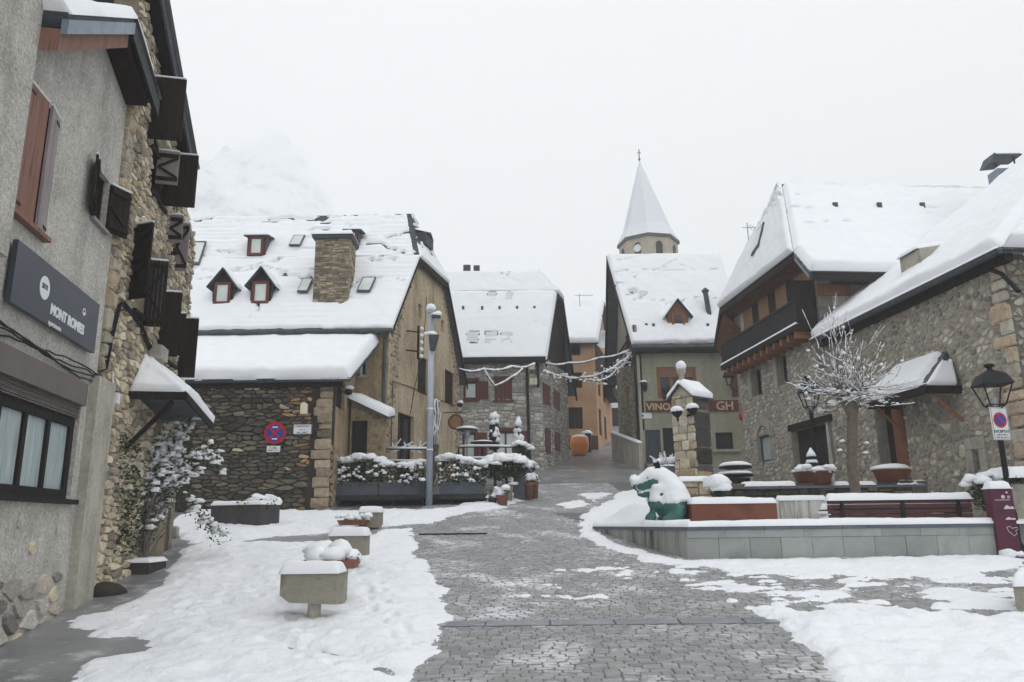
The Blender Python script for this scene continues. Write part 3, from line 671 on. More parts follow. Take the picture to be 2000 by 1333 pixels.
# roof: gable verge of boards and zinc
def rake(a, b, o0, o1, th, mat, par, name, drop=0.0):
    p = [PL.pt(a[0], a[1] - drop, o0), PL.pt(b[0], b[1] - drop, o0), PL.pt(b[0], b[1] - drop - th, o0), PL.pt(a[0], a[1] - drop - th, o0)]
    return MB().prism(p, n3 * (o1 - o0)).build(name, mat, par)
ext = (lo[0] + (lo[0] - pk[0]) * .28, lo[1] + (lo[1] - pk[1]) * .28); lf2 = (sP, pk[1] + (sP - pk[0]) * slL)
up_ = lambda p, h: (p[0], p[1] + h)
rake(up_(lf2, .30), up_(pk, .30), -.3, .42, .10, M['slate'], hA, 'roof'); rake(up_(pk, .30), up_(ext, .30), -.3, .42, .10, M['slate'], hA, 'roof')
rake(up_(lf2, .20), up_(pk, .20), .36, .44, .20, M['zinc'], hA, 'fascia'); rake(up_(pk, .20), up_(ext, .20), .36, .43, .26, M['iron'], hA, 'fascia')
rake(up_(lf2, .06), up_(pk, .06), .004, .36, .30, M['wood_brown'], hA, 'verge_board'); rake(up_(pk, .10), up_(lo, .10), .004, .34, .26, M['wood_dark'], hA, 'verge_board')
for a, b, sd in ((lf2, pk, 2), (pk, ext, 3)):
    snowquad([PL.pt(a[0], a[1] + .30, .46), PL.pt(b[0], b[1] + .30, .46), PL.pt(b[0], b[1] + .30, -.5), PL.pt(a[0], a[1] + .30, -.5)], .16, hA, res=.07, seed=sd, rim=(1, 0, 0, 0), wob=.08)
# upstairs window: closed brown shutters, one leaf ajar
window(PL, wA1, hA, 'wood_dark', 'glass', off=-.1)
m_ = (wA1[0] + wA1[1]) / 2 + .12
shutter(PL, wA1[0] - .04, wA1[2], wA1[3], m_ - wA1[0] + .04, .02, hA, 'wood_brown', 1, planks=3, o=.02)
shutter(PL, wA1[1] + .04, wA1[2] - .02, wA1[3] - .02, wA1[1] - m_ + .02, .14, hA, 'wood_grey', -1, planks=2, o=.02)
hbox(PL, (wA1[0] - .1, wA1[1] + .1, wA1[2] - .07, wA1[2] - .015), .002, .1, M['wood_brown'], hA, 'window_sill')
# small window with two open shutters
window(PL, wA2, hA, 'wood_dark', 'glass', off=-.1, cols=1)
hs_ = wA2[3] - wA2[2]
shutter(PL, wA2[0] - .02, wA2[2], wA2[3], .4, R(163), hA, 'wood_dark', 1, zed=1, planks=3, o=.02)
shutter(PL, wA2[1] + .02, wA2[2], wA2[3] - .03, .4, R(150), hA, 'wood_dark', -1, zed=-1, planks=3, o=.02)
hbox(PL, (wA2[0] - .05, wA2[1] + .05, wA2[2] - .06, wA2[2] - .01), .002, .07, M['wood_grey'], hA, 'window_sill')
# shop window: roller box, slats, three lights
M['roller'] = pm('roller_box', [C(96, 88, 86), C(112, 104, 102)], 2, .55)
hbox(PL, (a_w0, a_w1 + .03, t_box - .33, t_box + .0), -.1, .06, M['roller'], hA, 'roller_box')
M['lath'] = pm('roller_lath', [C(88, 82, 78), C(112, 106, 102)], 3, .5)
lt = (t_box - .33 - t_w1) / 7
rb = None
for i in range(7):
    b = hb(MB(), PL, (a_w0 + .02, a_w1, t_w1 + lt * i + .004, t_w1 + lt * (i + 1) - .004), -.06, -.02 + .008 * (i % 2))
    if rb is None: rb = b.build('roller_blind', M['lath'], hA)
    else: b.build('lath', M['lath'], rb)
window(PL, (a_w1 - 3.2, a_w1, t_w0, t_w1), hA, 'wood_black', 'curtain', fw=.13, cols=4, off=-.08, sill='wood_black')
# bundle of cables under the sign
cb = MB(); rs = random.Random(3)
for k in range(4):
    pts = [PL.pt(s_, PL.st(100, 690)[1] + .12 * math.sin(s_ * 2.1 + k) * .3 - .1 + .03 * k + rs.uniform(-.015, .015), .03 + .015 * k) for s_ in np.linspace(-5, PL.st(192, 725)[0], 26)]
    cb.tube(pts, .012, 5)
tag(cb.build('cable_bundle', M['iron']), 'sagging bundle of dark cables clipped along the wall below the hotel sign', 'cable')
cb = MB(); a = [(192, 725), (205, 660), (220, 600), (228, 592), (262, 632), (275, 665), (293, 700)]
for k in range(3): cb.tube([PL.pt(PL.st(x, y)[0] + .03 * k, PL.st(x, y)[1] + .02 * k, .06 + .02 * k) for x, y in a], .016, 5)
tag(cb.build('cable_loop', M['iron']), 'black cables climbing the stone wall from the pilaster to the shuttered window', 'cable')
jb = thing('junction_box', 'small white electrical box on the rendered pilaster', 'box', PL.pt(q1 - .15, PL.st(212, 778)[1], .27))
q = PL.st(213, 778); hbox(PL, (q[0] - .06, q[0] + .06, q[1] - .09, q[1] + .09), .03, .15, M['white'], jb, 'case'); hbox(PL, (q[0] - .065, q[0] + .065, q[1] + .09, q[1] + .105), .03, .16, M['gutter'], jb, 'lid')
MB().tube([PL.pt(q[0] - .05, q[1] - .05, .1), PL.pt(q[0] - .1, q[1] - .3, .1), PL.pt(q[0] - .16, q[1] - .05, .1), PL.pt(q[0] - .14, q[1] + .4, .06)], .012, 5).build('conduit', M['white'], jb)
# hotel sign
sg = (PL.st(10, 525)[0], PL.st(176, 640)[0], 0, 0); c_ = PL.st(95, 590)
tt1 = PL.st(183, 597)[1]; tt0 = PL.st(170, 690)[1]
sgn = thing('sign_board', 'charcoal apartment sign board with white lettering and round logo', 'sign', PL.pt(sg[0], tt0, .05))
M['sign_dark'] = pm('sign_dark', [C(52, 58, 68), C(66, 72, 82)], .8, .4, spec=.4)
hbox(PL, (sg[0], sg[1], tt0, tt1), .04, .10, M['sign_dark'], sgn, 'panel')
H_ = tt1 - tt0; W_ = sg[1] - sg[0]
def disc(pl, s, t, r, o0, th, mat, par, name, n=28, r0=0.0):
    pts = [pl.pt(s + r * math.cos(2 * math.pi * i / n), t + r * math.sin(2 * math.pi * i / n), o0) for i in range(n)]
    if not r0: return MB().prism(pts, Vector((pl.n.x, pl.n.y, 0)) * th).build(name, mat, par)
    v = []; f = []
    for o_ in (o0, o0 + th):
        for rr in (r, r0): v += [pl.pt(s + rr * math.cos(2 * math.pi * i / n), t + rr * math.sin(2 * math.pi * i / n), o_) for i in range(n)]
    for i in range(n):
        j = (i + 1) % n; f += [(2 * n + i, 2 * n + j, 3 * n + j, 3 * n + i), (i, j, n + j, n + i), (i, j, 2 * n + j, 2 * n + i), (n + i, n + j, 3 * n + j, 3 * n + i)]
    return obj(name, v, f, mat, par)
cs_, ct_ = PL.st(70, 562); disc(PL, cs_, ct_, H_ * .2, .1005, .006, M['white'], sgn, 'logo_disc')
text('sm', PL, cs_ - H_ * .13, ct_ - .02, H_ * .2, M['sign_dark'], sgn, 'logo_letters', off=.108)
l0 = PL.st(82, 590); l1 = PL.st(144, 618)
text('MONT ROMIES', PL, l0[0] + .02, l0[1] - .14, H_ * .25, M['white'], sgn, 'lettering', off=.104, bold=.008, sx=(l1[0] - l0[0]) / (H_ * .25 * 6.0))
text('apartments', PL, l0[0] - .0, l0[1] - .29, H_ * .13, M['white'], sgn, 'small_lettering', off=.104, sx=.95)
r0_ = PL.st(149, 612); disc(PL, r0_[0], r0_[1] + .02, .055, .1005, .006, M['white'], sgn, 'emblem_ring', r0=.042)
MB().prism([PL.pt(r0_[0] + .05 * math.cos(R(x)), r0_[1] + .02 + .05 * math.sin(R(x)), .101) for x in range(190, 351, 16)], n3 * .006).build('emblem_hill', M['white'], sgn)

# ---- B  stone house with dark shutters
hB = thing('stone_house', 'tall rubble stone house with dark brown open shutters and slate verge', 'house', (pA.x - 1.5, pA.y + 3, .6))
sE = PL.st(369, 600)[0]; v0 = PL.st(283, 2); v1 = PL.st(311, 140); slB = (v1[1] - v0[1]) / (v1[0] - v0[0])
topB = v0[1] + slB * (sC - .6 - v0[0]); eB = v1[1] + slB * (sE - v1[0])
def T_(x, y): return PL.st(x, y)
# windows (near jamb, far jamb, sill, head)
def win_at(xn, yn_t, yn_b, wid):
    a = T_(xn, (yn_t + yn_b) / 2)[0]; return (a, a + wid, T_(xn, yn_b)[1], T_(xn, yn_t)[1])
W1 = win_at(299, 160, 290, 1.0); W2 = win_at(300, 312, 405, 1.1); W3 = win_at(266, 455, 610, .95); W4 = win_at(318, 565, 700, 1.0); W5 = win_at(338, 420, 490, .8)
W1 = (W1[0], W1[1], T_(297, 292)[1], T_(299, 150)[1]); W2 = (T_(322, 350)[0] - .95, T_(322, 350)[0] + .02, T_(322, 417)[1], T_(322, 300)[1])
holesB = [W1, W2, W3, W4, W5]
door = (T_(290, 950)[0], T_(345, 950)[0], .5, T_(300, 800)[1])
outB = [(sC + .002, -.1), (sE, -.1), (sE, eB), (sC + .002, v0[1] + slB * (sC - v0[0]))]
outB[3] = (sC + .002, min(outB[3][1], 17.0))
wallB = polywall(PL, outB, holesB + [door], M['mortar'], hB, depth=.4, reveal=.28)
palB = [(182, 163, 130), (195, 176, 143), (163, 149, 123), (205, 189, 157), (146, 135, 115), (184, 170, 144), (132, 123, 106)]
rubble2(PL, outB, holesB + [door], wallB, size=(.30, .12), gap=.016, dep=(.02, .065), jit=.75, big=.18, tint=pick(palB), seed=11, vis=lambda a, t: t < T_(245, 0)[1] + 1.5 and not (a < q1 and t < tq))
# quoin column next to the plaster
yq = tq + .1; rs = random.Random(8)
while yq < lo[1] + 1.2:
    h_ = rs.uniform(.2, .38); wq = rs.uniform(.22, .38)
    rubble(PL, [(sC + .004, yq), (sC + wq, yq), (sC + wq, yq + h_), (sC + .004, yq + h_)], [], wallB, hr=(h_, h_ + .01), wr=(wq, wq + .01), dep=(.08, .11), tint=pick([(186, 166, 130), (170, 152, 120), (160, 150, 130)]), seed=int(yq * 100), rnd=.35, name='quoin', warp=0)
    yq += h_
# roof verge
aE = PL.st(356, 340)[0]
def rakeB(o0, o1, th, lift, mat, name, a0=sC - 1.5, a1=aE):
    A = (a0, v0[1] + slB * (a0 - v0[0]) + lift); B_ = (a1, v0[1] + slB * (a1 - v0[0]) + lift)
    return rake(A, B_, o0, o1, th, mat, hB, name)
rakeB(-2.5, .27, .14, .32, M['slate'], 'roof'); rakeB(.003, .25, .05, .16, M['wood_black'], 'soffit'); rakeB(.25, .29, .30, .30, M['slate'], 'verge_board')
A = (sC - 1.5, v0[1] + slB * (sC - 1.5 - v0[0]) + .32); B_ = (aE, v0[1] + slB * (aE - v0[0]) + .32)
snowquad([PL.pt(B_[0], B_[1], .36), PL.pt(A[0], A[1], .36), PL.pt(A[0], A[1], -2.4), PL.pt(B_[0], B_[1], -2.4)], .16, hB, res=.12, seed=8, rim=(1, 0, 0, 1), rough=.5)
MB().prism([PL.pt(sE, eB - .1, 0), PL.pt(sE + .001, eB - .1, -5), PL.pt(sE + .001, -.1, -5), PL.pt(sE, -.1, 0)], d3 * -.3).build('side_wall', M['mortar'], hB)
for W in (W1, W2, W3, W4, W5): window(PL, W, hB, 'wood_black', 'glass', off=-.2, sill='wood_black')
def perp(px_hinge, y0, y1, px_out, par=hB, **kw):
    a, t1_ = T_(px_hinge, y0); t0_ = T_(px_hinge, y1)[1]; Y_ = PL.pt(a, 0).y
    wd = (px_out - px_hinge) / F * Y_ * 1.02
    return a, t0_, t1_, wd
a, b, c, d = perp(297, 150, 292, 364); shutter(PL, a, b, c, d, R(88), hB, 'wood_dark', 1, planks=6)
a, b, c, d = perp(322, 300, 417, 386); shutter(PL, a, b, c, d, R(88), hB, 'wood_dark', 1, planks=6)
a, b, c, d = perp(306, 294, 368, 349); shutter(PL, a, b, c, d, R(84), hB, 'wood_grey', 1, zed=-1, planks=5)
a, b, c, d = perp(330, 420, 480, 356); shutter(PL, a, b, c, d, R(86), hB, 'wood_grey', 1, zed=-1, planks=4)
a, b, c, d = perp(345, 436, 540, 369); shutter(PL, a, b, c, d, R(90), hB, 'wood_grey', 1, zed=-1, planks=4)
a, b, c, d = perp(262, 440, 600, 284); shutter(PL, a, b, c, d + .2, R(118), hB, 'wood_black', 1, zed=-1, planks=4)
a, b, c, d = perp(287, 508, 648, 325); shutter(PL, a, b, c, d, R(80), hB, 'wood_black', 1, zed=-1, planks=5)
a, b, c, d = perp(314, 570, 705, 352); shutter(PL, a, b, c, d, R(86), hB, 'wood_dark', 1, planks=5)
a, b, c, d = perp(331, 612, 700, 360); shutter(PL, a, b, c, d, R(86), hB, 'wood_dark', 1, planks=4)
a, b, c, d = perp(352, 622, 745, 385); shutter(PL, a, b, c, d, R(88), hB, 'wood_dark', 1, planks=4)
hbox(PL, (T_(285, 680)[0], T_(285, 680)[0] + .5, T_(285, 700)[1], T_(285, 672)[1]), .02, .28, M['concrete'], hB, 'corbel')
# porch over the door: hipped slate roof under snow
hbox(PL, (door[0], door[1], door[2], door[3]), -.26, -.2, M['wood_dark'], hB, 'door')
a_, t_ = T_(249, 764); P1 = PL.pt(a_, t_, .02); ap = PL.pt(T_(275, 700)[0] + .2, T_(275, 700)[1], .02)
wp = (358 - 249) / F * P1.y * 1.02; P2 = PL.pt(a_, t_, wp)
ln = 2.6; P3 = PL.pt(a_ + ln, t_ - .25, wp); P4 = PL.pt(a_ + ln, t_ - .25, .02); ap2 = PL.pt(a_ + ln - .4, ap.z - .3, .02)
por = MB(); por.add([P1, P2, P3, P4, ap, ap2], [(0, 1, 4), (1, 2, 5, 4), (2, 3, 5), (3, 2, 1, 0)]); por.build('porch_roof', M['slate'], hB)
for e0, e1 in ((P1, P2), (P2, P3)): MB().prism([e0, e1, e1 - Vector((0, 0, .14)), e0 - Vector((0, 0, .14))], Vector((0, 0, 0)) + (d3 * .04 if e0 is P1 else n3 * -.04)).build('porch_beam', M['wood_black'], hB)
snowquad([P1, P2, ap + n3 * .06, ap], .13, hB, 'porch_snow', res=.06, seed=21, rough=.4, rim=(1, 1, 0, 1)); snowquad([P2, P3, ap2, ap], .13, hB, 'porch_snow', res=.07, seed=22, rough=.4, rim=(1, 1, 0, 1))
MB().tube([PL.pt(a_ + .1, t_ - 1.0, .02), PL.pt(a_ + .1, t_ - .16, wp * .75)], .045, 4).build('porch_brace', M['wood_dark'], hB)
# ================================================================== barn, big house, the houses up the lane
def cracks(seed, region=None, wdt=.012, dens=1.0, f=(.30, .9)):
    def fn(U, V, du, dv):
        n = fbm(du * f[0] + seed, dv * f[1], seed, 4); b = np.exp(-((n - .5) / wdt) ** 2)
        m = np.clip((fbm(du * .5, dv * .5, seed + 3, 2) - .5) * 9 + dens, 0, 1)
        if region is not None: m = m * region(U, V)
        return np.clip(b * m * 1.5, 0, 1)
    return fn
def patchy(seed, region, thr=.5, f=(2.5, 5.0)):
    def fn(U, V, du, dv):
        n = fbm(du * f[0] + seed, dv * f[1], seed, 4); return np.clip((n - thr) * 8, 0, 1) * region(U, V)
    return fn
def both(*fs):
    def fn(U, V, du, dv): return np.clip(sum(f(U, V, du, dv) for f in fs), 0, 1)
    return fn
def slates(c, parent, th=.05, name='roof', row=.24):
    """roof plane with real stepped courses"""
    c = [Vector(p) for p in c]; nrm = (c[1] - c[0]).cross(c[3] - c[0])
    if nrm.length < 1e-6: nrm = (c[1] - c[0]).cross(c[2] - c[0])
    nrm.normalize()
    if nrm.z < 0: nrm = -nrm
    L = ((c[3] - c[0]).length + (c[2] - c[1]).length) / 2; n = max(4, int(L / row)); mb = MB()
    l_ = lambda a, b, k: a + (b - a) * k
    for i in range(n):
        k0, k1 = i / n, (i + 1) / n; a, b = l_(c[0], c[3], k0), l_(c[1], c[2], k0); d, e = l_(c[0], c[3], k1), l_(c[1], c[2], k1)
        mb.add([a + nrm * .018, b + nrm * .018, e + nrm * .002, d + nrm * .002, a - nrm * th, b - nrm * th, e - nrm * th, d - nrm * th], [(0, 1, 2, 3), (4, 7, 6, 5), (0, 4, 5, 1), (1, 5, 6, 2), (0, 3, 7, 4)])
    return mb.build(name, M['slate'], parent)
def hang(c, k=1.0): return [Vector(p) for p in c]

# ---- C  barn
Yc = 23.0; bx0 = -12.0; P_cf = at(645, 900, Yc); bx1 = P_cf.x
PC = Plane((0, Yc), (1, 0)); hC = thing('stone_barn', 'low dark rubble stone barn under a thick white lean-to roof', 'barn', (bx1 - 2, Yc + 1.5, 1.9))
zE = at(640, 742, Yc)[2]; zT = zE + 1.95; Yb = 26.35
outC = [(bx0, 1.4), (bx1, 1.4), (bx1, zE), (bx0, zE)]
wC = polywall(PC, outC, [], M['mortar_dark'], hC, depth=.4)
darkp = [(84, 79, 71), (98, 92, 82), (72, 68, 62), (108, 99, 86), (90, 86, 79)]; warmp = [(150, 120, 84), (132, 108, 80), (166, 140, 104), (112, 96, 76), (104, 90, 72)]
xs0 = PC.st(560, 900)[0]
def tintC(a, t, rs):
    k = (a - xs0) / 1.2 + (t - 3.6) * .12 + rs.uniform(-.5, .5); p = rs.choice(warmp if k > .45 else darkp); k2 = 1 + rs.uniform(-.32, .32)
    if rs.random() < .03: p = (176, 164, 146)
    return tuple(x * k2 for x in lin(p))
qx = bx1 - .62
rubble2(PC, [(-9.6, 1.5), (qx, 1.5), (qx, zE), (-9.6, zE)], [], wC, size=(.36, .115), gap=.014, dep=(.015, .06), tint=tintC, seed=23, big=.22, jit=.7)
t = 1.5; rs = random.Random(2)
while t < zE - .1:
    h_ = rs.uniform(.18, .34); wq = rs.uniform(.38, .60)
    rubble(PC, [(bx1 - wq, t), (bx1 + .01, t), (bx1 + .01, min(zE, t + h_)), (bx1 - wq, min(zE, t + h_))], [], wC, hr=(h_, h_ + .01), wr=(wq, wq + .02), dep=(.07, .09), tint=pick([(146, 126, 100), (164, 144, 116), (126, 110, 90), (110, 98, 82)]), seed=int(t * 90), rnd=.35, name='quoin', warp=0)
    t += h_
pe = at(690, 850, Yb); PCs = Plane((bx1, Yc), (pe.x - bx1, Yb - Yc)); LC = (pe - Vector((bx1, Yc, pe.z))).length
wb = PCs.rect(657, 730, 673, 800)
outS = [(0, 1.4), (LC, 1.4), (LC, zT + .1), (0, zE)]
M['plaster_old'] = pm('plaster_old', [C(124, 108, 84), C(172, 152, 120), C(150, 132, 104)], 1.1, .95, .7, 26, detail=9, streak=(1.8, .35), speck=(9, .2))
wCs = polywall(PCs, outS, [(wb[0], wb[1], wb[2], wb[3])], M['plaster_old'], hC, depth=.3, reveal=.2)
rubble2(PCs, [(0.02, 1.5), (LC, 1.5), (LC, 3.6), (0.02, 3.9)], [], wCs, size=(.3, .2), gap=.04, dep=(.008, .025), tint=pick([(150, 130, 100), (132, 114, 88), (164, 146, 114)]), seed=24, keep=120)
hbox(PCs, wb, -.15, -.1, M['wood_dark'], hC, 'shutter')
r0 = [Vector((bx0, Yc - .3, zE - .02)), Vector((bx1 + .55, Yc - .3, zE - .02)), Vector((bx1 + .75, Yb + .05, zT)), Vector((bx0, Yb + .05, zT))]
slates(r0, hC, .10)
snowquad(r0, .36, hC, res=.08, seed=31, rough=.22, rim=(1, 1, 0, 0), edge=.26, wob=.1)
MB().box(((bx0 + bx1) / 2, Yc - .06, zE - .16), (bx1 - bx0 + .6, .1, .16)).build('eave_beam', M['wood_black'], hC)

# ---- signs and lamp on the barn
def prints(pl, s0, s1, t, h, par, off, seed):
    """a line of print too small to read: letter-sized strokes"""
    rs = random.Random(seed); mb = MB(); s = s0
    while s < s1:
        w_ = h * rs.uniform(.45, .75)
        hb(mb, pl, (s, s + w_ * .22, t, t + h), off, off + .003); hb(mb, pl, (s + w_ * .3, s + w_ * .75, t + h * rs.choice((0, .4, .8)), t + h * rs.choice((.2, .6, 1.0)) + .004), off, off + .003); s += w_
        if rs.random() < .12: s += h * .5
    return mb.build('print_line', M['ink'], par, kind='stuff')
M['ink'] = pm('ink', [C(50, 50, 54), C(66, 66, 70)], 3, .6)
def plate(pl, r, label, mat=M['white'], o=.09, name='wall_plate', border=None):
    th = thing(name, label, 'sign', pl.pt((r[0] + r[1]) / 2, r[2], o)); hbox(pl, r, o, o + .015, mat, th, 'panel')
    return th
s0 = PC.st(539, 847); ns = thing('no_stopping_sign', 'round red and blue no stopping sign on the dark barn wall', 'sign', PC.pt(s0[0], s0[1] - .33, .1))
M['red'] = pm('sign_red', [C(168, 34, 44), C(186, 42, 52)], 2, .4); M['blue'] = pm('sign_blue', [C(28, 62, 150), C(36, 74, 166)], 2, .4)
disc(PC, s0[0], s0[1], .33, .09, .012, M['red'], ns, 'rim', n=36); disc(PC, s0[0], s0[1], .245, .1035, .006, M['blue'], ns, 'disc', n=36)
for sg in (1, -1):
    dd = Vector((sg, 0, 1)).normalized(); MB().box(PC.pt(s0[0], s0[1], .1125 + .002 * sg), (.48, .008, .062), ax=(dd, Vector((0, 1, 0)), dd.cross(Vector((0, 1, 0))))).build('cross_bar', M['red'], ns)
for sg in (1, -1): hbox(PC, (s0[0] - .08, s0[0] + .08, s0[1] + sg * .175 - .018, s0[1] + sg * .175 + .018), .1, .113, M['white'], ns, 'white_mark')
M['ink'] = pm('ink', [C(50, 50, 54), C(66, 66, 70)], 3, .6); M['cream'] = pm('cream', [C(214, 208, 180), C(226, 220, 194)], 3, .6)
r = PC.rect(523, 872, 549, 884); p = plate(PC, r, 'small white notice plate under the round no stopping sign', name='notice_plate')
prints(PC, r[0] + .09, r[1] - .09, r[3] - .085, .045, p, .107, 3); prints(PC, r[0] + .04, r[1] - .04, r[2] + .035, .04, p, .107, 4)
r = PC.rect(574, 829, 611, 850); p = plate(PC, r, 'framed white lettered plaque beside the round no stopping sign', name='street_plaque')
mb = MB(); e = .02
for q in ((r[0], r[1], r[2], r[2] + e), (r[0], r[1], r[3] - e, r[3]), (r[0], r[0] + e, r[2] + e, r[3] - e), (r[1] - e, r[1], r[2] + e, r[3] - e)): hb(mb, PC, q, .105, .115)
mb.build('frame', M['gutter'], p)
for k, (i_, hh) in enumerate(((.06, .05), (.2, .03), (.13, .055))): prints(PC, r[0] + i_, r[1] - i_, r[3] - .1 - .095 * k, hh, p, .107, 5 + k)
r = PC.rect(590, 791, 603, 810); wlmp = thing('bulkhead_lamp', 'small cream bulkhead lamp above the lettered plaque on the barn', 'lamp', PC.pt(r[0], r[2], .1))
hbox(PC, r, .09, .2, M['cream'], wlmp, 'body'); MB().prism([PC.pt(r[0], r[3], .09), PC.pt(r[1], r[3], .09), PC.pt((r[0] + r[1]) / 2, r[3] + .06, .09)], Vector((0, -.11, 0))).build('hood', M['cream'], wlmp)
a, t = PCs.st(665, 766); fl = thing('wall_floodlight', 'round snow topped floodlight on the side wall of the barn', 'lamp', PCs.pt(a, t, .1))
MB().lathe(PCs.pt(a, t - .1, .25), [(.03, 0), (.12, .03), (.13, .12), (.06, .2)], 12).build('body', M['iron'], fl); MB().ball(PCs.pt(a, t + .12, .25), (.15, .15, .1), 3).build('snow_cap', M['snow'], fl, True)
MB().tube([PCs.pt(a, t, .02), PCs.pt(a, t, .2)], .02, 6).build('bracket', M['iron'], fl)
a, t = PCs.st(688, 851); hp = thing('wall_bracket', 'black iron hoop bracket fixed to the barn corner', 'bracket', PCs.pt(a, t - .2, .1))
cc = PCs.pt(a, t, .35); MB().tube([cc + Vector((.27 * math.cos(x), .27 * math.sin(x), 0)) for x in np.linspace(0, 2 * math.pi, 18)], .018, 6).build('hoop', M['iron'], hp)
MB().tube([PCs.pt(a, t - .35, .02), PCs.pt(a, t - .02, .5)], .015, 6).build('strut', M['iron'], hp)
# ---- D  big house with steep snowy roof
Yd = 26.5; cD = at(757, 760, Yd); hD = thing('large_house', 'large ochre stone house with steep snowy dormered roof and stone chimney', 'house', (cD.x - 4, Yd + 4, 2.4))
PD = Plane((cD.x, Yd), (1, -.012)); gD = Vector((.24, 1)).normalized(); PDg = Plane((cD.x, Yd), gD)
zDe = at(757, 634, Yd)[2]; kR = 7.9 * 1.028
sR = PDg.st(896, 800)[0]; hip_l = None
# roof skeleton
mid_s = sR / 2; zr = at(803, 418, Yd + mid_s * gD.y)[2]; zr = zr + .0
def gpt(s_, t_, o_=0): return PDg.pt(s_, t_, o_)
zhip = 0; ks = np.linspace(.2, .95, 300)
best = min(ks, key=lambda k: abs((lambda v: v[1] - gpt(0, 0).z)(PDg.st(820, 515)) - (zDe + (zr - zDe) * k)))
s_h = mid_s * best; z_h = zDe + (zr - zDe) * best
rg = [(0, 1.8), (sR, 1.8), (sR, zDe - .3), (sR - s_h, z_h), (s_h, z_h), (0, zDe)]
gw = [PDg.rect(816, 698, 835, 770), PDg.rect(869, 726, 887, 790), PDg.rect(777, 810, 808, 875), PDg.rect(817, 595, 824, 621), PDg.rect(861, 626, 867, 650)]
gw[2] = (gw[2][0], gw[2][1], 2.6, gw[2][3])
M['ochre'] = pm('ochre_plaster', [C(138, 124, 102), C(182, 166, 140), C(200, 185, 162)], .8, .95, .7, 24, detail=10, width=.26, stretch=(1, 1, .45), speck=(9, .22), streak=(1.6, .45))
wDg = polywall(PDg, rg, gw, M['ochre'], hD, depth=.35, reveal=.25)
fx0 = -13.6
fw_ = [PD.rect(703, 700, 717, 735)]
outD = [(fx0 - cD.x, 1.8), (0, 1.8), (0, zDe), (fx0 - cD.x, zDe)]
wDf = polywall(PD, outD, fw_, M['plaster_old'], hD, depth=.35, reveal=.2)
rubble2(PD, [(fx0 - cD.x, zDe - 2.6), (-2.4, zDe - 2.6), (-1.8, zDe - .1), (fx0 - cD.x, zDe - .1)], fw_, wDf, size=(.34, .13), gap=.03, dep=(.01, .03), tint=pick([(128, 116, 96), (146, 134, 110), (108, 98, 84), (120, 108, 90)]), seed=41)
rubble2(PD, [(-3.2, 2.0), (-.02, 2.0), (-.02, zDe - 3.4), (-3.2, zDe - 3.2)], fw_, wDf, size=(.34, .16), gap=.05, dep=(.004, .02), tint=pick([(156, 130, 92), (136, 116, 88), (168, 146, 112)]), seed=42, keep=200)
# ragged stone edge of the gable where the plaster has gone
rubble2(PDg, [(.02, 3.4), (.5, 3.4), (1.0, zDe), (s_h + .25, z_h - .15), (s_h - .15, z_h - .12), (.1, zDe - .05)], gw, wDg, size=(.28, .17), convex=False, gap=.05, dep=(.005, .025), tint=pick([(140, 122, 94), (118, 104, 84), (160, 140, 108)]), seed=43, keep=250)
rubble2(PDg, [(sR - .45, 3.4), (sR - .02, 3.4), (sR - .02, zDe - .4), (sR - s_h + .1, z_h - .15), (sR - s_h - .35, z_h - .2), (sR - .55, zDe - .6)], gw, wDg, size=(.28, .17), convex=False, gap=.05, dep=(.005, .025), tint=pick([(130, 118, 84), (118, 108, 80), (150, 134, 104)]), seed=44, keep=200)
window(PD, fw_[0], hD, 'white', 'glass', cols=1, off=-.1, sill='concrete')
for i in (0, 1): hbox(PDg, gw[i], -.14, -.08, M['wood_dark'], hD, 'shutter')
window(PDg, gw[2], hD, 'wood_dark', 'glass', cols=2, off=-.15)
# front slope, hip and rear slope
ov = .45; E0 = gpt(-.35, zDe - .25, .28); Lx = Vector((fx0, Yd + .1, 0))
inset = at(803, 418, gpt(mid_s, 0).y); ridR = Vector((inset.x, gpt(mid_s, 0).y, zr))
hl = gpt(s_h, z_h, .25); hr_ = gpt(sR - s_h, z_h, .25); E1 = gpt(sR + .45, zDe - .75, .3)
eL = Vector((fx0, PD.pt(fx0 - cD.x, 0, .4).y, E0.z)); rL = Vector((fx0, ridR.y + .1, zr - .05))
lp = lambda a, b, k: a + (b - a) * k
kf = (z_h - E0.z) / (zr - E0.z); midL = lp(eL, rL, kf)
slates([eL, E0, hl, midL], hD, .07); slates([midL, hl, ridR, rL], hD, .07); slates([hr_, hl, ridR, ridR + Vector((.01, .01, 0))][0:1] + [hl, ridR, ridR] if False else [hl, hr_, ridR, ridR], hD, .05, 'hip_roof')
slates([E1, eL + Vector((0, E1.y - eL.y, E1.z - eL.z)), midL + Vector((0, 2 * (ridR.y - midL.y), 0)), hr_], hD, .07)
slates([hr_, midL + Vector((0, 2 * (ridR.y - midL.y), 0)), rL, ridR], hD, .07)
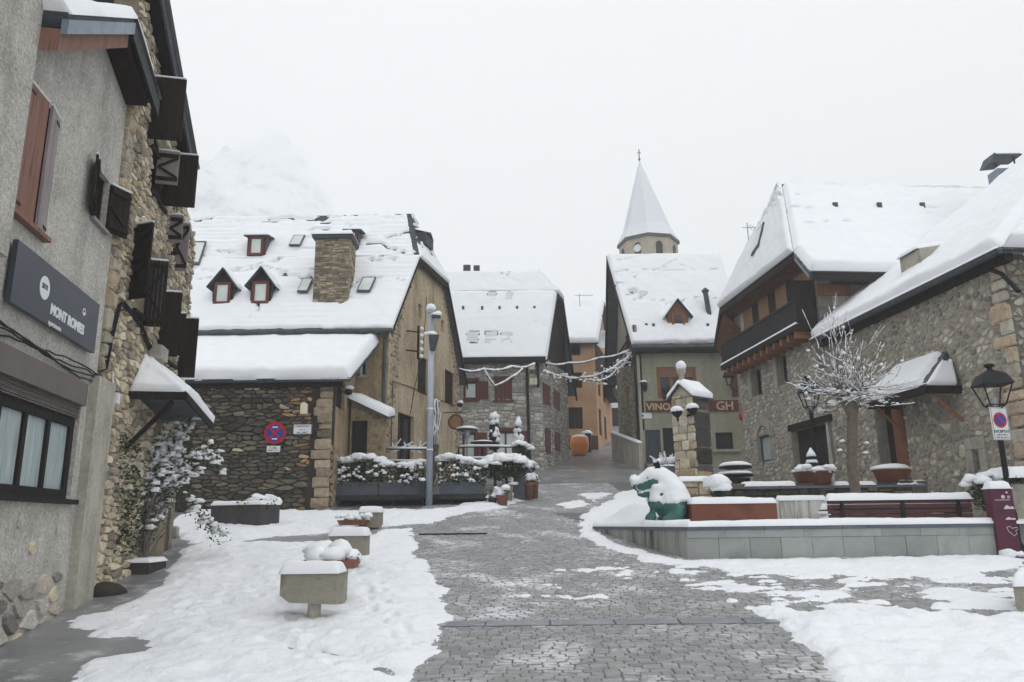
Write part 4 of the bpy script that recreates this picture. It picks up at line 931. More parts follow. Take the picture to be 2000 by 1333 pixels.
# verge boards
for a, b in ((E0, hl), (hl, hr_), (hr_, E1)): MB().prism([a, b, b - Vector((0, 0, .22)), a - Vector((0, 0, .22))], Vector((-.05, .01, 0))).build('verge_board', M['wood_dark' if a is not hr_ else 'iron'], hD)
bareD = both(cracks(5, lambda U, V: np.clip((V - .05) * 4, 0, 1), .010, .4), patchy(7, lambda U, V: np.clip((U - .965) * 40, 0, 1) * 1.0, .42))
snowquad([eL, E0, hl, midL], .15, parent=hD, courses=.06, res=.085, seed=51, rough=.35, rim=(1, 0, 0, 0), bare=cracks(5, lambda U, V: V > .12, .009, .1), wob=.3)
snowquad([midL, hl, ridR, rL], .13, hD, courses=.06, res=.085, seed=52, rough=.4, rim=(0, 0, 1, 0), bare=both(cracks(8, None, .012, .55), patchy(9, lambda U, V: np.clip((V - .6) * 2.5, 0, 1) * .9, .60, (1.0, 4.0)), lambda U, V, du, dv: (U > .985 - .01 * vn(du * 9, dv * 9, 3)) * 1.0))
snowquad([hl, hr_, ridR, ridR], .10, hD, res=.09, seed=53, rough=.4, rim=(1, 0, 0, 0), bare=lambda U, V, du, dv: np.clip((V - .25) * 6, 0, 1) * (fbm(du * 2, dv * 5, 3, 3) > .38))
MB().tube([eL + Vector((0, -.05, -.08)), E0 + Vector((0, -.05, -.08))], .085, 8).build('gutter', M['gutter'], hD)
MB().tube([E0 + Vector((-.12, -.02, -.1)), PD.pt(-.12, zDe - .6, .12), PD.pt(-.12, zDe - 2.5, .1), PD.pt(-.14, 2.2, .1)], .06, 8).build('downpipe', M['gutter'], hD)
ice = MB().prism([eL + Vector((0, -.02, .0)), E0 + Vector((0, -.02, 0)), E0 + Vector((0, .25, .16)), eL + Vector((0, .25, .16))], (0, 0, -.08)); ice.build('eave_slates', M['slate'], hD)
# point on the front slope for a picture position
fn_ = (E0 - eL).cross(ridR - E0).normalized()
def onD(px, py):
    x, y, z = ray(px, py); d_ = Vector((x, y, z)); o_ = Vector((0, 0, EYE)); k = (E0 - o_).dot(fn_) / d_.dot(fn_); return o_ + d_ * k
# chimney of stone
c0 = onD(610, 600); c1 = onD(678, 600); zt = at(640, 468, c0.y)[2]; PCh = Plane((c0.x, c0.y), (1, 0)); wch = c1.x - c0.x
hbox(PCh, (0, wch, c0.z - 1.0, zt), -1.0, 0, M['mortar'], hD, 'chimney'); chim = hD.children[-1] if False else [o for o in bpy.data.objects if o.name.startswith('chimney')][-1]
rubble(PCh, [(0, c0.z - .2), (wch, c0.z - .2), (wch, zt), (0, zt)], [], chim, hr=(.07, .13), wr=(.12, .34), gap=.015, dep=(.015, .04), tint=pick([(150, 132, 104), (128, 114, 92), (170, 150, 118), (108, 98, 82)]), seed=45, rnd=.7, keep=300)
PCh2 = Plane((c0.x + wch, c0.y), (0, 1)); rubble(PCh2, [(0, c0.z), (1.0, c0.z + .6), (1.0, zt), (0, zt)], [], chim, hr=(.07, .13), wr=(.12, .34), gap=.015, dep=(.015, .04), tint=pick([(150, 132, 104), (128, 114, 92), (170, 150, 118)]), seed=46, rnd=.7, keep=100)
MB().box((c0.x + wch / 2, c0.y + .5, zt + .10), (wch + .22, 1.25, .16), bevel=.03).build('chimney_cap', M['slate'], hD)
q = [(c0.x - .14, c0.y - .16, zt + .18), (c0.x + wch + .14, c0.y - .16, zt + .18), (c0.x + wch + .14, c0.y + 1.15, zt + .18), (c0.x - .14, c0.y + 1.15, zt + .18)]
snowquad(q, .16, hD, 'chimney_snow', res=.08, seed=54, edge=.12)
# dormers
def dormer(pxl, pxr, pyb, pyt, par, on, wood='wood_red', gable=True, pane='glass_pale', peak=0.0, hood=.12, cheek='slate', wf=(.1, .9, .02, .98)):
    b0 = on(pxl, pyb); b1 = on(pxr, pyb); Yf = (b0.y + b1.y) / 2 - .05; zb = min(b0.z, b1.z); tz = at((pxl + pxr) / 2, pyt, Yf)[2]; x0, x1 = b0.x, b1.x; wd = x1 - x0
    pl = Plane((x0, Yf), (1, 0)); mb = MB(); dp = 2.6 if gable else 2.0; zc = tz
    dm = MB().prism([(x0, Yf, zb - .05), (x1, Yf, zb - .05), (x1, Yf, zc), ((x0 + x1) / 2, Yf, zc + (wd * .62 if gable else 0)), (x0, Yf, zc)] if gable else [(x0, Yf, zb - .05), (x1, Yf, zb - .05), (x1, Yf, zc), (x0, Yf, zc)], (0, dp, 0)).build('dormer', M[cheek], par)
    fr = (wd * wf[0], wd * wf[1], zb + (zc - zb) * wf[2], zb + (zc - zb) * wf[3])
    if gable: MB().prism([(x0 + .01, Yf - .03, zb), (x1 - .01, Yf - .03, zb), (x1 - .01, Yf - .03, zc), ((x0 + x1) / 2, Yf - .03, zc + wd * .6), (x0 + .01, Yf - .03, zc)], (0, .028, 0)).build('front_board', M['wood_dark' if wood == 'wood_red' else wood], dm)
    else: MB().box(((x0 + x1) / 2, Yf - .015, (zb + zc) / 2), (wd, .028, zc - zb)).build('front_board', M[wood], dm)
    window(pl, fr, dm, wood, pane, fw=.1 if wd > .7 else .08, cols=1, off=.10)
    if gable:
        pk_ = Vector(((x0 + x1) / 2, Yf - hood * 2, zc + wd * .68)); e_ = hood + .04; sl2 = .68 * 2
        for sg, xe in ((-1, x0 - e_), (1, x1 + e_)):
            lo_ = Vector((xe, Yf - hood * 2, zc - e_ * 1.3)); q = [lo_, lo_ + Vector((0, dp, 0)), pk_ + Vector((0, dp, 0)), pk_]
            slab(q, .05, M['slate'], dm, 'dormer_roof')
            snowquad([lo_ + Vector((0, .25, .01)), lo_ + Vector((0, dp, .01)), pk_ + Vector((0, dp, .01)), pk_ + Vector((0, .25, .01))], .1, dm, 'dormer_snow', res=.08, seed=int(xe * 10) % 90, rim=(1, 0, 0, 1), edge=.06)
    else:
        q = [Vector((x0 - .12, Yf - .2, zc + .02)), Vector((x1 + .12, Yf - .2, zc + .02)), Vector((x1 + .12, Yf + dp, zc + dp * .22)), Vector((x0 - .12, Yf + dp, zc + dp * .22))]
        slab(q, .05, M['slate'], dm, 'dormer_roof'); snowquad([p + Vector((0, 0, .01)) for p in q], .12, dm, 'dormer_snow', res=.08, seed=int(x0 * 10) % 90, rim=(1, 1, 0, 1), edge=.1)
    return dm
dormer(415, 455, 597, 552, hD, onD); dormer(489, 530, 596, 550, hD, onD)
dormer(483, 519, 502, 463, hD, onD, gable=False); dormer(676, 700, 492, 452, hD, onD, gable=False)
def skylight(px0, py0, px1, py1, par, on, skew=20, lift=.16, pane='glass_pale'):
    a, b, c, d = on(px0, py1), on(px1, py1), on(px1 + skew, py0), on(px0 + skew, py0)
    n_ = (b - a).cross(d - a).normalized(); n_ = n_ if n_.z > 0 else -n_
    fr = MB(); q = [p + n_ * lift for p in (a, b, c, d)]; sk = MB().prism(q, n_ * .06).build('skylight', M['gutter'], par)
    m_ = (q[0] + q[1] + q[2] + q[3]) / 4; g_ = [lp(p, m_, .16) + n_ * .062 for p in q]; MB().prism(g_, n_ * .012).build('pane', M[pane], sk)
    return sk
skylight(582, 552, 602, 579, hD, onD, 12); skylight(698, 550, 724, 578, hD, onD, 12); skylight(566, 468, 588, 488, hD, onD, 10)
sk = [skylight(x_, 480, x_ + 30, 525, hD, onD, 14) for x_ in (362,)]
# small dark dormer on the hip
hc = (hl + hr_) / 2 * .45 + ridR * .55; MB().box(hc + Vector((.05, 0, -.1)), (.6, .9, .5), rz=-.24).build('hip_dormer', M['slate'], hD)
q = [Vector((hc.x - .3, hc.y - .5, hc.z + .3)), Vector((hc.x + .45, hc.y - .5, hc.z + .12)), Vector((hc.x + .45, hc.y + .5, hc.z + .12)), Vector((hc.x - .3, hc.y + .5, hc.z + .3))]
snowquad(q, .10, hD, 'hip_dormer_snow', res=.1, seed=3)

# small lean-to in the corner
hL = thing('lean_to_shed', 'little stone lean-to with dark plank door and sloping snowy roof', 'shed', (cD.x - 1.2, Yd - .8, 2.2))
l0 = at(690, 780, Yd - .1); l1 = at(757, 822, Yd - .9); Yl = 25.4; x0 = at(684, 850, Yl).x; x1 = at(752, 850, Yl).x; za = at(686, 780, Yl)[2]; zb = at(752, 818, Yl)[2]
PLn = Plane((x0, Yl), (1, 0)); dr = PLn.rect(684, 822, 717, 895)
dr = (dr[0] + .03, dr[1], 2.0, dr[3])
wl_ = polywall(PLn, [(0, 1.9), (x1 - x0, 1.9), (x1 - x0, zb), (0, za)], [dr], M['plaster_old'], hL, depth=.25, reveal=.15)
rubble2(PLn, [(0, 1.95), (x1 - x0, 1.95), (x1 - x0, zb), (0, za - .05)], [dr], wl_, size=(.28, .17), gap=.04, dep=(.006, .025), tint=pick([(140, 124, 96), (120, 108, 86), (156, 138, 110)]), seed=61, keep=80)
for i in range(4): hbox(PLn, (dr[0] + (dr[1] - dr[0]) / 4 * i + .004, dr[0] + (dr[1] - dr[0]) / 4 * (i + 1) - .004, dr[2], dr[3]), -.12, -.08, M['wood_black'], hL, 'door_plank')
q = [Vector((x0 - .1, Yl - .3, za + .02)), Vector((x1 + .15, Yl - .3, zb + .02)), Vector((x1 + .15, Yd - .02, zb + .25)), Vector((x0 - .1, Yd - .02, za + .25))]
slab(q, .07, M['slate'], hL); snowquad([p + Vector((0, 0, .005)) for p in q], .2, hL, res=.08, seed=62, edge=.14)
# ================================================================== houses up the lane and on the right
def P3(px, py, Y): return at(px, py, Y)
# ---- E  grey stone house with red shutters
Ye = 39.0; cE = at(1061, 800, Ye); hE = thing('grey_stone_house', 'grey stone house with red shutters and smooth snowy roof', 'house', (cE.x - 3, Ye + 3, 4))
PE = Plane((cE.x, Ye), (1, 0)); gE = Vector((.30, 1)).normalized(); PEg = Plane((cE.x, Ye), gE)
ex0 = -7.5; zEe = at(1000, 706, Ye)[2]
we = [PE.rect(905, 745, 933, 781), PE.rect(966, 742, 1000, 782), PE.rect(903, 845, 930, 880), PE.rect(966, 842, 1009, 884)]
we[3] = (we[3][0], we[3][1], we[3][2] - .4, we[3][3]); we[2] = (we[2][0], we[2][1], we[2][2] - .4, we[2][3])
outE = [(ex0 - cE.x, 3.6), (0, 3.6), (0, zEe), (ex0 - cE.x, zEe)]
wE = polywall(PE, outE, we, M['mortar_grey'], hE, depth=.4, reveal=.2)
palE = [(168, 164, 155), (184, 180, 171), (150, 146, 138), (194, 190, 180), (162, 154, 142)]
rubble(PE, [(-4.6, 3.7), (0, 3.7), (0, zEe), (-4.6, zEe)], we, wE, hr=(.13, .24), wr=(.2, .5), gap=.03, dep=(.015, .04), tint=pick(palE), seed=71, rnd=.8)
sE_ = PEg.st(1110, 800)[0]
mE = sE_ / 2; zrE = at(1047, 531, Ye + mE * gE.y)[2]
zh = PEg.st(1083, 583)[1]; kE = (zh - zEe) / (zrE - zEe); shE = mE * kE
wg = [PEg.rect(1060, 752, 1073, 790), PEg.rect(1081, 765, 1092, 800), PEg.rect(1064, 838, 1074, 885), PEg.rect(1084, 845, 1093, 880)]
outg = [(0, 3.6), (sE_, 3.6), (sE_, zEe), (sE_ - shE, zh), (shE, zh), (0, zEe)]
wEg = polywall(PEg, outg, wg, M['mortar_grey'], hE, depth=.4, reveal=.15)
rubble(PEg, [(0.02, 3.8), (sE_, 3.8), (sE_, zEe + .3), (0.02, zEe + .3)], wg, wEg, hr=(.13, .24), wr=(.2, .5), gap=.03, dep=(.015, .04), tint=pick(palE), seed=72, rnd=.8)
# boarded brown gable head
for i in range(14):
    a0, a1 = sE_ * i / 14, sE_ * (i + 1) / 14; m_ = (a0 + a1) / 2; hh = zEe + (zh - zEe) * min(1, min(m_, sE_ - m_) / shE)
    if hh > zEe + .4: hbox(PEg, (a0 + .005, a1 - .005, zEe + .34, hh - .05), .01, .05, M['wood_dark'], hE, 'gable_board')
for i, r in enumerate(wg): hbox(PEg, r, .0, .05, M['wood_red'], hE, 'shutter')
for i, r in enumerate(we):
    if i == 1:
        for k in range(4): hbox(PE, (r[0] + (r[1] - r[0]) / 4 * k + .006, r[0] + (r[1] - r[0]) / 4 * (k + 1) - .006, r[2], r[3]), -.02, .03, M['wood_red'], hE, 'shutter')
    else:
        window(PE, r, hE, 'wood_red', 'glass_pale', cols=2 if i == 3 else 1, off=-.08, fw=.12)
        hbox(PE, (r[1] + .02, r[1] + .55, r[2], r[3] - .02), .03, .08, M['wood_red'], hE, 'shutter')
    hbox(PE, (r[0] - .08, r[1] + .08, r[3], r[3] + .16), -.02, .06, M['wood_red'], hE, 'lintel')
    hbox(PE, (r[0] - .1, r[1] + .1, r[2] - .1, r[2]), -.02, .08, M['wood_red'], hE, 'window_sill')
E0_ = PEg.pt(-.4, zEe - .12, .35); hl_ = PEg.pt(shE, zh, .4); hrE = PEg.pt(sE_ - shE, zh, .4); E1_ = PEg.pt(sE_ + .5, zEe - .9, .45)
rid = at(1047, 531, PEg.pt(mE, 0).y); eLE = Vector((ex0, E0_.y, E0_.z)); rLE = Vector((ex0, rid.y, rid.z)); kf = (zh - E0_.z) / (rid.z - E0_.z); mLE = lp(eLE, rLE, kf)
slates([eLE, E0_, hl_, mLE], hE, .1); slates([mLE, hl_, rid, rLE], hE, .08); slates([hl_, hrE, rid, rid], hE, .05, 'hip_roof')
mb2 = mLE + Vector((0, 2 * (rid.y - mLE.y), 0)); slates([E1_, Vector((ex0, E1_.y, E1_.z)), mb2, hrE], hE, .08); slates([hrE, mb2, rLE, rid], hE, .08)
for a, b in ((E0_, hl_), (hl_, hrE), (hrE, E1_)): MB().prism([a, b, b - Vector((0, 0, .3)), a - Vector((0, 0, .3))], Vector((-.08, .02, 0))).build('verge_board', M['wood_dark'], hE)
MB().prism([hl_ - Vector((0, 0, .3)), hrE - Vector((0, 0, .3)), E1_ - Vector((0, 0, .3)), PEg.pt(sE_, zEe, .02), PEg.pt(sE_ - shE, zh - .1, .02), PEg.pt(shE, zh - .1, .02)], (0, 0, .04)).build('soffit', M['wood_dark'], hE)
snowquad([eLE, E0_, hl_, mLE], .24, hE, courses=.04, res=.13, seed=73, rough=.2, rim=(1, 1, 0, 0), edge=.2); snowquad([mLE, hl_, rid, rLE], .22, hE, res=.13, seed=74, rough=.3, rim=(0, 0, 1, 0), bare=cracks(12, lambda U, V: V > .7, .012, .7)); snowquad([hl_, hrE, rid, rid], .2, hE, res=.13, seed=75, rim=(1, 0, 0, 0))
MB().box(((ex0 + cE.x) / 2, Ye - .35, zEe - .02), (cE.x - ex0 + .3, .7, .22)).build('eave_beam', M['wood_black'], hE)
fnE = (E0_ - eLE).cross(rid - E0_).normalized()
def onE(px, py):
    d_ = Vector(ray(px, py)); o_ = Vector((0, 0, EYE)); return o_ + d_ * ((E0_ - o_).dot(fnE) / d_.dot(fnE))
M['spire_pane'] = pm('frosted_pane', [C(196, 202, 206), C(216, 220, 224)], 2, .5)
for x_ in (908, 944, 975): skylight(x_, 652, x_ + 27, 676, hE, onE, 3, .165, 'spire_pane')
for x_ in (949, 984): skylight(x_, 575, x_ + 20, 592, hE, onE, 3, .165, 'spire_pane')
for x_ in (905, 942, 976, 1010, 1044):
    p = onE(x_, 612); MB().box(p + Vector((0, -.15, .22)), (.12, .05, .28)).build('snow_guard', M['gutter'], hE)
pts = onE(912, 531); MB().box(pts + Vector((0, 0, .1)), (.4, .4, .5)).build('ridge_vent', M['slate'], hE); MB().box(onE(931, 531) + Vector((0, 0, .1)), (.35, .35, .45)).build('ridge_vent', M['slate'], hE)
MB().tube([PE.pt(PE.st(1030, 800)[0], zEe - .3, .1), PE.pt(PE.st(1033, 800)[0], 4.2, .1)], .07, 8).build('downpipe', M['iron'], hE)
ub = thing('meter_boxes', 'pair of pale utility boxes with black pole high on the grey stone house', 'box', PE.pt(PE.st(1042, 750)[0], PE.st(1042, 752)[1], .1))
for x_ in (1034, 1043): hbox(PE, PE.rect(x_, 740, x_ + 8, 753), .05, .25, M['cream'], ub, 'case')
a, t = PE.st(1050, 720); MB().tube([PE.pt(a, t - 1.0, .2), PE.pt(a, t + .5, .2)], .07, 8).build('post', M['iron'], ub)
MB().box(PE.pt(PE.st(1038, 720)[0], PE.st(1038, 720)[1], .35), (.3, .3, .3), bevel=.03).build('floodlight', M['cream'], ub)
# ---- F  orange house
Yf = 50.0; cF = at(1165, 780, Yf); hF = thing('orange_house', 'tall orange plaster house with brown shutters up the lane', 'house', (cF.x - 2, Yf + 3, 6))
M['orange'] = pm('orange_plaster', [C(164, 126, 96), C(188, 150, 116), C(200, 164, 132)], .7, .9, .4, 20, detail=8)
PF = Plane((cF.x, Yf), (1, 0)); pf2 = at(1194, 780, 58.5); PFg = Plane((cF.x, Yf), (pf2.x - cF.x, 58.5 - Yf)); sF = PFg.st(1194, 780)[0]
zF = at(1140, 672, Yf)[2]; fx = -2.5
wf_ = [PF.rect(1109, 668, 1133, 694), PF.rect(1110, 728, 1137, 758), PF.rect(1108, 796, 1138, 838)]
wF = polywall(PF, [(fx - cF.x, 5.2), (0, 5.2), (0, zF), (fx - cF.x, zF)], wf_, M['orange'], hF, depth=.4, reveal=.15)
for r in wf_:
    sh0 = None
    for k in range(4):
        b = hb(MB(), PF, (r[0] + (r[1] - r[0]) / 4 * k + .005, r[0] + (r[1] - r[0]) / 4 * (k + 1) - .005, r[2], r[3]), -.06, -.01)
        if sh0 is None: sh0 = b.build('shutter', M['wood_dark'], hF)
        else: b.build('plank', M['wood_dark'], sh0)
pkF = PFg.st(1180, 610); zFg = pkF[1]
zz_ = lambda y: PFg.st(1172, y)[1]
wF2 = [(sF * a, sF * b, min(zz_(y0), zz_(y1)), max(zz_(y0), zz_(y1))) for a, b, y0, y1 in ((.12, .26, 745, 775), (.42, .56, 748, 776), (.10, .24, 800, 850), (.42, .56, 805, 850), (.44, .56, 640, 655))]
wFg = polywall(PFg, [(0, 5.2), (sF, 5.2), (sF, zF), (sF / 2, zFg), (0, zF)], wF2, M['orange'], hF, depth=.4, reveal=.15)
for r in wF2: hbox(PFg, r, -.1, -.04, M['wood_dark'], hF, 'shutter')
hbox(PFg, (.1, sF - .1, zF - 2.0, zF + .2), .01, .05, M['wood_dark'], hF, 'gable_board')
bz = PFg.rect(1178, 760, 1190, 780); hbox(PFg, bz, .02, .7, M['wood_dark'], hF, 'balcony')
eaF = PFg.pt(-.4, zF - .05, .3); pkf3 = PFg.pt(sF / 2, zFg + .25, .3); q = [Vector((fx, eaF.y, eaF.z)), eaF, pkf3, Vector((fx, pkf3.y, pkf3.z))]
slates(q, hF, .1); snowquad(q, .3, hF, res=.16, seed=81, rough=.25, rim=(1, 1, 1, 0), edge=.2, bare=cracks(14, lambda U, V: V > .6, .012, .5))
ea2 = PFg.pt(sF + .4, zF - .6, .3); q2 = [ea2, Vector((fx, ea2.y, ea2.z)), Vector((fx, pkf3.y, pkf3.z)), pkf3]; slates(q2, hF, .1)
hbox(PF, (fx - cF.x, 0.01, 4.9, 6.9), .01, .05, pm('stained_base', [C(70, 52, 44), C(110, 78, 60)], 1.2, .9, .5, 20), hF, 'plinth')
MB().tube([at(1160, 600 + 12, 53) + Vector((-1, 0, -1.2)), at(1160, 600, 53) + Vector((-1, 0, 1.0))], .03, 5).build('aerial_mast', M['galv'], hF)
an = at(1160, 577, 53) + Vector((-1, 0, 0)); MB().box(an + Vector((.3, 0, 0)), (1.3, .03, .04)).build('aerial', M['galv'], hF)
dish = thing('satellite_dish', 'white satellite dish on the side of the orange house', 'dish', PFg.pt(.6, zF - 1.0, .4)); dc = PFg.pt(1.0, PFg.st(1172, 678)[1], .5)
nd = Vector((.1, -1, .25)).normalized(); u_ = nd.cross(Vector((0, 0, 1))).normalized(); v_ = nd.cross(u_); rg_ = []
dv = [dc - nd * -.0]; 
for rr, dd in ((.35, .04), (.7, .16)): dv += [dc + u_ * (rr * math.cos(x)) + v_ * (rr * math.sin(x)) + nd * dd for x in np.linspace(0, 2 * math.pi, 15)[:-1]]
obj('bowl', dv, [(0, 1 + i, 1 + (i + 1) % 14) for i in range(14)] + [(1 + i, 15 + i, 15 + (i + 1) % 14, 1 + (i + 1) % 14) for i in range(14)], M['white'], dish, True); MB().tube([dc - v_ * .6, dc + nd * .7], .03, 5).build('feed_arm', M['galv'], dish); MB().tube([dc, PFg.pt(1.0, dc.z - .2, 0)], .04, 5).build('bracket', M['galv'], dish)
# ---- white house closing the lane
Yw = 72.0; hW = thing('white_house', 'pale white house with dark garage closing the end of the lane', 'house', (at(1205, 800, Yw).x, Yw + 2, 10)); PW = Plane((0, Yw), (1, 0)); r = PW.rect(1180, 700, 1235, 900); gdr = PW.rect(1190, 797, 1215, 868)
polywall(PW, [(r[0], 9), (r[1], 9), (r[1], r[3]), (r[0], r[3])], [gdr], pm('pale_plaster', [C(206, 210, 214), C(222, 226, 228)], 1, .9), hW); hbox(PW, (gdr[0], gdr[1], gdr[2] - .5, gdr[3]), -.1, -.05, M['wood_dark'], hW, 'garage_door')
q = [PW.pt(r[0], r[3], .4), PW.pt(r[1], r[3], .4), PW.pt(r[1], r[3] + 4, -5), PW.pt(r[0], r[3] + 4, -5)]; slab(q, .15, M['slate'], hW); snowquad(q, .3, hW, res=.3, seed=82)
# ---- G  olive rendered wine house
Yg = 39.0; cG = at(1242, 800, Yg); hG = thing('olive_house', 'olive rendered house with carved wine sign and wooden dormer', 'house', (cG.x + 3, Yg + 3, 4.1))
M['olive'] = pm('olive_render', [C(146, 144, 126), C(164, 161, 142)], .6, .92, .3, 30, speck=(7, .14), streak=(1.4, .25))
PG = Plane((cG.x, Yg), (1, 0)); PGg = Plane((cG.x, Yg), (0, 1), side=-1); xG1 = at(1462, 800, Yg).x - cG.x; zG = at(1340, 682, Yg)[2]
wg_ = [PG.rect(1283, 717, 1361, 778), PG.rect(1252, 840, 1291, 905), PG.rect(1296, 836, 1330, 910), PG.rect(1398, 845, 1432, 880)]
wg_[1] = (wg_[1][0], wg_[1][1], 4.3, wg_[1][3]); wg_[2] = (wg_[2][0], wg_[2][1], 4.2, wg_[2][3])
wG = polywall(PG, [(0, 3.4), (xG1, 3.4), (xG1, zG), (0, zG)], wg_, M['olive'], hG, depth=.4, reveal=.2)
window(PG, wg_[0], hG, 'wood_orange', 'glass', cols=3, fw=.2, off=-.06); r = wg_[0]; hbox(PG, (r[0] + .2, r[1] - .2, r[3] - .55, r[3] - .2), -.05, .01, M['wood_brown'], hG, 'roller_blind')
fb = thing('window_box', 'dark window box of frosted plants under the olive house window', 'window box', PG.pt(r[0] + .3, r[2], .1)); hbox(PG, (r[0] + .25, r[1] - .25, r[2] - .05, r[2] + .2), .01, .25, M['iron'], fb, 'trough')
mbx = MB(); rs = random.Random(3)
for k in range(40):
    p = PG.pt(rs.uniform(r[0] + .3, r[1] - .3), r[2] + .2 + rs.uniform(0, .25), .13); mbx.add([p, p + Vector((rs.uniform(-.1, .1), rs.uniform(-.1, 0), .12)), p + Vector((rs.uniform(-.1, .1), -.05, .02))], [(0, 1, 2)])
mbx.build('plants', M['leaf'], fb, kind='stuff')
M['blue_door'] = pm('blue_door', [C(50, 54, 62), C(72, 78, 88)], 2, .5, .3, 20, stretch=(4, 1, .5))
for k in range(4): hbox(PG, (wg_[1][0] + (wg_[1][1] - wg_[1][0]) / 4 * k + .005, wg_[1][0] + (wg_[1][1] - wg_[1][0]) / 4 * (k + 1) - .005, wg_[1][2], wg_[1][3]), -.1, -.05, M['blue_door'], hG, 'garage_plank')
hbox(PG, wg_[2], -.18, -.13, M['glass'], hG, 'glass_door'); hbox(PG, (wg_[2][0], wg_[2][0] + .1, wg_[2][2], wg_[2][3]), -.13, -.05, M['iron'], hG, 'door_frame')
window(PG, wg_[3], hG, 'wood_dark', 'glass', cols=1, off=-.1, fw=.1); rr = PG.rect(1392, 878, 1446, 883); hbox(PG, rr, .0, .14, M['concrete'], hG, 'window_sill')
rr = PG.rect(1428, 718, 1440, 775); hbox(PG, rr, .02, .07, M['wood_red'], hG, 'shutter')
# gable side on the lane: render above, rubble below
sG = 6.6; mG = sG / 2; zrG = at(1300, 499, Yg + mG)[2]; zS = PGg.st(1225, 690)[1] - .4
wgg = [PGg.rect(1222, 645, 1237, 690), PGg.rect(1223, 752, 1227, 795)]
wGg = polywall(PGg, [(0, 3.4), (sG, 3.4), (sG, zG), (mG, zrG - .3), (0, zG)], wgg, M['olive'], hG, depth=.4, reveal=.2)
rubble2(PGg, [(.02, 3.5), (sG, 3.5), (sG, zS), (.02, zS)], wgg, wGg, size=(.34, .2), gap=.04, dep=(.01, .03), tint=pick([(132, 118, 98), (150, 138, 116), (116, 106, 90)]), seed=92, keep=260)
for r in wgg: hbox(PGg, r, -.08, -.03, M['wood_red'], hG, 'shutter')
for k in (0, 1): hbox(PGg, (.1, sG - .1, zG + .5 + k * .3, zG + .62 + k * .3), .01, .06, M['wood_dark'], hG, 'timber_band')
eG0 = Vector((cG.x - .7, Yg - .5, zG + .0)); eG1 = Vector((cG.x + xG1, Yg - .5, zG)); rG0 = Vector((cG.x - .75, Yg + mG, zrG)); rG1 = Vector((cG.x + xG1, Yg + mG, zrG)); kG = Vector((cG.x - .7, Yg + sG + .6, zG - .6)); kG1 = Vector((cG.x + xG1, Yg + sG + .6, zG - .6))
eG0 = Vector((cG.x - .12, Yg - .5, zG))
slates([eG0, eG1, rG1, rG0], hG, .12); slates([kG1, kG, rG0, rG1], hG, .12)
MB().prism([rG0, kG, kG - Vector((0, 0, .4)), rG0 - Vector((0, 0, .5))], (.12, 0, 0)).build('verge_board', M['wood_dark'], hG); MB().prism([rG0 + Vector((.12, 0, -.1)), kG + Vector((.12, 0, -.1)), Vector((cG.x, kG.y, kG.z - .1)), Vector((cG.x, rG0.y, rG0.z - .1))], (0, 0, -.08)).build('soffit', M['wood_dark'], hG)
MB().prism([rG0, eG0, eG0 - Vector((0, 0, .3)), rG0 - Vector((0, 0, .4))], (.1, 0, 0)).build('verge_board', M['wood_dark'], hG)
snowquad([eG0 + Vector((0, .12, .18)), eG1 + Vector((0, .12, .18)), rG1, rG0], .24, hG, res=.08, seed=93, rough=.25, rim=(1, 0, 1, 1), edge=.16, wob=.3, bare=both(cracks(17, lambda U, V: (V > .38) * .55, .007, .5, (.22, .8)), cracks(19, lambda U, V: (V > .5) * .5, .006, .3, (.3, 1.0))))
MB().tube([eG0 + Vector((0, -.06, 0)), eG1 + Vector((0, -.06, 0))], .10, 8).build('gutter', M['gutter'], hG); MB().box((cG.x + xG1 / 2, Yg - .22, zG - .12), (xG1 + .2, .5, .2)).build('eave_beam', M['wood_black'], hG)
MB().tube([Vector((cG.x + .05, Yg - .35, zG - .1)), Vector((cG.x + .06, Yg - .1, zG - .6)), Vector((cG.x + .06, Yg - .1, 4.0))], .07, 8).build('downpipe', M['iron'], hG)
hbox(PG, (.09, .3, 3.6, zG - .3), .003, .03, pm('edge_render', [C(176, 172, 160)], 1, .9), hG, 'corner_strip')
fnG = (eG1 - eG0).cross(rG0 - eG0).normalized()
def onG(px, py):
    d_ = Vector(ray(px, py)); o_ = Vector((0, 0, EYE)); return o_ + d_ * ((eG0 - o_).dot(fnG) / d_.dot(fnG))
dormer(1304, 1345, 643, 612, hG, onG, wood='wood_orange', pane='glass', hood=.16, wf=(.2, .8, .08, .92))
p = onG(1387, 625); MB().tube([p, p + Vector((-.15, 0, 1.55))], .14, 8).build('flue', M['gutter'], hG); MB().lathe(p + Vector((-.15, 0, 1.55)), [(.2, 0), (.2, .08), (.05, .22)], 10).build('flue_cap', M['gutter'], hG)
for x_ in (1262, 1276, 1382): MB().box(onG(x_, 645) + Vector((0, -.12, .2)), (.14, .05, .26)).build('snow_guard', M['gutter'], hG)
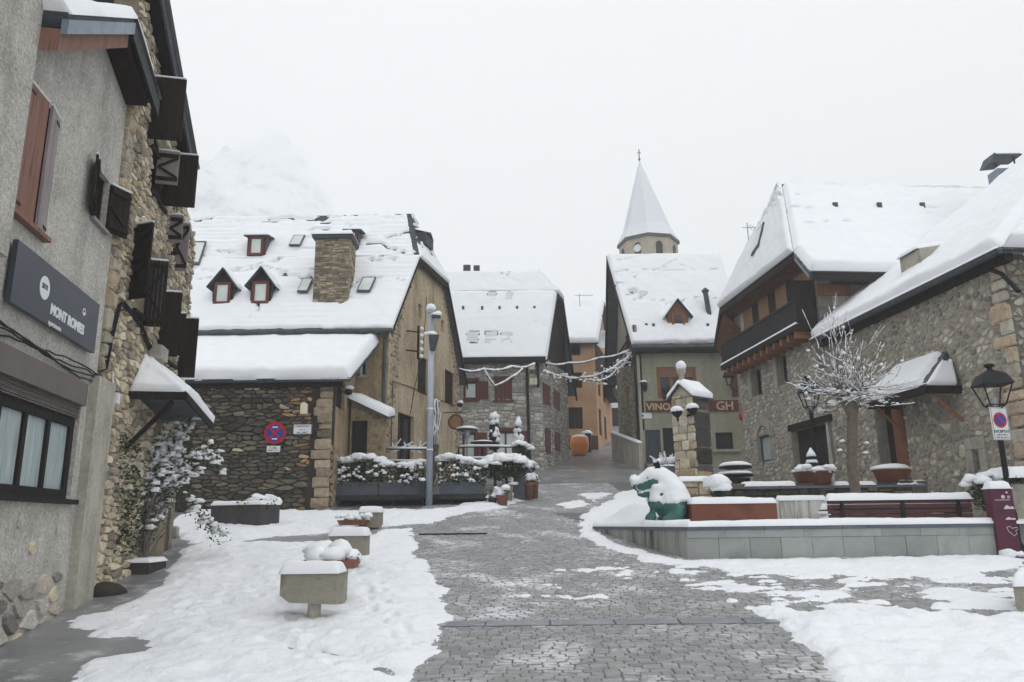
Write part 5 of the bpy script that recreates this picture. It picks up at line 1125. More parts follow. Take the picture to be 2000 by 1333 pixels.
# carved sign board (the middle stands behind the fountain pillar)
r = PG.rect(1261, 783, 1442, 804); sg2 = thing('carved_sign', 'long brown wooden board with raised pale VINO lettering on the olive house', 'sign', PG.pt(r[0], r[2], .1)); hbox(PG, r, .01, .08, M['wood_red'], sg2, 'board')
M['gilt'] = pm('gilt', [C(176, 150, 116), C(204, 182, 150)], 5, .6)
text('VINO', PG, PG.st(1262, 800)[0], r[2] + .08, .5, M['gilt'], sg2, off=.085, depth=.04, bold=.012); text('GH', PG, PG.st(1398, 800)[0], r[2] + .05, .62, M['gilt'], sg2, off=.085, depth=.04, bold=.012)
r = PG.rect(1252, 807, 1273, 818); p = plate(PG, r, 'small white plaque left below the carved wine sign', o=.01, name='wall_plaque'); disc(PG, r[0] + .09, (r[2] + r[3]) / 2, .05, .026, .004, M['ink'], p, 'emblem', n=10)
for k in (0, 1): text('vino' if k else 'bodega', PG, r[0] + .2, r[2] + .04 + .1 * k, .09, M['ink'], p, off=.027, depth=.003) if False else None
# animal head ornament
a, t = PG.st(1258, 757); oh = thing('horned_ornament', 'dark horned animal head ornament dusted with snow on the olive wall', 'ornament', PG.pt(a, t - .3, .1))
MB().lathe(PG.pt(a, t - .25, .2), [(.05, 0), (.1, .1), (.14, .3), (.1, .45), (.04, .5)], 10, sx=1, sy=.9).build('head', M['iron'], oh, True)
for sg in (-1, 1): MB().tube([PG.pt(a, t + .2, .2), PG.pt(a + sg * .2, t + .25, .22), PG.pt(a + sg * .3, t + .42, .25)], [.05, .04, .015], 6).build('horn', M['galv'], oh)
MB().ball(PG.pt(a - .1, t + .25, .25), (.22, .12, .07), 5).build('snow_cap', M['snow'], oh, True)
# side ramp wall by the lane
rw = thing('ramp_wall', 'low sloping rendered wall beside the lane at the olive house', 'wall', (cG.x - .5, Yg - 1, 4)); b0 = at(1237, 915, 38.0); b1 = at(1210, 868, 44)
MB().prism([(cG.x - .05, Yg - .6, 3.6), (cG.x - .75, Yg + 4.5, 4.4), (cG.x - .75, Yg + 4.5, 6.4), (cG.x - .05, Yg - .6, 5.3)], (.18, .02, 0)).build('body', M['concrete'], rw); snowquad([(cG.x - .1, Yg - .6, 5.3), (cG.x + .15, Yg - .6, 5.3), (cG.x - .55, Yg + 4.5, 6.4), (cG.x - .8, Yg + 4.5, 6.4)], .08, rw, 'snow_cap', res=.1, seed=4)

# ---- church
Yk = 95.0; kc = at(1266, 480, Yk); hK = thing('church_tower', 'octagonal stone church tower with tall snowy spire and iron cross', 'church', (kc.x, Yk, 16))
rk = (1332 - 1204) / F * Yk / 2 * 1.0; zk = at(1266, 474, Yk)[2]; apx = at(1256, 312, Yk); M['church'] = pm('church_stone', [C(160, 150, 132), C(190, 180, 160)], 1.5, .9, .5, 8)
o8 = [Vector((kc.x + rk * math.cos(R(22.5 + 45 * i + 12)), Yk + rk * math.sin(R(22.5 + 45 * i + 12)), 0)) for i in range(8)]
MB().prism([Vector((kc.x + (p.x - kc.x) * .93, Yk + (p.y - Yk) * .93, 14)) for p in o8], (0, 0, zk - 14)).build('tower', M['church'], hK)
for i in range(8):
    a, b = o8[i], o8[(i + 1) % 8]; m_ = (a + b) / 2; nn = Vector((m_.x - kc.x, m_.y - Yk)).normalized()
    if nn.y > .4: continue
    plk = Plane((kc.x + nn.x * (rk * .93 * math.cos(R(22.5))), Yk + nn.y * (rk * .93 * math.cos(R(22.5)))), (-nn.y, nn.x))
    plk.n = nn; zc_ = zk - 1.5
    arc = [plk.pt(-.45, zc_ - 1.4, .02), plk.pt(.45, zc_ - 1.4, .02)] + [plk.pt(.45 * math.cos(x), zc_ + .45 * math.sin(x), .02) for x in np.linspace(0, math.pi, 9)]
    MB().prism(arc, Vector((nn.x, nn.y, 0)) * .04).build('louvre_opening', M['wood_dark'], hK)
    fr_ = [plk.pt(.62 * math.cos(x), zc_ + .62 * math.sin(x), .01) for x in np.linspace(0, math.pi, 9)] + [plk.pt(.45 * math.cos(x), zc_ + .45 * math.sin(x), .01) for x in np.linspace(math.pi, 0, 9)]
    for q in range(8): MB().prism([fr_[q], fr_[q + 1], fr_[16 - q], fr_[17 - q]], Vector((nn.x, nn.y, 0)) * .1).build('arch_stone', M['church'], hK)
    if -.75 < nn.x < -.1: disc(plk, 0, zc_ - .35, .5, .07, .03, M['white'], hK, 'clock_face')
apx = Vector((kc.x - .55, Yk, apx.z)); mid8 = [Vector((kc.x + (p.x - kc.x) * .77 - .05, Yk + (p.y - Yk) * .77, zk + 1.7)) for p in o8]; low8 = [Vector((kc.x + (p.x - kc.x) * 1.0, Yk + (p.y - Yk) * 1.0, zk - .1)) for p in o8]
sp = MB(); sp.add(low8 + mid8 + [apx], [(i, (i + 1) % 8, 8 + (i + 1) % 8, 8 + i) for i in range(8)] + [(8 + i, 8 + (i + 1) % 8, 16) for i in range(8)] + [tuple(range(7, -1, -1))]); M['spire'] = pm('spire_snow', [C(214, 219, 224), C(236, 239, 242)], 3, .8, .3, 10, stretch=(1, 1, 5))
sp.build('spire', M['spire'], hK); MB().prism([p - Vector((0, 0, .12)) for p in low8], (0, 0, -.25)).build('cornice', M['slate'], hK)
MB().tube([apx - Vector((0, 0, .3)), apx + Vector((0, 0, 1.5))], .07, 6).build('cross', M['iron'], hK); MB().box(apx + Vector((0, 0, 1.0)), (.55, .06, .06)).build('cross_arm', M['iron'], hK); MB().ball(apx, .16, 2).build('finial', M['iron'], hK)
# ================================================================== right side: balcony house (H) and long stone house (I)
PH = Plane((10.87, 19.0), (-.0937, 1.0), side=-1); nH = Vector((PH.n.x, PH.n.y, 0)); dH = Vector((PH.d.x, PH.d.y, 0))
def PHo(o): return Plane((PH.p0.x + PH.n.x * o, PH.p0.y + PH.n.y * o), (PH.d.x, PH.d.y), side=-1)
M['stone_grey'] = M['stone']
palH = [(160, 153, 140), (178, 171, 157), (144, 138, 126), (188, 181, 168), (156, 143, 125), (168, 159, 142)]
hH = thing('balcony_house', 'stone house with wooden balcony under a broad snowy half-hipped roof', 'house', PH.pt(8, 3, -3))
ow = .75; pO = PHo(ow)
A = pO.st(1550, 494); B = pO.st(1405, 602); K = pO.st(1581, 530); Lf = pO.st(1398, 668)
zA = (A[1] + B[1]) / 2; sW0 = PH.st(1604, 640)[0]; sW1 = PH.st(1449, 800)[0]
sm = (A[0] + B[0]) / 2; PHm = Plane((PH.pt(sm, 0).x, PH.pt(sm, 0).y), (-PH.n.x, -PH.n.y)); rI, zR = PHm.st(1527, 360)
def hp(s_, t_, o_=0.0): return PH.pt(s_, t_, o_)
A3, B3 = hp(A[0], zA, ow), hp(B[0], zA, ow); K3 = hp(K[0], K[1], ow); L3 = hp(B[0] + (A[0] - K[0]) * 1.0, K[1] - .3, ow); R3 = hp(sm, zR, -rI); far = 15.0
Rf = hp(sm, zR, -far); Kf = hp(K[0], K[1], -far); Af = hp(A[0], zA, -far); Bf = hp(B[0], zA, -far); Lff = hp(L3.y * 0 + (B[0] + (A[0] - K[0])), K[1] - .3, -far)
slates([K3, Kf, Af, A3], hH, .1); slates([A3, Af, Rf, R3], hH, .1); slates([B3, A3, R3, R3], hH, .1, 'hip_roof'); slates([Lff, L3, B3, Bf], hH, .1); slates([Bf, B3, R3, Rf], hH, .1)
snowquad([K3, Kf, Af, A3], .3, hH, res=.12, seed=101, rough=.18, rim=(1, 0, 0, 1), edge=.22)
snowquad([A3, Af, Rf, R3], .24, hH, res=.09, seed=102, rough=.25, rim=(0, 0, 1, 1), edge=.16, bare=both(cracks(23, lambda U, V: ((V > .25) & (V < .75)) * .6, .008, .6, (.16, .8)), patchy(24, lambda U, V: np.clip((V - .9) * 14, 0, 1), .48, (.7, 6))))
snowquad([B3, A3, R3, R3], .2, hH, res=.11, seed=103, rough=.3, rim=(1, 0, 0, 0), bare=patchy(26, lambda U, V: np.clip((V - .62) * 4, 0, 1) * .9, .45, (3, 5)), edge=.16)
snowquad([L3, Lff, Bf, B3], .2, hH, res=.2, seed=104, rim=(1, 0, 0, 1))
# facade: rubble below, boarded loggia above
zBf = PHo(.75).st(1515, 655)[1]; zBt = PHo(.75).st(1512, 610)[1]
hw = [PH.rect(1468, 720, 1487, 774), PH.rect(1518, 692, 1537, 752), PH.rect(1595, 657, 1612, 722), PH.rect(1482, 850, 1507, 902), PH.rect(1548, 832, 1630, 930)]
hw[4] = (hw[4][0], hw[4][1], hw[4][2] - .3, hw[4][3])
gl, gtop = sW0, zA + .1
outH = [(sW0, 1.2), (sW1, 1.2), (sW1, K[1] - .1), (B[0], zA - .1), (A[0], zA - .1), (sW0, K[1] - .1)]
wH = polywall(PH, outH, hw, M['mortar_grey'], hH, depth=.5, reveal=.35)
rubble2(PH, [(sW0 + .02, 1.3), (sW1 - .02, 1.3), (sW1 - .02, zBf - .2), (sW0 + .02, zBf - .2)], hw, wH, size=(.26, .165), gap=.045, dep=(.008, .03), tint=pick(palH), seed=111)
for i in (0, 1, 2): window(PH, hw[i], hH, 'iron', 'glass', cols=1, off=-.28, fw=.06)
for i in (0, 1):
    r = hw[i]; hbox(PH, (r[1], r[1] + .28, r[2] - .05, r[3] + .1), .01, .05, M['concrete'], hH, 'jamb_stone'); hbox(PH, (r[0] - .1, r[1] + .28, r[3] + .1, r[3] + .36), .01, .05, M['concrete'], hH, 'lintel')
r = hw[3]; window(PH, r, hH, 'gutter', 'glass_teal' if False else 'curtain', cols=1, off=-.12, fw=.07)
mid_ = (r[0] + r[1]) / 2; ra = (r[1] - r[0]) / 2
for k in range(9):
    a0, a1 = math.pi * k / 9, math.pi * (k + 1) / 9; pts = [hp(mid_ + rr * math.cos(x), r[3] - .12 + rr * .8 * math.sin(x), .012) for rr, x in ((ra + .02, a0), (ra + .36, a0), (ra + .36, a1), (ra + .02, a1))]
    MB().prism(pts, nH * .05).build('arch_stone', M['concrete'], hH)
for sg in (-1, 1):
    for k in range(3): hbox(PH, (mid_ + sg * (ra + .19) - .16, mid_ + sg * (ra + .19) + .16, r[2] + (r[3] - r[2] - .15) * k / 3 + .01, r[2] + (r[3] - r[2] - .15) * (k + 1) / 3 - .01), .012, .05, M['concrete'], hH, 'jamb_stone')
r = hw[4]
for k in range(8): hbox(PH, (r[0] + (r[1] - r[0]) / 8 * k + .006, r[0] + (r[1] - r[0]) / 8 * (k + 1) - .006, r[2], r[3]), -.3, -.25, M['wood_black'], hH, 'garage_plank')
hbox(PH, (r[0] - .1, r[1] + .1, r[3], r[3] + .22), .012, .06, M['wood_dark'], hH, 'lintel')
# loggia boards, posts, balcony
M['wood_honey'] = pm('wood_honey', [C(122, 94, 66), C(160, 126, 90)], 3, .7, .4, 18, stretch=(5, 5, .5))
s_a, s_b = sW0 + .25, sW1 - .1; nb = 22
for k in range(nb):
    a0, a1 = s_a + (s_b - s_a) * k / nb, s_a + (s_b - s_a) * (k + 1) / nb; m_ = (a0 + a1) / 2; ztop = zA - .15 if A[0] < m_ < B[0] else (K[1] + (zA - K[1]) * ((m_ - K[0]) / (A[0] - K[0])) - .25 if m_ < A[0] else zA - .15 - (m_ - B[0]) * 1.2)
    dark = k in (4, 5, 9, 10, 14, 15); white = k > 18
    if ztop > zBf + .3: hbox(PH, (a0 + .006, a1 - .006, zBf - .1, ztop), .03, .06, M['wood_black' if dark else ('render_grey' if white else 'wood_honey')], hH, 'loggia_board')
hbox(PH, (s_a - .1, s_b + .1, zBf - .22, zBf), .03, .78, M['wood_dark'], hH, 'balcony_floor')
for k in range(12): hbox(PH, (s_a + (s_b - s_a) * k / 12 + .1, s_a + (s_b - s_a) * k / 12 + .26, zBf - .46, zBf - .22), .03, .72, M['wood_orange'], hH, 'balcony_joist')
rl = None; nk = 46; hbox(PH, (s_a - .1, s_b + .1, zBt - .05, zBt + .03), .68, .76, M['iron'], hH, 'balcony_rail')
for k in range(nk): hbox(PH, (s_a + (s_b - s_a + .1) * k / nk - .05, s_a + (s_b - s_a + .1) * k / nk + .07, zBf + .02, zBt - .05), .70, .73, M['iron'], hH, 'baluster')
hbox(PH, (s_a - .12, s_a - .05, zBf, A[1] - .9), .03, .74, M['wood_black'], hH, 'end_screen')
snowquad([hp(s_a - .1, zBf + .0, .70), hp(s_b + .1, zBf + .0, .70), hp(s_b + .1, zBf, .80), hp(s_a - .1, zBf, .80)], .07, hH, 'balcony_snow', res=.1, seed=5)
# soffits and fascias
so_ = lambda p, dz: p - Vector((0, 0, dz))
MB().prism([so_(A3, .12), so_(B3, .12), so_(hp(B[0], zA, 0), .12), so_(hp(A[0], zA, 0), .12)], (0, 0, -.05)).build('soffit', M['soffit'], hH)
MB().prism([so_(A3, .12), so_(K3, .12), so_(hp(K[0], K[1], 0), .12), so_(hp(A[0], zA, 0), .12)], (0, 0, -.05)).build('soffit', M['soffit'], hH); MB().prism([so_(B3, .12), so_(L3, .12), so_(hp(B[0] + A[0] - K[0], K[1] - .3, 0), .12), so_(hp(B[0], zA, 0), .12)], (0, 0, -.05)).build('soffit', M['soffit'], hH)
for a, b, mt in ((A3, B3, 'wood_dark'), (A3, K3, 'zinc'), (B3, L3, 'wood_dark')): MB().prism([a, b, b - Vector((0, 0, .3)), a - Vector((0, 0, .3))], nH * -.06).build('fascia', M[mt], hH)
# deep brown boarding from the eave down to the loggia (slatted screen under the half hip)
for k in range(16):
    a0, a1 = A[0] + (B[0] - A[0]) * k / 16, A[0] + (B[0] - A[0]) * (k + 1) / 16
    MB().prism([hp(a0 + .01, zA - .14, ow - .05), hp(a1 - .01, zA - .14, ow - .05), hp(a1 - .01, zA - .36, .08), hp(a0 + .01, zA - .36, .08)], (0, 0, -.04)).build('soffit_board', M['soffit'], hH)
MB().prism([hp(B[0] - .3, zA - .3, ow - .06), L3 - Vector((0, 0, .2)) - nH * .05, hp(L3.y * 0 + B[0] + (A[0] - K[0]) - .1, K[1] - 1.4, .1), hp(B[0] - .5, zA - 1.0, .1)], (0, 0, -.05)).build('soffit_board', M['soffit'], hH)
# south wall
PS = Plane((hp(sW0, 0).x, hp(sW0, 0).y), (-PH.n.x, -PH.n.y)); wS = polywall(PS, [(0, 1.2), (far, 1.2), (far, K[1] - .1), (0, K[1] - .1)], [], M['render_grey'], hH, depth=.4, name='side_wall')
hbox(PS, (.0, 1.1, K[1] - .5, K[1] - .14), .01, .12, M['wood_orange'], hH, 'beam_end'); MB().prism([so_(K3, .02), so_(Kf, .02), so_(Kf, .3), so_(K3, .3)], dH * .08).build('eave_board', M['wood_black'], hH)
fnH = (Kf - K3).cross(R3 - K3).normalized()
def onH(px, py):
    d_ = Vector(ray(px, py)); o_ = Vector((0, 0, EYE)); return o_ + d_ * ((A3 - o_).dot(fnH2) / d_.dot(fnH2))
fnH2 = (Af - A3).cross(R3 - A3).normalized()
for x_ in (1631, 1717, 1801): MB().box(onH(x_, 418) + Vector((0, -.1, .26)), (.18, .06, .3)).build('snow_guard', M['gutter'], hH)
fh = (A3 - B3).cross(R3 - B3).normalized()
def onHh(px, py):
    d_ = Vector(ray(px, py)); o_ = Vector((0, 0, EYE)); return o_ + d_ * ((A3 - o_).dot(fh) / d_.dot(fh))
a, b, c, d = onHh(1478, 505), onHh(1492, 484), onHh(1503, 438), onHh(1489, 456); n_ = (b - a).cross(d - a).normalized(); n_ = n_ if n_.z > 0 else -n_
skq = MB().prism([p + n_ * .2 for p in (a, b, c, d)], n_ * .06).build('skylight', M['gutter'], hH); m_ = (a + b + c + d) / 4; MB().prism([lp(p, m_, .15) + n_ * .262 for p in (a, b, c, d)], n_ * .012).build('pane', M['glass_pale'], skq)
an = thing('roof_aerial', 'thin television aerial standing behind the half-hipped roof', 'aerial', at(1463, 480, 36)); p = at(1463, 480, 36); MB().tube([p - Vector((0, 0, 2.5)), p + Vector((0, 0, 1.2))], .03, 5).build('mast', M['galv'], an)
for k in range(4): MB().box(p + Vector((.1 + .12 * k, 0, 1.0 - .06 * k)), (.02, .5, .02)).build('element', M['galv'], an)
MB().box(p + Vector((.2, 0, .95)), (.9, .03, .03)).build('boom', M['galv'], an)

# ---- I long stone house
hI = thing('long_stone_house', 'long rubble stone house with plain snowy roof and hooded rust door', 'house', PH.pt(1, 2, -3))
oI = .35; pI = PHo(oI); e1 = pI.st(1640, 642); e0 = pI.st(1958, 480); zI = (e0[1] + e1[1]) / 2; sI0 = PH.st(1975, 600)[0]; sI1 = sW0 - .02
iw = [PH.rect(1714, 790, 1772, 935), PH.rect(1906, 882, 1918, 918)]
iw[0] = (iw[0][0], iw[0][1], 1.3, iw[0][3])
outI = [(sI0, .8), (sI1, .8), (sI1, zI + .05), (sI0, zI + .05)]
wI = polywall(PH, outI, iw, M['mortar_grey'], hI, depth=.5, reveal=.45)
palI = [(158, 149, 130), (175, 165, 146), (142, 134, 118), (184, 175, 157), (160, 142, 118), (150, 144, 132), (132, 125, 111)]
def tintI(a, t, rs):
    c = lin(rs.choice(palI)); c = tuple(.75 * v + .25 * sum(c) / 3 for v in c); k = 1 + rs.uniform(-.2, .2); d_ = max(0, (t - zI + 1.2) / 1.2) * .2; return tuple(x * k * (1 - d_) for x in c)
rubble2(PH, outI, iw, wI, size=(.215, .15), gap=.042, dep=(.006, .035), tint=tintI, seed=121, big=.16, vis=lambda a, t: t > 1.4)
# pale dressed stones scattered low on the wall, as in the photo
for (x, y, ww, hh) in ((1883, 884, .26, .3), (1842, 905, .15, .16), (1872, 925, .18, .16), (1856, 888, .14, .15)):
    a, t = PH.st(x, y); rubble(PH, [(a - ww / 2, t - hh / 2), (a + ww / 2, t - hh / 2), (a + ww / 2, t + hh / 2), (a - ww / 2, t + hh / 2)], [], wI, hr=(hh, hh + .01), wr=(ww, ww + .01), dep=(.06, .07), tint=pick([(200, 190, 164), (186, 174, 150)]), seed=x, rnd=.8, warp=0)
r = iw[1]
for q in ((r[0] - .24, r[0] - .01, r[2] - .05, r[3] + .05), (r[1] + .01, r[1] + .24, r[2] - .05, r[3] + .05), (r[0] - .22, r[1] + .22, r[3] + .06, r[3] + .34), (r[0] - .2, r[1] + .2, r[2] - .24, r[2] - .06)): hbox(PH, q, .012, .075, M['concrete'], hI, 'slit_stone')
# quoins of the near corner
t = 1.5; rs = random.Random(12); PIe = Plane((hp(sI0, 0).x, hp(sI0, 0).y), (-PH.n.x, -PH.n.y)); PIe.n = -PH.d
while t < zI - .2:
    h_ = rs.uniform(.25, .42); wq = rs.uniform(.35, .7); c_ = pick([(184, 158, 126), (166, 148, 120), (172, 164, 146)])
    rubble(PH, [(sI0, t), (sI0 + wq, t), (sI0 + wq, t + h_), (sI0, t + h_)], [], wI, hr=(h_, h_ + .01), wr=(wq, wq + .01), dep=(.07, .09), tint=c_, seed=int(t * 77), rnd=.4, warp=0, name='quoin'); t += h_
wIe = polywall(PIe, [(0, .8), (8, .8), (8, zI), (0, zI)], [], M['mortar_grey'], hI, depth=.4, name='end_wall')
rubble2(PIe, [(.02, 2.5), (3, 2.5), (3, zI - .1), (.02, zI - .1)], [], wIe, size=(.24, .16), gap=.04, dep=(.01, .04), tint=pick(palI), seed=123, keep=120)
PIf = Plane((hp(sI1 + .2, 0).x, hp(sI1 + .2, 0).y), (-PH.n.x, -PH.n.y)); o2, z2 = PIf.st(1985, 335)
spI = (z2 - zI) / (o2 + oI)
Wd = 8.5; i0 = hp(sI0 - .45, zI, oI); i1 = hp(sI1 - .02, zI, oI); j0 = hp(sI0 + 5.2, zI + spI * (Wd + oI), -Wd); j1 = hp(sI1 - .02, zI + spI * (Wd + oI), -Wd)
slates([i0, i1, j1, j0], hI, .12); snowquad([i0, i1, j1, j0], .3, hI, res=.11, seed=131, rough=.22, rim=(1, 0, 0, 1), edge=.24, wob=.12)
ie = hp(sI0 - .45, zI, -Wd * 1.9); slates([ie, i0, j0, j0], hI, .12, 'hip_roof'); snowquad([ie, i0, j0, j0], .3, hI, res=.14, seed=133, rough=.22, rim=(1, 0, 0, 0), edge=.24)
MB().tube([i0 + Vector((0, 0, -.05)) + nH * .05, i1 + Vector((0, 0, -.05)) + nH * .05], .08, 8).build('gutter', M['gutter'], hI)
snowquad([i0 + nH * .14 + Vector((0, 0, .01)), i1 + nH * .14 + Vector((0, 0, .01)), i1 + nH * .0, i0 + nH * .0], .06, hI, 'gutter_snow', res=.08, seed=9)
MB().prism([hp(sI0 - .3, zI - .06, .003), hp(sI1, zI - .06, .003), hp(sI1, zI - .24, .003), hp(sI0 - .3, zI - .24, .003)], nH * .2).build('eave_board', M['wood_black'], hI)
# far verge of the roof, small vent dormer, chimney with cowl
fnI = (i1 - i0).cross(j0 - i0).normalized(); fnI = fnI if fnI.z > 0 else -fnI
def onI(px, py, l=0.0):
    d_ = Vector(ray(px, py)); o_ = Vector((0, 0, EYE)); return o_ + d_ * ((i0 + fnI * l - o_).dot(fnI) / d_.dot(fnI))
p = onI(1800, 520, .2); upI = (j0 - i0).normalized()
vd = MB(); vd.add([p, p + dH * .95, p + dH * .95 + Vector((0, 0, .52)), p + Vector((0, 0, .52)), p + dH * .95 - nH * 1.1 + Vector((0, 0, .72)), p - nH * 1.1 + Vector((0, 0, .72))], [(0, 1, 2, 3), (3, 2, 4, 5), (0, 3, 5), (1, 4, 2)]); vdo = vd.build('vent_dormer', M['concrete'], hI)
disc(PHo(0), 0, 0, .1, 0, .01, M['iron'], vdo, 'vent_hole') if False else None
snowquad([p + Vector((0, 0, .53)) + nH * .1, p + dH * .95 + Vector((0, 0, .53)) + nH * .1, p + dH * .95 - nH * 1.1 + Vector((0, 0, .73)), p - nH * 1.1 + Vector((0, 0, .73))], .12, vdo, 'vent_snow', res=.08, seed=6)
pc = onI(1952, 352, .1) - Vector((0, 0, .42)); ch_ = MB().box(pc + Vector((.1, 0, .25)), (.62, .6, 1.0)).build('chimney', M['zinc'], hI); MB().prism([pc + Vector((-.45, -.35, .95)), pc + Vector((-.25, -.35, 1.35)), pc + Vector((.1, -.35, 1.0))], (0, .7, 0)).build('cowl', M['slate'], ch_)
for sx_ in (-.25, .45): MB().tube([pc + Vector((sx_, -.3, .8)), pc + Vector((sx_, -.3, 1.2))], .03, 5).build('cowl_leg', M['iron'], ch_)
MB().box(pc + Vector((.25, 0, 1.24)), (.9, .8, .05)).build('cowl_plate', M['slate'], ch_); MB().box(pc + Vector((.25, 0, 1.31)), (.85, .75, .08), bevel=.03).build('snow_cap', M['snow'], ch_)
# drain pipe slanting at the corner
MB().tube([hp(sI0 + .35, PH.st(1950, 522)[1], .12), hp(sI0 - .05, PH.st(1975, 532)[1], .14), hp(sI0 - .1, PH.st(1975, 532)[1] - .5, .0) - dH * .2], .05, 8).build('downpipe', M['iron'], hI)
# door recess with rust cheek and slate hood
r = iw[0]; M['rust'] = pm('rust', [C(84, 52, 42), C(120, 76, 60), C(102, 63, 50)], 1.6, .8, .4, 14, detail=9)
hbox(PH, (r[0], r[0] + .55, 1.3, r[3] - .02), -.42, .02, M['rust'], hI, 'door_cheek'); hbox(PH, (r[0] + .55, r[1], 1.3, r[3]), -.4, -.34, M['wood_dark'], hI, 'door')
b0 = PHo(.9).st(1690, 775); b1 = PHo(.9).st(1812, 760); zp = PHo(.9).st(1755, 768)[1]; sa, sb_ = b1[0], b0[0]; zq = PH.st(1760, 716)[1]; mm_ = (sa + sb_) / 2
c1, c2 = hp(sa, zp, .95), hp(sb_, zp, .95); d1, d2 = hp(sa, zp, .02), hp(sb_, zp, .02); pk1 = hp(sa + .35, zq, .02); pk2 = hp(sb_ - .35, zq, .02)
hd = MB(); hd.add([c1, c2, d2, d1, pk1, pk2], [(0, 1, 5, 4), (1, 2, 5), (0, 4, 3), (3, 2, 1, 0)]); hd.build('porch_roof', M['slate'], hI)
snowquad([c1 + dH * .12, c2, pk2, pk1 + dH * .1], .12, hI, 'porch_snow', res=.06, seed=141, edge=.1, bare=lambda U, V, du, dv: np.clip((du < .18 - .15 * vn(dv * 7, dv * 0, 2)) * 1.0, 0, 1))
snowquad([d1 + nH * .1, c1, pk1, pk1], .12, hI, 'porch_snow', res=.06, seed=142, edge=.1, bare=lambda U, V, du, dv: np.clip((V * 1.1 + .25 * vn(du * 9, dv * 2, 5) - .82) * 8, 0, 1))
M['rust_dark'] = M['wood_dark']
for e0_, e1_, off_ in ((c1, c2, nH * -.05), (d1, c1, dH * .05), (d2, c2, dH * -.05)): MB().prism([e0_ - Vector((0, 0, .01)), e1_ - Vector((0, 0, .01)), e1_ - Vector((0, 0, .2)), e0_ - Vector((0, 0, .2))], off_).build('porch_beam', M['rust_dark'], hI)
for s_ in (sa + .15, sb_ - .15): MB().tube([hp(s_, zp - .85, .02), hp(s_, zp - .15, .7)], .045, 4).build('porch_brace', M['wood_orange'], hI)
# ================================================================== terrace, street furniture, plants
def leaves(mb, pts, size, rs, nrm=None):
    for p in pts:
        a = Vector((rs.gauss(0, 1), rs.gauss(0, 1), rs.gauss(0, .7))).normalized(); b = a.cross(Vector((rs.gauss(0, 1), rs.gauss(0, 1), rs.gauss(0, 1)))).normalized(); s_ = size * rs.uniform(.6, 1.3); p = Vector(p)
        mb.add([p - a * s_, p + b * s_ * .45, p + a * s_, p - b * s_ * .45], [(0, 1, 2, 3)])
def blobs(mb, n, box, r, seed, flat=-.4, amp=.22):
    rs = random.Random(seed)
    for k in range(n):
        c = [rs.uniform(box[2 * i], box[2 * i + 1]) for i in range(3)]; q = rs.uniform(*r); mb.ball(c, (q * rs.uniform(.85, 1.3), q * rs.uniform(.85, 1.2), q * rs.uniform(.6, .85)), seed * 97 + k, 9, 6, amp, flat)
def snowshell(o, nz=.3, th=.05, name='snow_cap', seed=1, parent=None, lim=None):
    """snow lying on the upward faces of a mesh object (same location)"""
    me = o.data; V = np.array([v.co[:] for v in me.vertices]); Nn = np.array([v.normal[:] for v in me.vertices]); base = np.array(wloc(o))
    W = V + base; jit = fbm(W[:, 0] * 5 + seed, W[:, 1] * 5 + W[:, 2] * 4, seed, 3) - .5
    k = np.clip((Nn[:, 2] - nz + jit * .45) / .3, -.3, 1); T = V + Nn * (th * k * (.8 + jit))[:, None] + np.array([0, 0, 1]) * (th * .5 * np.clip(k, 0, 1))[:, None] - Nn * (.012 * (k <= 0))[:, None]
    if lim is not None: k = np.where(W[:, 2] < lim + jit * .25, -.3, k); T = V + Nn * (th * k * (.8 + jit))[:, None] + np.array([0, 0, 1]) * (th * .5 * np.clip(k, 0, 1))[:, None] - Nn * (.012 * (k <= 0))[:, None]
    fs = [tuple(p.vertices) for p in me.polygons if max(k[i] for i in p.vertices) > 0]
    used = sorted({i for f in fs for i in f}); mp_ = {i: j for j, i in enumerate(used)}
    if not fs: return None
    return obj(name, (T + base)[used], [tuple(mp_[i] for i in f) for f in fs], M['snow'], parent or o, True)
def skin(name, nodes, edges, mat, parent, sub=2):
    """one continuous body grown over a skeleton; nodes: (co, rx, ry)"""
    me = bpy.data.meshes.new(name); me.from_pydata([tuple(n[0]) for n in nodes], edges, []); o = bpy.data.objects.new(name, me); COL.objects.link(o)
    md = o.modifiers.new('s', 'SKIN'); md.use_smooth_shade = True
    if not me.skin_vertices: me.skin_vertices.new()
    for i, n in enumerate(nodes): me.skin_vertices[0].data[i].radius = (n[1], n[2])
    me.skin_vertices[0].data[0].use_root = True
    sb = o.modifiers.new('b', 'SUBSURF'); sb.levels = sub; sb.render_levels = sub
    dg = bpy.context.evaluated_depsgraph_get(); dg.update(); m2 = bpy.data.meshes.new_from_object(o.evaluated_get(dg))
    v = np.array([x.co[:] for x in m2.vertices]); f = [tuple(p.vertices) for p in m2.polygons]; bpy.data.objects.remove(o)
    return obj(name, v, f, mat, parent, True)

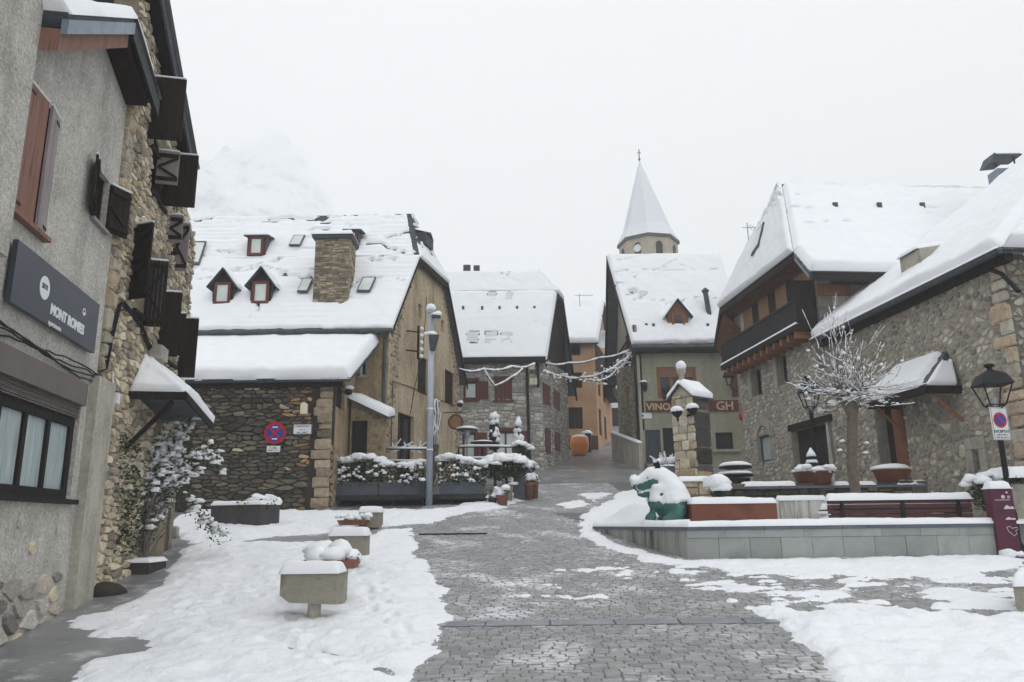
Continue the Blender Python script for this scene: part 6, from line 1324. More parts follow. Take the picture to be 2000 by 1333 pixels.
# ---- granite terrace wall
W0 = G(1957, 1087); W1 = G(1345, 1094); ZT = at(1640, 1024, W0.y)[2] - .0
curve = [G(*p) for p in ((1345, 1094), (1300, 1084), (1258, 1070), (1218, 1056), (1186, 1046), (1160, 1038))]
tw = thing('terrace_wall', 'curved low retaining wall of grey granite slabs with snowy coping', 'wall', (W1.x, W1.y, .8))
M['granite'] = pm('granite', [C(120, 124, 122), C(156, 159, 156), C(138, 142, 139)], 1.3, .7, .25, 60, detail=10, tint=True); M['granite_dark'] = pm('granite_dark', [C(84, 90, 98), C(112, 118, 126)], 2, .6, .2, 40)
M['granite_stain'] = pm('granite_stain', [C(72, 72, 66), C(140, 142, 136), C(160, 162, 156)], 2.2, .75, .2, 40, stretch=(1.5, 1.5, .18), detail=8, width=.16)
def up3(p, z): return Vector((p.x, p.y, z))
dirW = (Vector((W0.x, W0.y)) - Vector((W1.x, W1.y))); LW = dirW.length; PT = Plane((W1.x, W1.y), (dirW.x, dirW.y)); rs = random.Random(4)
ns_ = 10
def gs(s_): p = PT.pt(s_, 0); return float(gz(p.y)) - .12
hbox(PT, (0, LW, .2, ZT - .08), -.35, -.05, M['granite_dark'], tw, 'core')
for k in range(ns_):
    a0, a1 = LW * k / ns_, LW * (k + 1) / ns_; g = rs.uniform(.85, 1.1); o = hbox(PT, (a0 + .004, a1 - .004, gs(a0), ZT - .235), -.05, rs.uniform(-.004, .004), M['granite'], tw, 'slab')
    at_ = o.data.attributes.new('tint', 'FLOAT_COLOR', 'POINT'); at_.data.foreach_set('color', [g, g, g, 1] * len(o.data.vertices))
for k in range(8):
    a0, a1 = LW * k / 8, LW * (k + 1) / 8; g = rs.uniform(.85, 1.1); o = hbox(PT, (a0 + .003, a1 - .003, ZT - .229, ZT - .085), -.05, .006, M['granite'], tw, 'band_slab')
    at_ = o.data.attributes.new('tint', 'FLOAT_COLOR', 'POINT'); at_.data.foreach_set('color', [g, g, g, 1] * len(o.data.vertices))
for k in range(12): a0, a1 = LW * k / 12, LW * (k + 1) / 12; hbox(PT, (a0 + .003, a1 - .003, ZT - .08, ZT), -.42, .03, M['granite_dark'], tw, 'coping')
snowquad([PT.pt(0, ZT, .045), PT.pt(LW - .02, ZT, .045), PT.pt(LW - .02, ZT, -.6), PT.pt(0, ZT, -.6)], .09, tw, 'coping_snow', res=.05, seed=151, rough=.5, edge=.05, rim=(1, 1, 0, 0), wob=.03)
cz = []
for k in range(len(curve) - 1):
    a, b = curve[k], curve[k + 1]; plc = Plane((a.x, a.y), (b.x - a.x, b.y - a.y), side=-1); L_ = (Vector((b.x, b.y)) - Vector((a.x, a.y))).length; m_ = 3 if k < 3 else 2
    if plc.n.y > 0: plc.n = -plc.n
    for q in range(m_):
        a0, a1 = L_ * q / m_, L_ * (q + 1) / m_; z0 = float(gz(plc.pt(a0, 0).y)) - .15; hbox(plc, (a0 + .003, a1 - .003, z0, ZT - .085), -.25, rs.uniform(-.004, .004), M['granite_stain'], tw, 'slab'); hbox(plc, (a0 + .003, a1 - .003, ZT - .08, ZT), -.4, .025, M['granite_dark'], tw, 'coping')
    snowquad([plc.pt(0, ZT, .04), plc.pt(L_, ZT, .04), plc.pt(L_, ZT, -.6), plc.pt(0, ZT, -.6)], .09, tw, 'coping_snow', res=.05, seed=152 + k, rough=.5, edge=.05, rim=(1, 0, 0, 0))
fill = [up3(p, 0) for p in (PT.pt(LW + 1.5, 0, -.36), PT.pt(0, 0, -.36))] + [up3(Vector((c.x + .12, c.y + .3, 0)), 0) for c in curve[1:]] + [Vector((curve[-1].x + .3, 21.8, 0)), Vector((11.2, 21.8, 0)), Vector((11.2, 16, 0))]
bed = MB().prism([up3(p, .3) for p in fill], (0, 0, ZT - .33)).build('terrace_paving', M['wet'], None); bed['kind'] = 'structure'
# lying snow on the terrace with the drift beside the boar
bpts = gp([(1165, 1034), (1180, 1010), (1225, 965), (1262, 948), (1300, 960)]); xs2 = np.arange(1.6, 11.6, .06); ys2 = np.arange(15.2, 22.0, .06); X2, Y2 = np.meshgrid(xs2, ys2)
inb = sdf([(p.x, p.y) for p in fill], X2, Y2); dr_ = at(1225, 985, 18.2); n_ = fbm(X2 * 2, Y2 * 2, 88, 4); cov = np.where(X2 < 4.3, 1.0, np.clip((fbm(X2 * .9, Y2 * 1.4, 91, 3) - .42) * 6, -.1, 1)); cov = np.maximum(cov, (Y2 < 16.9) * 1.0)
D2 = .09 * np.sqrt(np.clip((inb + .1) / .35, 0, 1)) * np.clip(cov, 0, 1) - .012 * ((cov <= 0) | (inb < -.1)) + .5 * np.exp(-(((X2 - dr_.x) / .75) ** 2 + ((Y2 - 18.3) / 1.1) ** 2)) * (inb > 0) * np.clip(inb / .5, 0, 1)
D2 = np.where(D2 > .004, D2 + (n_ - .5) * .07, D2); base2 = np.maximum(ZT - .03, gz(Y2)); gf2 = grid_faces(len(xs2), len(ys2)); kk = (D2.ravel()[gf2] > 0).any(1); gf2 = gf2[kk]; us = np.unique(gf2); rm = np.full(D2.size, -1); rm[us] = np.arange(len(us))
o = obj('terrace_snow', np.stack([X2.ravel(), Y2.ravel(), (base2 + D2).ravel() + .004], 1)[us], rm[gf2].tolist(), M['snow_ground'], None, True, kind='stuff'); o['label'] = 'smooth snow lying over the raised terrace behind the granite wall'; o['category'] = 'snow'
ZF = ZT - .03

# ---- boar statue
Yb_ = 16.7; bc = at(1300, 1016, Yb_); sc = 1.0; M['bronze'] = pm('bronze_green', [C(36, 66, 64), C(74, 116, 108), C(50, 88, 82)], 3, .5, .3, 16, metal=.4)
boar = thing('boar_statue', 'green bronze seated boar statue half buried in snow beside the terrace wall', 'statue', (bc.x, Yb_, ZF))
def bp(px, py, dy=0.0): p = at(px, py, Yb_); return Vector((p.x, Yb_ + dy, p.z))
def lump(mb, path, n=16): mb.tube([bp(*p[:2], p[3] if len(p) > 3 else 0.0) for p in path], [p[2] for p in path], n)
raw = MB(); lump(raw, [(1318, 1016, .22), (1317, 1004, .34), (1312, 985, .385), (1305, 965, .345), (1297, 951, .30), (1285, 939, .265), (1271, 938, .225), (1260, 943, .165), (1250, 946, .13), (1241, 946, .115), (1235, 946, .115)])
for dy in (-.16, .16): lump(raw, [(1284, 955, .15, dy), (1277, 985, .13, dy), (1273, 1008, .10, dy), (1268, 1017, .10, dy), (1262, 1018, .06, dy)], 10); lump(raw, [(1322, 990, .2, dy * 1.6), (1316, 1008, .19, dy * 1.8), (1300, 1015, .11, dy * 1.9), (1288, 1018, .07, dy * 1.9)], 10)
lump(raw, [(1272, 958, .15), (1256, 965, .095), (1244, 964, .06)], 10)
tmp = raw.build('body', None, None); md = tmp.modifiers.new('r', 'REMESH'); md.mode = 'VOXEL'; md.voxel_size = .035; sm_ = tmp.modifiers.new('s', 'SMOOTH'); sm_.factor = .6; sm_.iterations = 5
dg = bpy.context.evaluated_depsgraph_get(); dg.update(); m2 = bpy.data.meshes.new_from_object(tmp.evaluated_get(dg)); vv = np.array([x.co[:] for x in m2.vertices]) + np.array(tmp.location); ff = [tuple(p.vertices) for p in m2.polygons]; bpy.data.objects.remove(tmp)
bb = obj('body', vv, ff, M['bronze'], boar, True)
snowshell(bb, -.12, .05, 'snow_cover', 3, boar, lim=bp(1300, 984).z)
for dy in (-.15, .15):
    e0 = bp(1281, 916, dy); MB().add([e0 + Vector((-.07, -.03, -.04)), e0 + Vector((.08, -.03, -.06)), e0 + Vector((.03, 0, .24)), e0 + Vector((.0, .06, -.04)), e0 + Vector((.06, .02, .08))], [(0, 1, 4), (0, 4, 2), (1, 3, 4), (4, 3, 2), (3, 0, 2), (0, 3, 1)]).build('ear', M['iron'], boar, True); MB().ball(e0 + Vector((.03, 0, .16)), (.06, .06, .05), 3).build('ear_snow', M['snow'], boar, True)
    MB().tube([bp(1250, 960, dy * .6), bp(1243, 957, dy * .7), bp(1240, 947, dy * .7)], [.022, .018, .005], 6).build('tusk', M['galv'], boar)
    MB().ball(bp(1262, 935, dy * 1.25), .022, 2).build('eye', M['iron'], boar)
MB().ball(bp(1237, 938, 0), (.09, .09, .11), 5).build('snout_snow', M['snow'], boar, True)

# ---- corten planter, basin, bench
def planter(name, label, cat, x0, x1, y0, z0, z1, dep, mat, snow=.1, plants=(), group=None, seed=1, rim=None):
    t_ = thing(name, label, cat, ((x0 + x1) / 2, y0 + dep / 2, z0), group); w_ = .05
    for nm, c, s_ in (('side', ((x0 + x1) / 2, y0 + w_ / 2, (z0 + z1) / 2), (x1 - x0, w_, z1 - z0)), ('side', ((x0 + x1) / 2, y0 + dep - w_ / 2, (z0 + z1) / 2), (x1 - x0, w_, z1 - z0)), ('end', (x0 + w_ / 2, y0 + dep / 2, (z0 + z1) / 2 - .001), (w_ + .001, dep - 2 * w_, z1 - z0)), ('end', (x1 - w_ / 2, y0 + dep / 2, (z0 + z1) / 2 - .001), (w_ + .001, dep - 2 * w_, z1 - z0))): boxo(nm, c, s_, mat, t_, bevel=.008)
    boxo('soil', ((x0 + x1) / 2, y0 + dep / 2, z1 - .12), (x1 - x0 - .1, dep - .1, .1), pm('soil', [C(50, 42, 36), C(74, 62, 52)], 6, .95), t_)
    if snow: snowquad([(x0 - .02, y0 - .02, z1 - .01), (x1 + .02, y0 - .02, z1 - .01), (x1 + .02, y0 + dep + .02, z1 - .01), (x0 - .02, y0 + dep + .02, z1 - .01)], snow, t_, 'snow_cover', res=.05, seed=seed, rough=.5, edge=snow * .8)
    return t_
p0 = at(1352, 1010, 16.1); p1 = at(1519, 1010, 16.1); zt = at(1440, 981, 16.1)[2]
cp = planter('corten_planter', 'long rust brown steel planter with snow and one small shrub', 'planter', p0.x, p1.x, 16.1, ZF + .02, zt, .6, M['rust'], .11, seed=5)
c = at(1400, 968, 16.4); mb = MB(); rs = random.Random(6)
for k in range(90):
    th = rs.uniform(0, 6.28); e = rs.uniform(.2, 1.3); d_ = Vector((math.cos(th) * math.sin(e), math.sin(th) * math.sin(e), math.cos(e) * .8)); mb.tube([c + Vector((0, 0, -.08)), c + d_ * rs.uniform(.16, .28)], [.012, .004], 4, False)
mb.build('shrub', M['leaf'], cp, kind='stuff'); mb = MB(); mb.ball(c + Vector((0, 0, .26)), (.27, .25, .2), 4); mb.ball(c + Vector((.08, -.05, .15)), (.2, .2, .15), 9); mb.build('shrub_snow', M['snow'], cp, True)
p0 = at(1519, 1000, 17.4); p1 = at(1618, 1000, 17.4); zt = at(1570, 976, 17.4)[2]; M['stained_white'] = pm('stained_white', [C(120, 116, 108), C(192, 190, 184), C(206, 204, 198)], 3, .8, .3, 30, stretch=(3, 3, .25), width=.18)
fbn = thing('fountain_basin', 'streaked white concrete fountain basin with snow on its rim', 'basin', ((p0.x + p1.x) / 2, 17.8, ZF)); x0, x1 = p0.x, p1.x
for c_, s_ in ((((x0 + x1) / 2, 17.46, (ZF + zt) / 2), (x1 - x0, .12, zt - ZF)), (((x0 + x1) / 2, 18.5, (ZF + zt) / 2), (x1 - x0, .12, zt - ZF)), ((x0 + .06, 17.98, (ZF + zt) / 2), (.118, .92, zt - ZF - .002)), ((x1 - .06, 17.98, (ZF + zt) / 2), (.118, .92, zt - ZF - .002))): boxo('wall', c_, s_, M['stained_white'], fbn, bevel=.01)
boxo('base_slab', ((x0 + x1) / 2, 17.98, ZF + .03), (x1 - x0 - .25, .9, .06), M['concrete'], fbn); snowquad([(x0, 17.38, zt), (x1, 17.38, zt), (x1, 17.55, zt), (x0, 17.55, zt)], .09, fbn, 'snow_cap', res=.05, seed=8, edge=.05)
mb = MB(); mb.ball((x1 - .12, 17.2, ZF + .08), (.2, .18, .14), 5); mb.ball((x1 - .2, 17.2, ZF + .25), (.12, .12, .09), 7); tag(mb.build('snow_heap', M['snow'], None, True), 'little white snow heap in front of the fountain basin', 'snow heap')
# bench with slatted back
p0 = at(1618, 1005, 15.95); p1 = at(1900, 1005, 15.95); zt = at(1760, 974, 15.95)[2]; bn = thing('slatted_bench', 'long dark red slatted wooden bench with a thick roll of snow', 'bench', ((p0.x + p1.x) / 2, 16.1, ZF)); x0, x1 = p0.x, p1.x; M['bench'] = pm('bench_wood', [C(58, 34, 34), C(92, 56, 54)], 3, .5, .4, 20, stretch=(.4, 4, 4))
hb_ = zt - ZF - .03
for k in range(5):
    zz = zt - .055 - k * .098; boxo('back_slat', ((x0 + x1) / 2, 15.95 + .02 * k * 0, zz), (x1 - x0, .035, .082), M['bench'], bn, bevel=.006)
for k in range(4): boxo('seat_slat', ((x0 + x1) / 2, 16.06 + .11 * k, ZF + .3), (x1 - x0, .095, .04), M['bench'], bn, bevel=.006)
for xx in (x0 + .28, (x0 + x1) / 2 + .05, x1 - .28): boxo('back_support', (xx, 15.915, (ZF + zt) / 2), (.07, .03, zt - ZF), M['iron'], bn); boxo('leg', (xx, 16.25, ZF + .14), (.06, .4, .27), M['iron'], bn)
snowquad([(x0 - .02, 15.88, zt - .01), (x1 + .02, 15.88, zt - .01), (x1 + .02, 16.06, zt - .01), (x0 - .02, 16.06, zt - .01)], .12, bn, 'snow_cap', res=.04, seed=12, rough=.25, edge=.085)
snowquad([(x0, 16.02, ZF + .32), (x1, 16.02, ZF + .32), (x1, 16.45, ZF + .32), (x0, 16.45, ZF + .32)], .12, bn, 'seat_snow', res=.06, seed=13, edge=.06)

# ---- fountain pillar
Yp = 18.3; pc = at(1357, 930, Yp); fp = thing('fountain_pillar', 'leaning old sandstone fountain pillar with snowy gabled cap', 'fountain', (pc.x, Yp, ZF)); zt = at(1350, 775, Yp)[2]; zb = at(1360, 935, Yp)[2]; hw_ = .34
ang = R(40); ex = Vector((math.cos(ang), math.sin(ang), 0)); ey = Vector((-math.sin(ang), math.cos(ang), 0))
hw2 = .325; core = MB().box((pc.x, Yp, (zb + zt) / 2 - .1), (2 * hw2 - .06, 2 * hw2 - .06, zt - zb + .2), ax=(ex, ey, Vector((0, 0, 1)))).build('shaft', M['mortar'], fp)
cl = Vector((pc.x, Yp, 0)) - ex * hw2 - ey * hw2                               # nearest edge
PA = Plane((cl.x - ex.x * 0, cl.y), (ey.x, ey.y)); PA.n = Vector((-ex.x, -ex.y)); PB = Plane((cl.x, cl.y), (ex.x, ex.y)); PB.n = Vector((-ey.x, -ey.y))
rubble(PA, [(0.005, zb), (2 * hw2, zb), (2 * hw2, zt), (0.005, zt)], [], core, hr=(.17, .25), wr=(.18, .34), gap=.012, dep=(.02, .035), tint=pick([(186, 170, 140), (200, 188, 162), (160, 140, 110), (178, 168, 148)], .12), seed=161, rnd=.3, warp=0, off=-.03, name='ashlar')
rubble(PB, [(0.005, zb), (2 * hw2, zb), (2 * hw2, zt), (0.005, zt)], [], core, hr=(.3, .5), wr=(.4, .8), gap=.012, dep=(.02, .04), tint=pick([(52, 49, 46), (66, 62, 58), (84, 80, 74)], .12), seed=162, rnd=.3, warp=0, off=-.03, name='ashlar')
gz0 = zt; apex = zt + .30; c3 = Vector((pc.x, Yp, 0)); e_ = hw2 + .08
def fpz(a, b, z): return c3 + ex * a + ey * b + Vector((0, 0, z))
MB().prism([fpz(-hw2, -hw2, gz0), fpz(-hw2, hw2, gz0), fpz(-hw2, 0, apex - .05)], ex * (2 * hw2)).build('gable', M['church'], fp)
for sg in (-1, 1):
    q = [fpz(-e_, sg * e_, gz0 - .06), fpz(e_, sg * e_, gz0 - .06), fpz(e_, 0, apex), fpz(-e_, 0, apex)]; slab(q, .05, M['slate'], fp, 'cap_slate'); snowquad(q, .11, fp, 'cap_snow', res=.05, seed=163 + sg, edge=.11, rim=(1, 1, 0, 1))
fz = at(1332, 752, Yp)[2]; fx_ = at(1332, 752, Yp).x; MB().lathe((fx_, Yp, apex - .25), [(.10, 0), (.06, .2), (.09, .3), (.07, .42), (.05, .46), (.12, .56), (.10, .66)], 12).build('finial', M['concrete'], fp, True); MB().ball((fx_, Yp, apex + .45), (.125, .125, .14), 3, flat=-.7, amp=.08).build('finial_snow', M['snow'], fp, True)
for (x, y, dx) in ((1322, 806, -1), (1352, 800, 1)):
    p = at(x, y, Yp - .5); MB().lathe(p, [(.03, -.12), (.1, -.06), (.14, .0), (.13, .03)], 12).build('spout_cup', M['iron'], fp, True); MB().ball(p + Vector((0, 0, .05)), (.15, .15, .11), 4, amp=.08).build('cup_snow', M['snow'], fp, True); MB().tube([p + Vector((0, 0, -.08)), Vector((p.x + .08 * -dx, Yp - .2, p.z - .15))], .03, 6).build('cup_bracket', M['iron'], fp)
pb0 = at(1330, 975, 17.3); pb1 = at(1398, 975, 17.3); zpb = at(1360, 943, 17.3)[2]; PP = Plane((pb0.x, 17.3), (1, 0)); wdp = pb1.x - pb0.x
pdb = hbox(PP, (0, wdp, ZF, zpb), -.9, -.03, M['mortar'], fp, 'pedestal'); rubble(PP, [(0, ZF), (wdp, ZF), (wdp, zpb), (0, zpb)], [], pdb, hr=(.2, .32), wr=(.3, .55), gap=.015, dep=(.03, .05), tint=pick([(176, 156, 122), (150, 134, 106), (190, 172, 140)]), seed=164, rnd=.4, warp=0, off=-.03, name='ashlar')
hbox(PP, (-.04, wdp + .1, zpb, zpb + .05), -.95, .02, M['concrete'], fp, 'pedestal_cap'); snowquad([(pb0.x - .05, 17.27, zpb + .05), (pb1.x + .11, 17.27, zpb + .05), (pb1.x + .11, 17.75, zpb + .05), (pb0.x - .05, 17.75, zpb + .05)], .1, fp, 'pedestal_snow', res=.05, seed=165, edge=.07)
MB().tube([(pc.x, Yp, zb - .6), (pc.x - .02, Yp, zb - .2), (pc.x, Yp, zb + .15)], [.52, .48, .42], 12).build('footing', M['plaster_old'], fp)

# ---- mossy low wall behind, planters on it
Yl2 = 19.2; l0 = at(1402, 960, Yl2); l1 = at(1812, 950, Yl2); PLw = Plane((l0.x, Yl2), (1, 0)); zl = at(1600, 949, Yl2)[2]; Lw = l1.x - l0.x
lw = thing('mossy_wall', 'low dark mossy stone wall with snow pads behind the bench', 'wall', ((l0.x + l1.x) / 2, Yl2 + .3, ZF)); lwc = hbox(PLw, (0, Lw, ZF - .1, zl - .06), -.45, -.02, M['mortar_dark'], lw, 'core')
rubble(PLw, [(0, ZF), (Lw, ZF), (Lw, zl - .07), (0, zl - .07)], [], lwc, hr=(.12, .22), wr=(.2, .5), gap=.02, dep=(.02, .05), tint=pick([(96, 88, 66), (78, 74, 60), (120, 104, 78), (64, 62, 54)]), seed=166, rnd=.8)
for k in range(8): hbox(PLw, (Lw * k / 8 + .004, Lw * (k + 1) / 8 - .004, zl - .06, zl), -.5, .06, M['granite_dark'], lw, 'coping')
for a, b in ((1452, 1556), (1628, 1660), (1676, 1712), (1752, 1812)):
    a_, b_ = PLw.st(a, 945)[0], PLw.st(b, 945)[0]; snowquad([PLw.pt(a_, zl, .06), PLw.pt(b_, zl, .06), PLw.pt(b_, zl, -.42), PLw.pt(a_, zl, -.42)], .11, lw, 'snow_pad', res=.05, seed=a, edge=.1, rough=.4)
def bowl(px0, px1, pyt, Y, z0, label, snow_r, seed, name='bowl_planter', mat='rust', group=None):
    a, b = at(px0, pyt, Y), at(px1, pyt, Y); r_ = (b.x - a.x) / 2; c_ = Vector(((a.x + b.x) / 2, Y, z0)); h_ = a.z - z0; t_ = thing(name, label, 'planter', c_, group)
    MB().lathe(c_, [(r_ * .62, 0), (r_ * .7, .03), (r_ * .9, h_ * .85), (r_ * .98, h_ * .88), (r_ * .98, h_), (r_ * .85, h_), (r_ * .8, h_ * .8)], 20).build('bowl', M[mat], t_, True)
    MB().ball(c_ + Vector((0, 0, h_ + .0)), (r_ * 1.02, r_ * 1.0, snow_r), seed, 18, 8, .06, -.12).build('snow_cover', M['snow'], t_, True); return t_, c_, r_, h_
t_, c_, r_, h_ = bowl(1547, 1628, 922, Yl2 + .35, zl, 'round rusty bowl planter with a small snowy conifer on the mossy wall', .12, 3)
MB().tube([c_ + Vector((0, 0, h_)), c_ + Vector((0, 0, h_ + .55))], .02, 5).build('stem', M['bark'], t_)
for q, (rr, zz) in enumerate(((.16, .22), (.13, .38))): MB().lathe(c_ + Vector((0, 0, h_ + zz - .1)), [(rr, 0), (rr * .9, .06), (.02, .2)], 10).build('foliage', M['iron'], t_); MB().lathe(c_ + Vector((0, 0, h_ + zz)), [(rr * .98, 0), (rr * .8, .07), (.01, .22)], 10).build('foliage_snow', M['snow'], t_, True)
mb = MB(); blobs(mb, 16, (c_.x - r_, c_.x + r_, c_.y - r_, c_.y, c_.z + h_ - .05, c_.z + h_ + .08), (.06, .14), 5); mb.build('snow_clumps', M['snow'], t_, True, kind='stuff')
bowl(1704, 1774, 917, Yl2 + .35, zl, 'round rusty bowl planter heaped with smooth snow on the mossy wall', .14, 6)
st_ = thing('stacked_tables', 'two dark round tables stacked and capped with snow near the fountain', 'table', at(1434, 935, 20.5)); p = at(1434, 935, 20.5)
for q, (y_, rr) in enumerate(((928, .46), (912, .42))):
    c_ = at(1436, y_, 20.5); MB().lathe(c_ - Vector((0, 0, .05)), [(rr, 0), (rr, .05)], 18).build('table_top', M['iron'], st_); MB().ball(c_ + Vector((0, 0, .02)), (rr, rr, .13), q + 2, 16, 8, .06, -.05).build('snow_cover', M['snow'], st_, True)
MB().lathe((p.x, 20.5, ZF), [(.36, 0), (.42, .1), (.40, p.z - ZF)], 14).build('pedestal', M['wood_black'], st_)

# ---- pollarded tree
Yt = 17.3; tb = at(1673, 966, Yt); th_ = at(1662, 800, Yt); tr = thing('pollarded_tree', 'small bare pollarded tree with snow covered shoots behind the bench', 'tree', (tb.x, Yt, ZF)); rs = random.Random(17); zh_ = th_.z
M['bark_moss'] = pm('bark_moss', [C(78, 70, 62), C(116, 106, 95), C(88, 82, 60)], 5, .9, .8, 40)
MB().tube([(tb.x + .02, Yt, ZF - .05), (tb.x, Yt, ZF + .4), (tb.x - .04, Yt, (ZF + zh_) / 2), (th_.x + .02, Yt, zh_ - .15), (th_.x, Yt, zh_ + .12), (th_.x, Yt, zh_ + .25)], [.14, .115, .105, .115, .18, .12], 12).build('trunk', M['bark_moss'], tr, True)
tw_ = MB(); sn = MB(); hd = Vector((th_.x, Yt, zh_ + .1)); knots = [hd + Vector((rs.uniform(-.3, .3), rs.uniform(-.3, .3), rs.uniform(-.05, .38))) for _ in range(9)]
lim = MB()
for k in knots: lim.tube([hd - Vector((0, 0, .1)), (hd + k) / 2, k], [.10, .085, .07], 8)
lim.build('limbs', M['bark_moss'], tr, True)
def shoot(p, d, L, r, n=7, droop=.0, lvl=0):
    pts = [p.copy()]; q = p.copy(); dd = d.normalized()
    for i in range(n):
        dd = (dd + Vector((rs.gauss(0, .05), rs.gauss(0, .05), droop + rs.gauss(0, .04)))).normalized(); q = q + dd * (L / n); pts.append(q.copy())
    rad = [r * (1 - .75 * i / n) for i in range(n + 1)]; tw_.tube(pts, rad, 5, False)
    for i in range(n):
        if rs.random() < .74: a, b = pts[i], pts[i + 1]; w_ = max(.008, rad[i] * .9) * rs.uniform(.8, 1.5) * (1.15 if abs((b - a).normalized().z) < .6 else .85); sn.tube([a + Vector((0, 0, rad[i] * .9)), (a + b) / 2 + Vector((0, 0, rad[i] * 1.0 + .004)), b + Vector((0, 0, rad[i] * .8))], [w_ * .7, w_, w_ * .6], 5)
        if rs.random() < .10: sn.ball(pts[i] + Vector((0, 0, .02)), rs.uniform(.02, .05), rs.randint(0, 999), 6, 4)
    if lvl == 0 and L > .6:
        for _ in range(rs.randint(1, 3)):
            i = rs.randint(1, n - 1); shoot(pts[i], (dd + Vector((rs.gauss(0, .7), rs.gauss(0, .7), rs.gauss(.1, .4)))), L * rs.uniform(.2, .4), r * .6, 4, droop, 1)
for k in range(92):
    kn = rs.choice(knots); az = rs.uniform(0, 6.283); el = rs.choice([rs.uniform(-.35, .15), rs.uniform(-.1, .4), rs.uniform(.1, .8), rs.uniform(.8, 1.45), rs.uniform(1.15, 1.5)]); d_ = Vector((math.cos(az) * math.cos(el), math.sin(az) * math.cos(el) * .8, math.sin(el)))
    shoot(kn, d_, rs.uniform(.8, 1.6) if el < .8 else rs.uniform(.7, 2.3), .0115, 9, .03 if el < .4 else .004)
tw_.build('shoots', M['bark'], tr, True, kind='stuff'); blobs(sn, 16, (hd.x - .42, hd.x + .42, hd.y - .4, hd.y + .3, hd.z + .05, hd.z + .42), (.05, .12), 9); sn.build('shoot_snow', M['snow'], tr, True, kind='stuff')
for s_ in ((1640, 880), (1690, 885), (1645, 862), (1692, 866)):
    p = at(*s_, Yt); MB().tube([Vector((tb.x, Yt, p.z - .15)), p], [.02, .012], 5).build('snag', M['bark_moss'], tr); MB().ball(p, (.06, .05, .045), 3).build('snag_snow', M['snow'], tr, True)

# ---- street lanterns
def lantern(base, z_top, label, hgt, w_=.42, rz=.5, group=None, pole_r=.055, name='street_lantern', tilt=0):
    t_ = thing(name, label, 'street lamp', base, group); b = Vector(base); zl_ = z_top - hgt; c_ = Vector((b.x, b.y, 0))
    MB().lathe(b, [(.14, 0), (.14, .12), (.09, .2), (.09, .75), (.075, .8), (pole_r, .95), (pole_r * .9, zl_ - .25 - b.z), (.07, zl_ - .22 - b.z), (.03, zl_ - .18 - b.z)], 14).build('pole', M['iron'], t_, True)
    r0, r1 = w_ * .34, w_ * .62; cr = [(math.cos(rz + i * math.pi / 2), math.sin(rz + i * math.pi / 2)) for i in range(4)]; zb_, zt_ = zl_ - .05, zl_ + hgt * .45
    for i in range(4):
        x, y = cr[i]; MB().tube([(b.x + x * r0, b.y + y * r0, zb_), (b.x + x * r1, b.y + y * r1, zt_)], .016, 5).build('frame_bar', M['iron'], t_); MB().tube([(b.x, b.y, zb_ - .14), (b.x + x * r0, b.y + y * r0, zb_)], .012, 5).build('stay', M['iron'], t_)
        x2, y2 = cr[(i + 1) % 4]; MB().tube([(b.x + x * r0, b.y + y * r0, zb_), (b.x + x2 * r0, b.y + y2 * r0, zb_)], .013, 5).build('ring_bar', M['iron'], t_)
    ro = r1 * 1.14; q0 = [Vector((b.x + x * ro, b.y + y * ro, zt_)) for x, y in cr]; q1 = [Vector((b.x + x * r1 * .78, b.y + y * r1 * .78, zt_ + hgt * .27)) for x, y in cr]; q2 = [Vector((b.x + x * .06, b.y + y * .06, zt_ + hgt * .40)) for x, y in cr]
    MB().add(q0 + q1 + q2, [(i, (i + 1) % 4, 4 + (i + 1) % 4, 4 + i) for i in range(4)] + [(4 + i, 4 + (i + 1) % 4, 8 + (i + 1) % 4, 8 + i) for i in range(4)] + [(8, 9, 10, 11), (3, 2, 1, 0)]).build('hood', M['iron'], t_)
    MB().lathe((b.x, b.y, zt_ + hgt * .38), [(.05, 0), (.05, .06), (.10, .09), (.10, .13), (.04, .15)], 10).build('chimney', M['iron'], t_); MB().tube([(b.x, b.y, zb_ - .02), (b.x, b.y, zb_ + .16)], .035, 8).build('lamp_holder', M['galv'], t_)
    return t_
p = at(1955, 930, 15.55); b = (p.x + .0, 15.55, float(gz(15.55))); q = at(1931, 712, 15.55); l1_ = lantern((q.x, 15.55, float(gz(15.5))), q.z, 'black iron lantern on a post carrying the no parking plate', .80, .62, .62)
q = at(1577, 735, 20.6); lantern((q.x, 20.6, ZF), q.z, 'black iron lantern standing before the garage door', .80, .52, .7)
# no parking plate on the post
pp = Plane((q.x * 0 + at(1931, 712, 15.55).x - .215, 15.42), (1, .22)); s0_, s1_ = .0, .40; zz0 = at(1938, 860, 15.45)[2]; zz1 = at(1938, 796, 15.45)[2]; np_ = thing('no_parking_plate', 'tall white no parking plate strapped to the lantern post', 'sign', pp.pt(.2, zz0, 0))
hbox(pp, (s0_, s1_, zz0, zz1), .0, .02, M['white'], np_, 'panel'); cz_ = zz1 - .26; disc(pp, .2, cz_, .155, .0215, .006, M['red'], np_, 'rim', n=32); disc(pp, .2, cz_, .11, .028, .005, M['blue'], np_, 'disc', n=32)
dd = Vector((pp.d.x * .7, pp.d.y * .7, -.7)).normalized(); MB().box(pp.pt(.2, cz_, .035), (.24, .006, .035), ax=(dd, Vector((pp.n.x, pp.n.y, 0)), dd.cross(Vector((pp.n.x, pp.n.y, 0))))).build('diagonal_bar', M['red'], np_)
text('EXCEPTAT', pp, .2, zz0 + .145, .074, M['ink'], np_, off=.023, align='CENTER', depth=.003, bold=.002)
for k in (0, 1): prints(pp, .06, .34, zz0 + .09 - .05 * k, .024, np_, .0235, 11 + k)
mb = MB(); e = .008
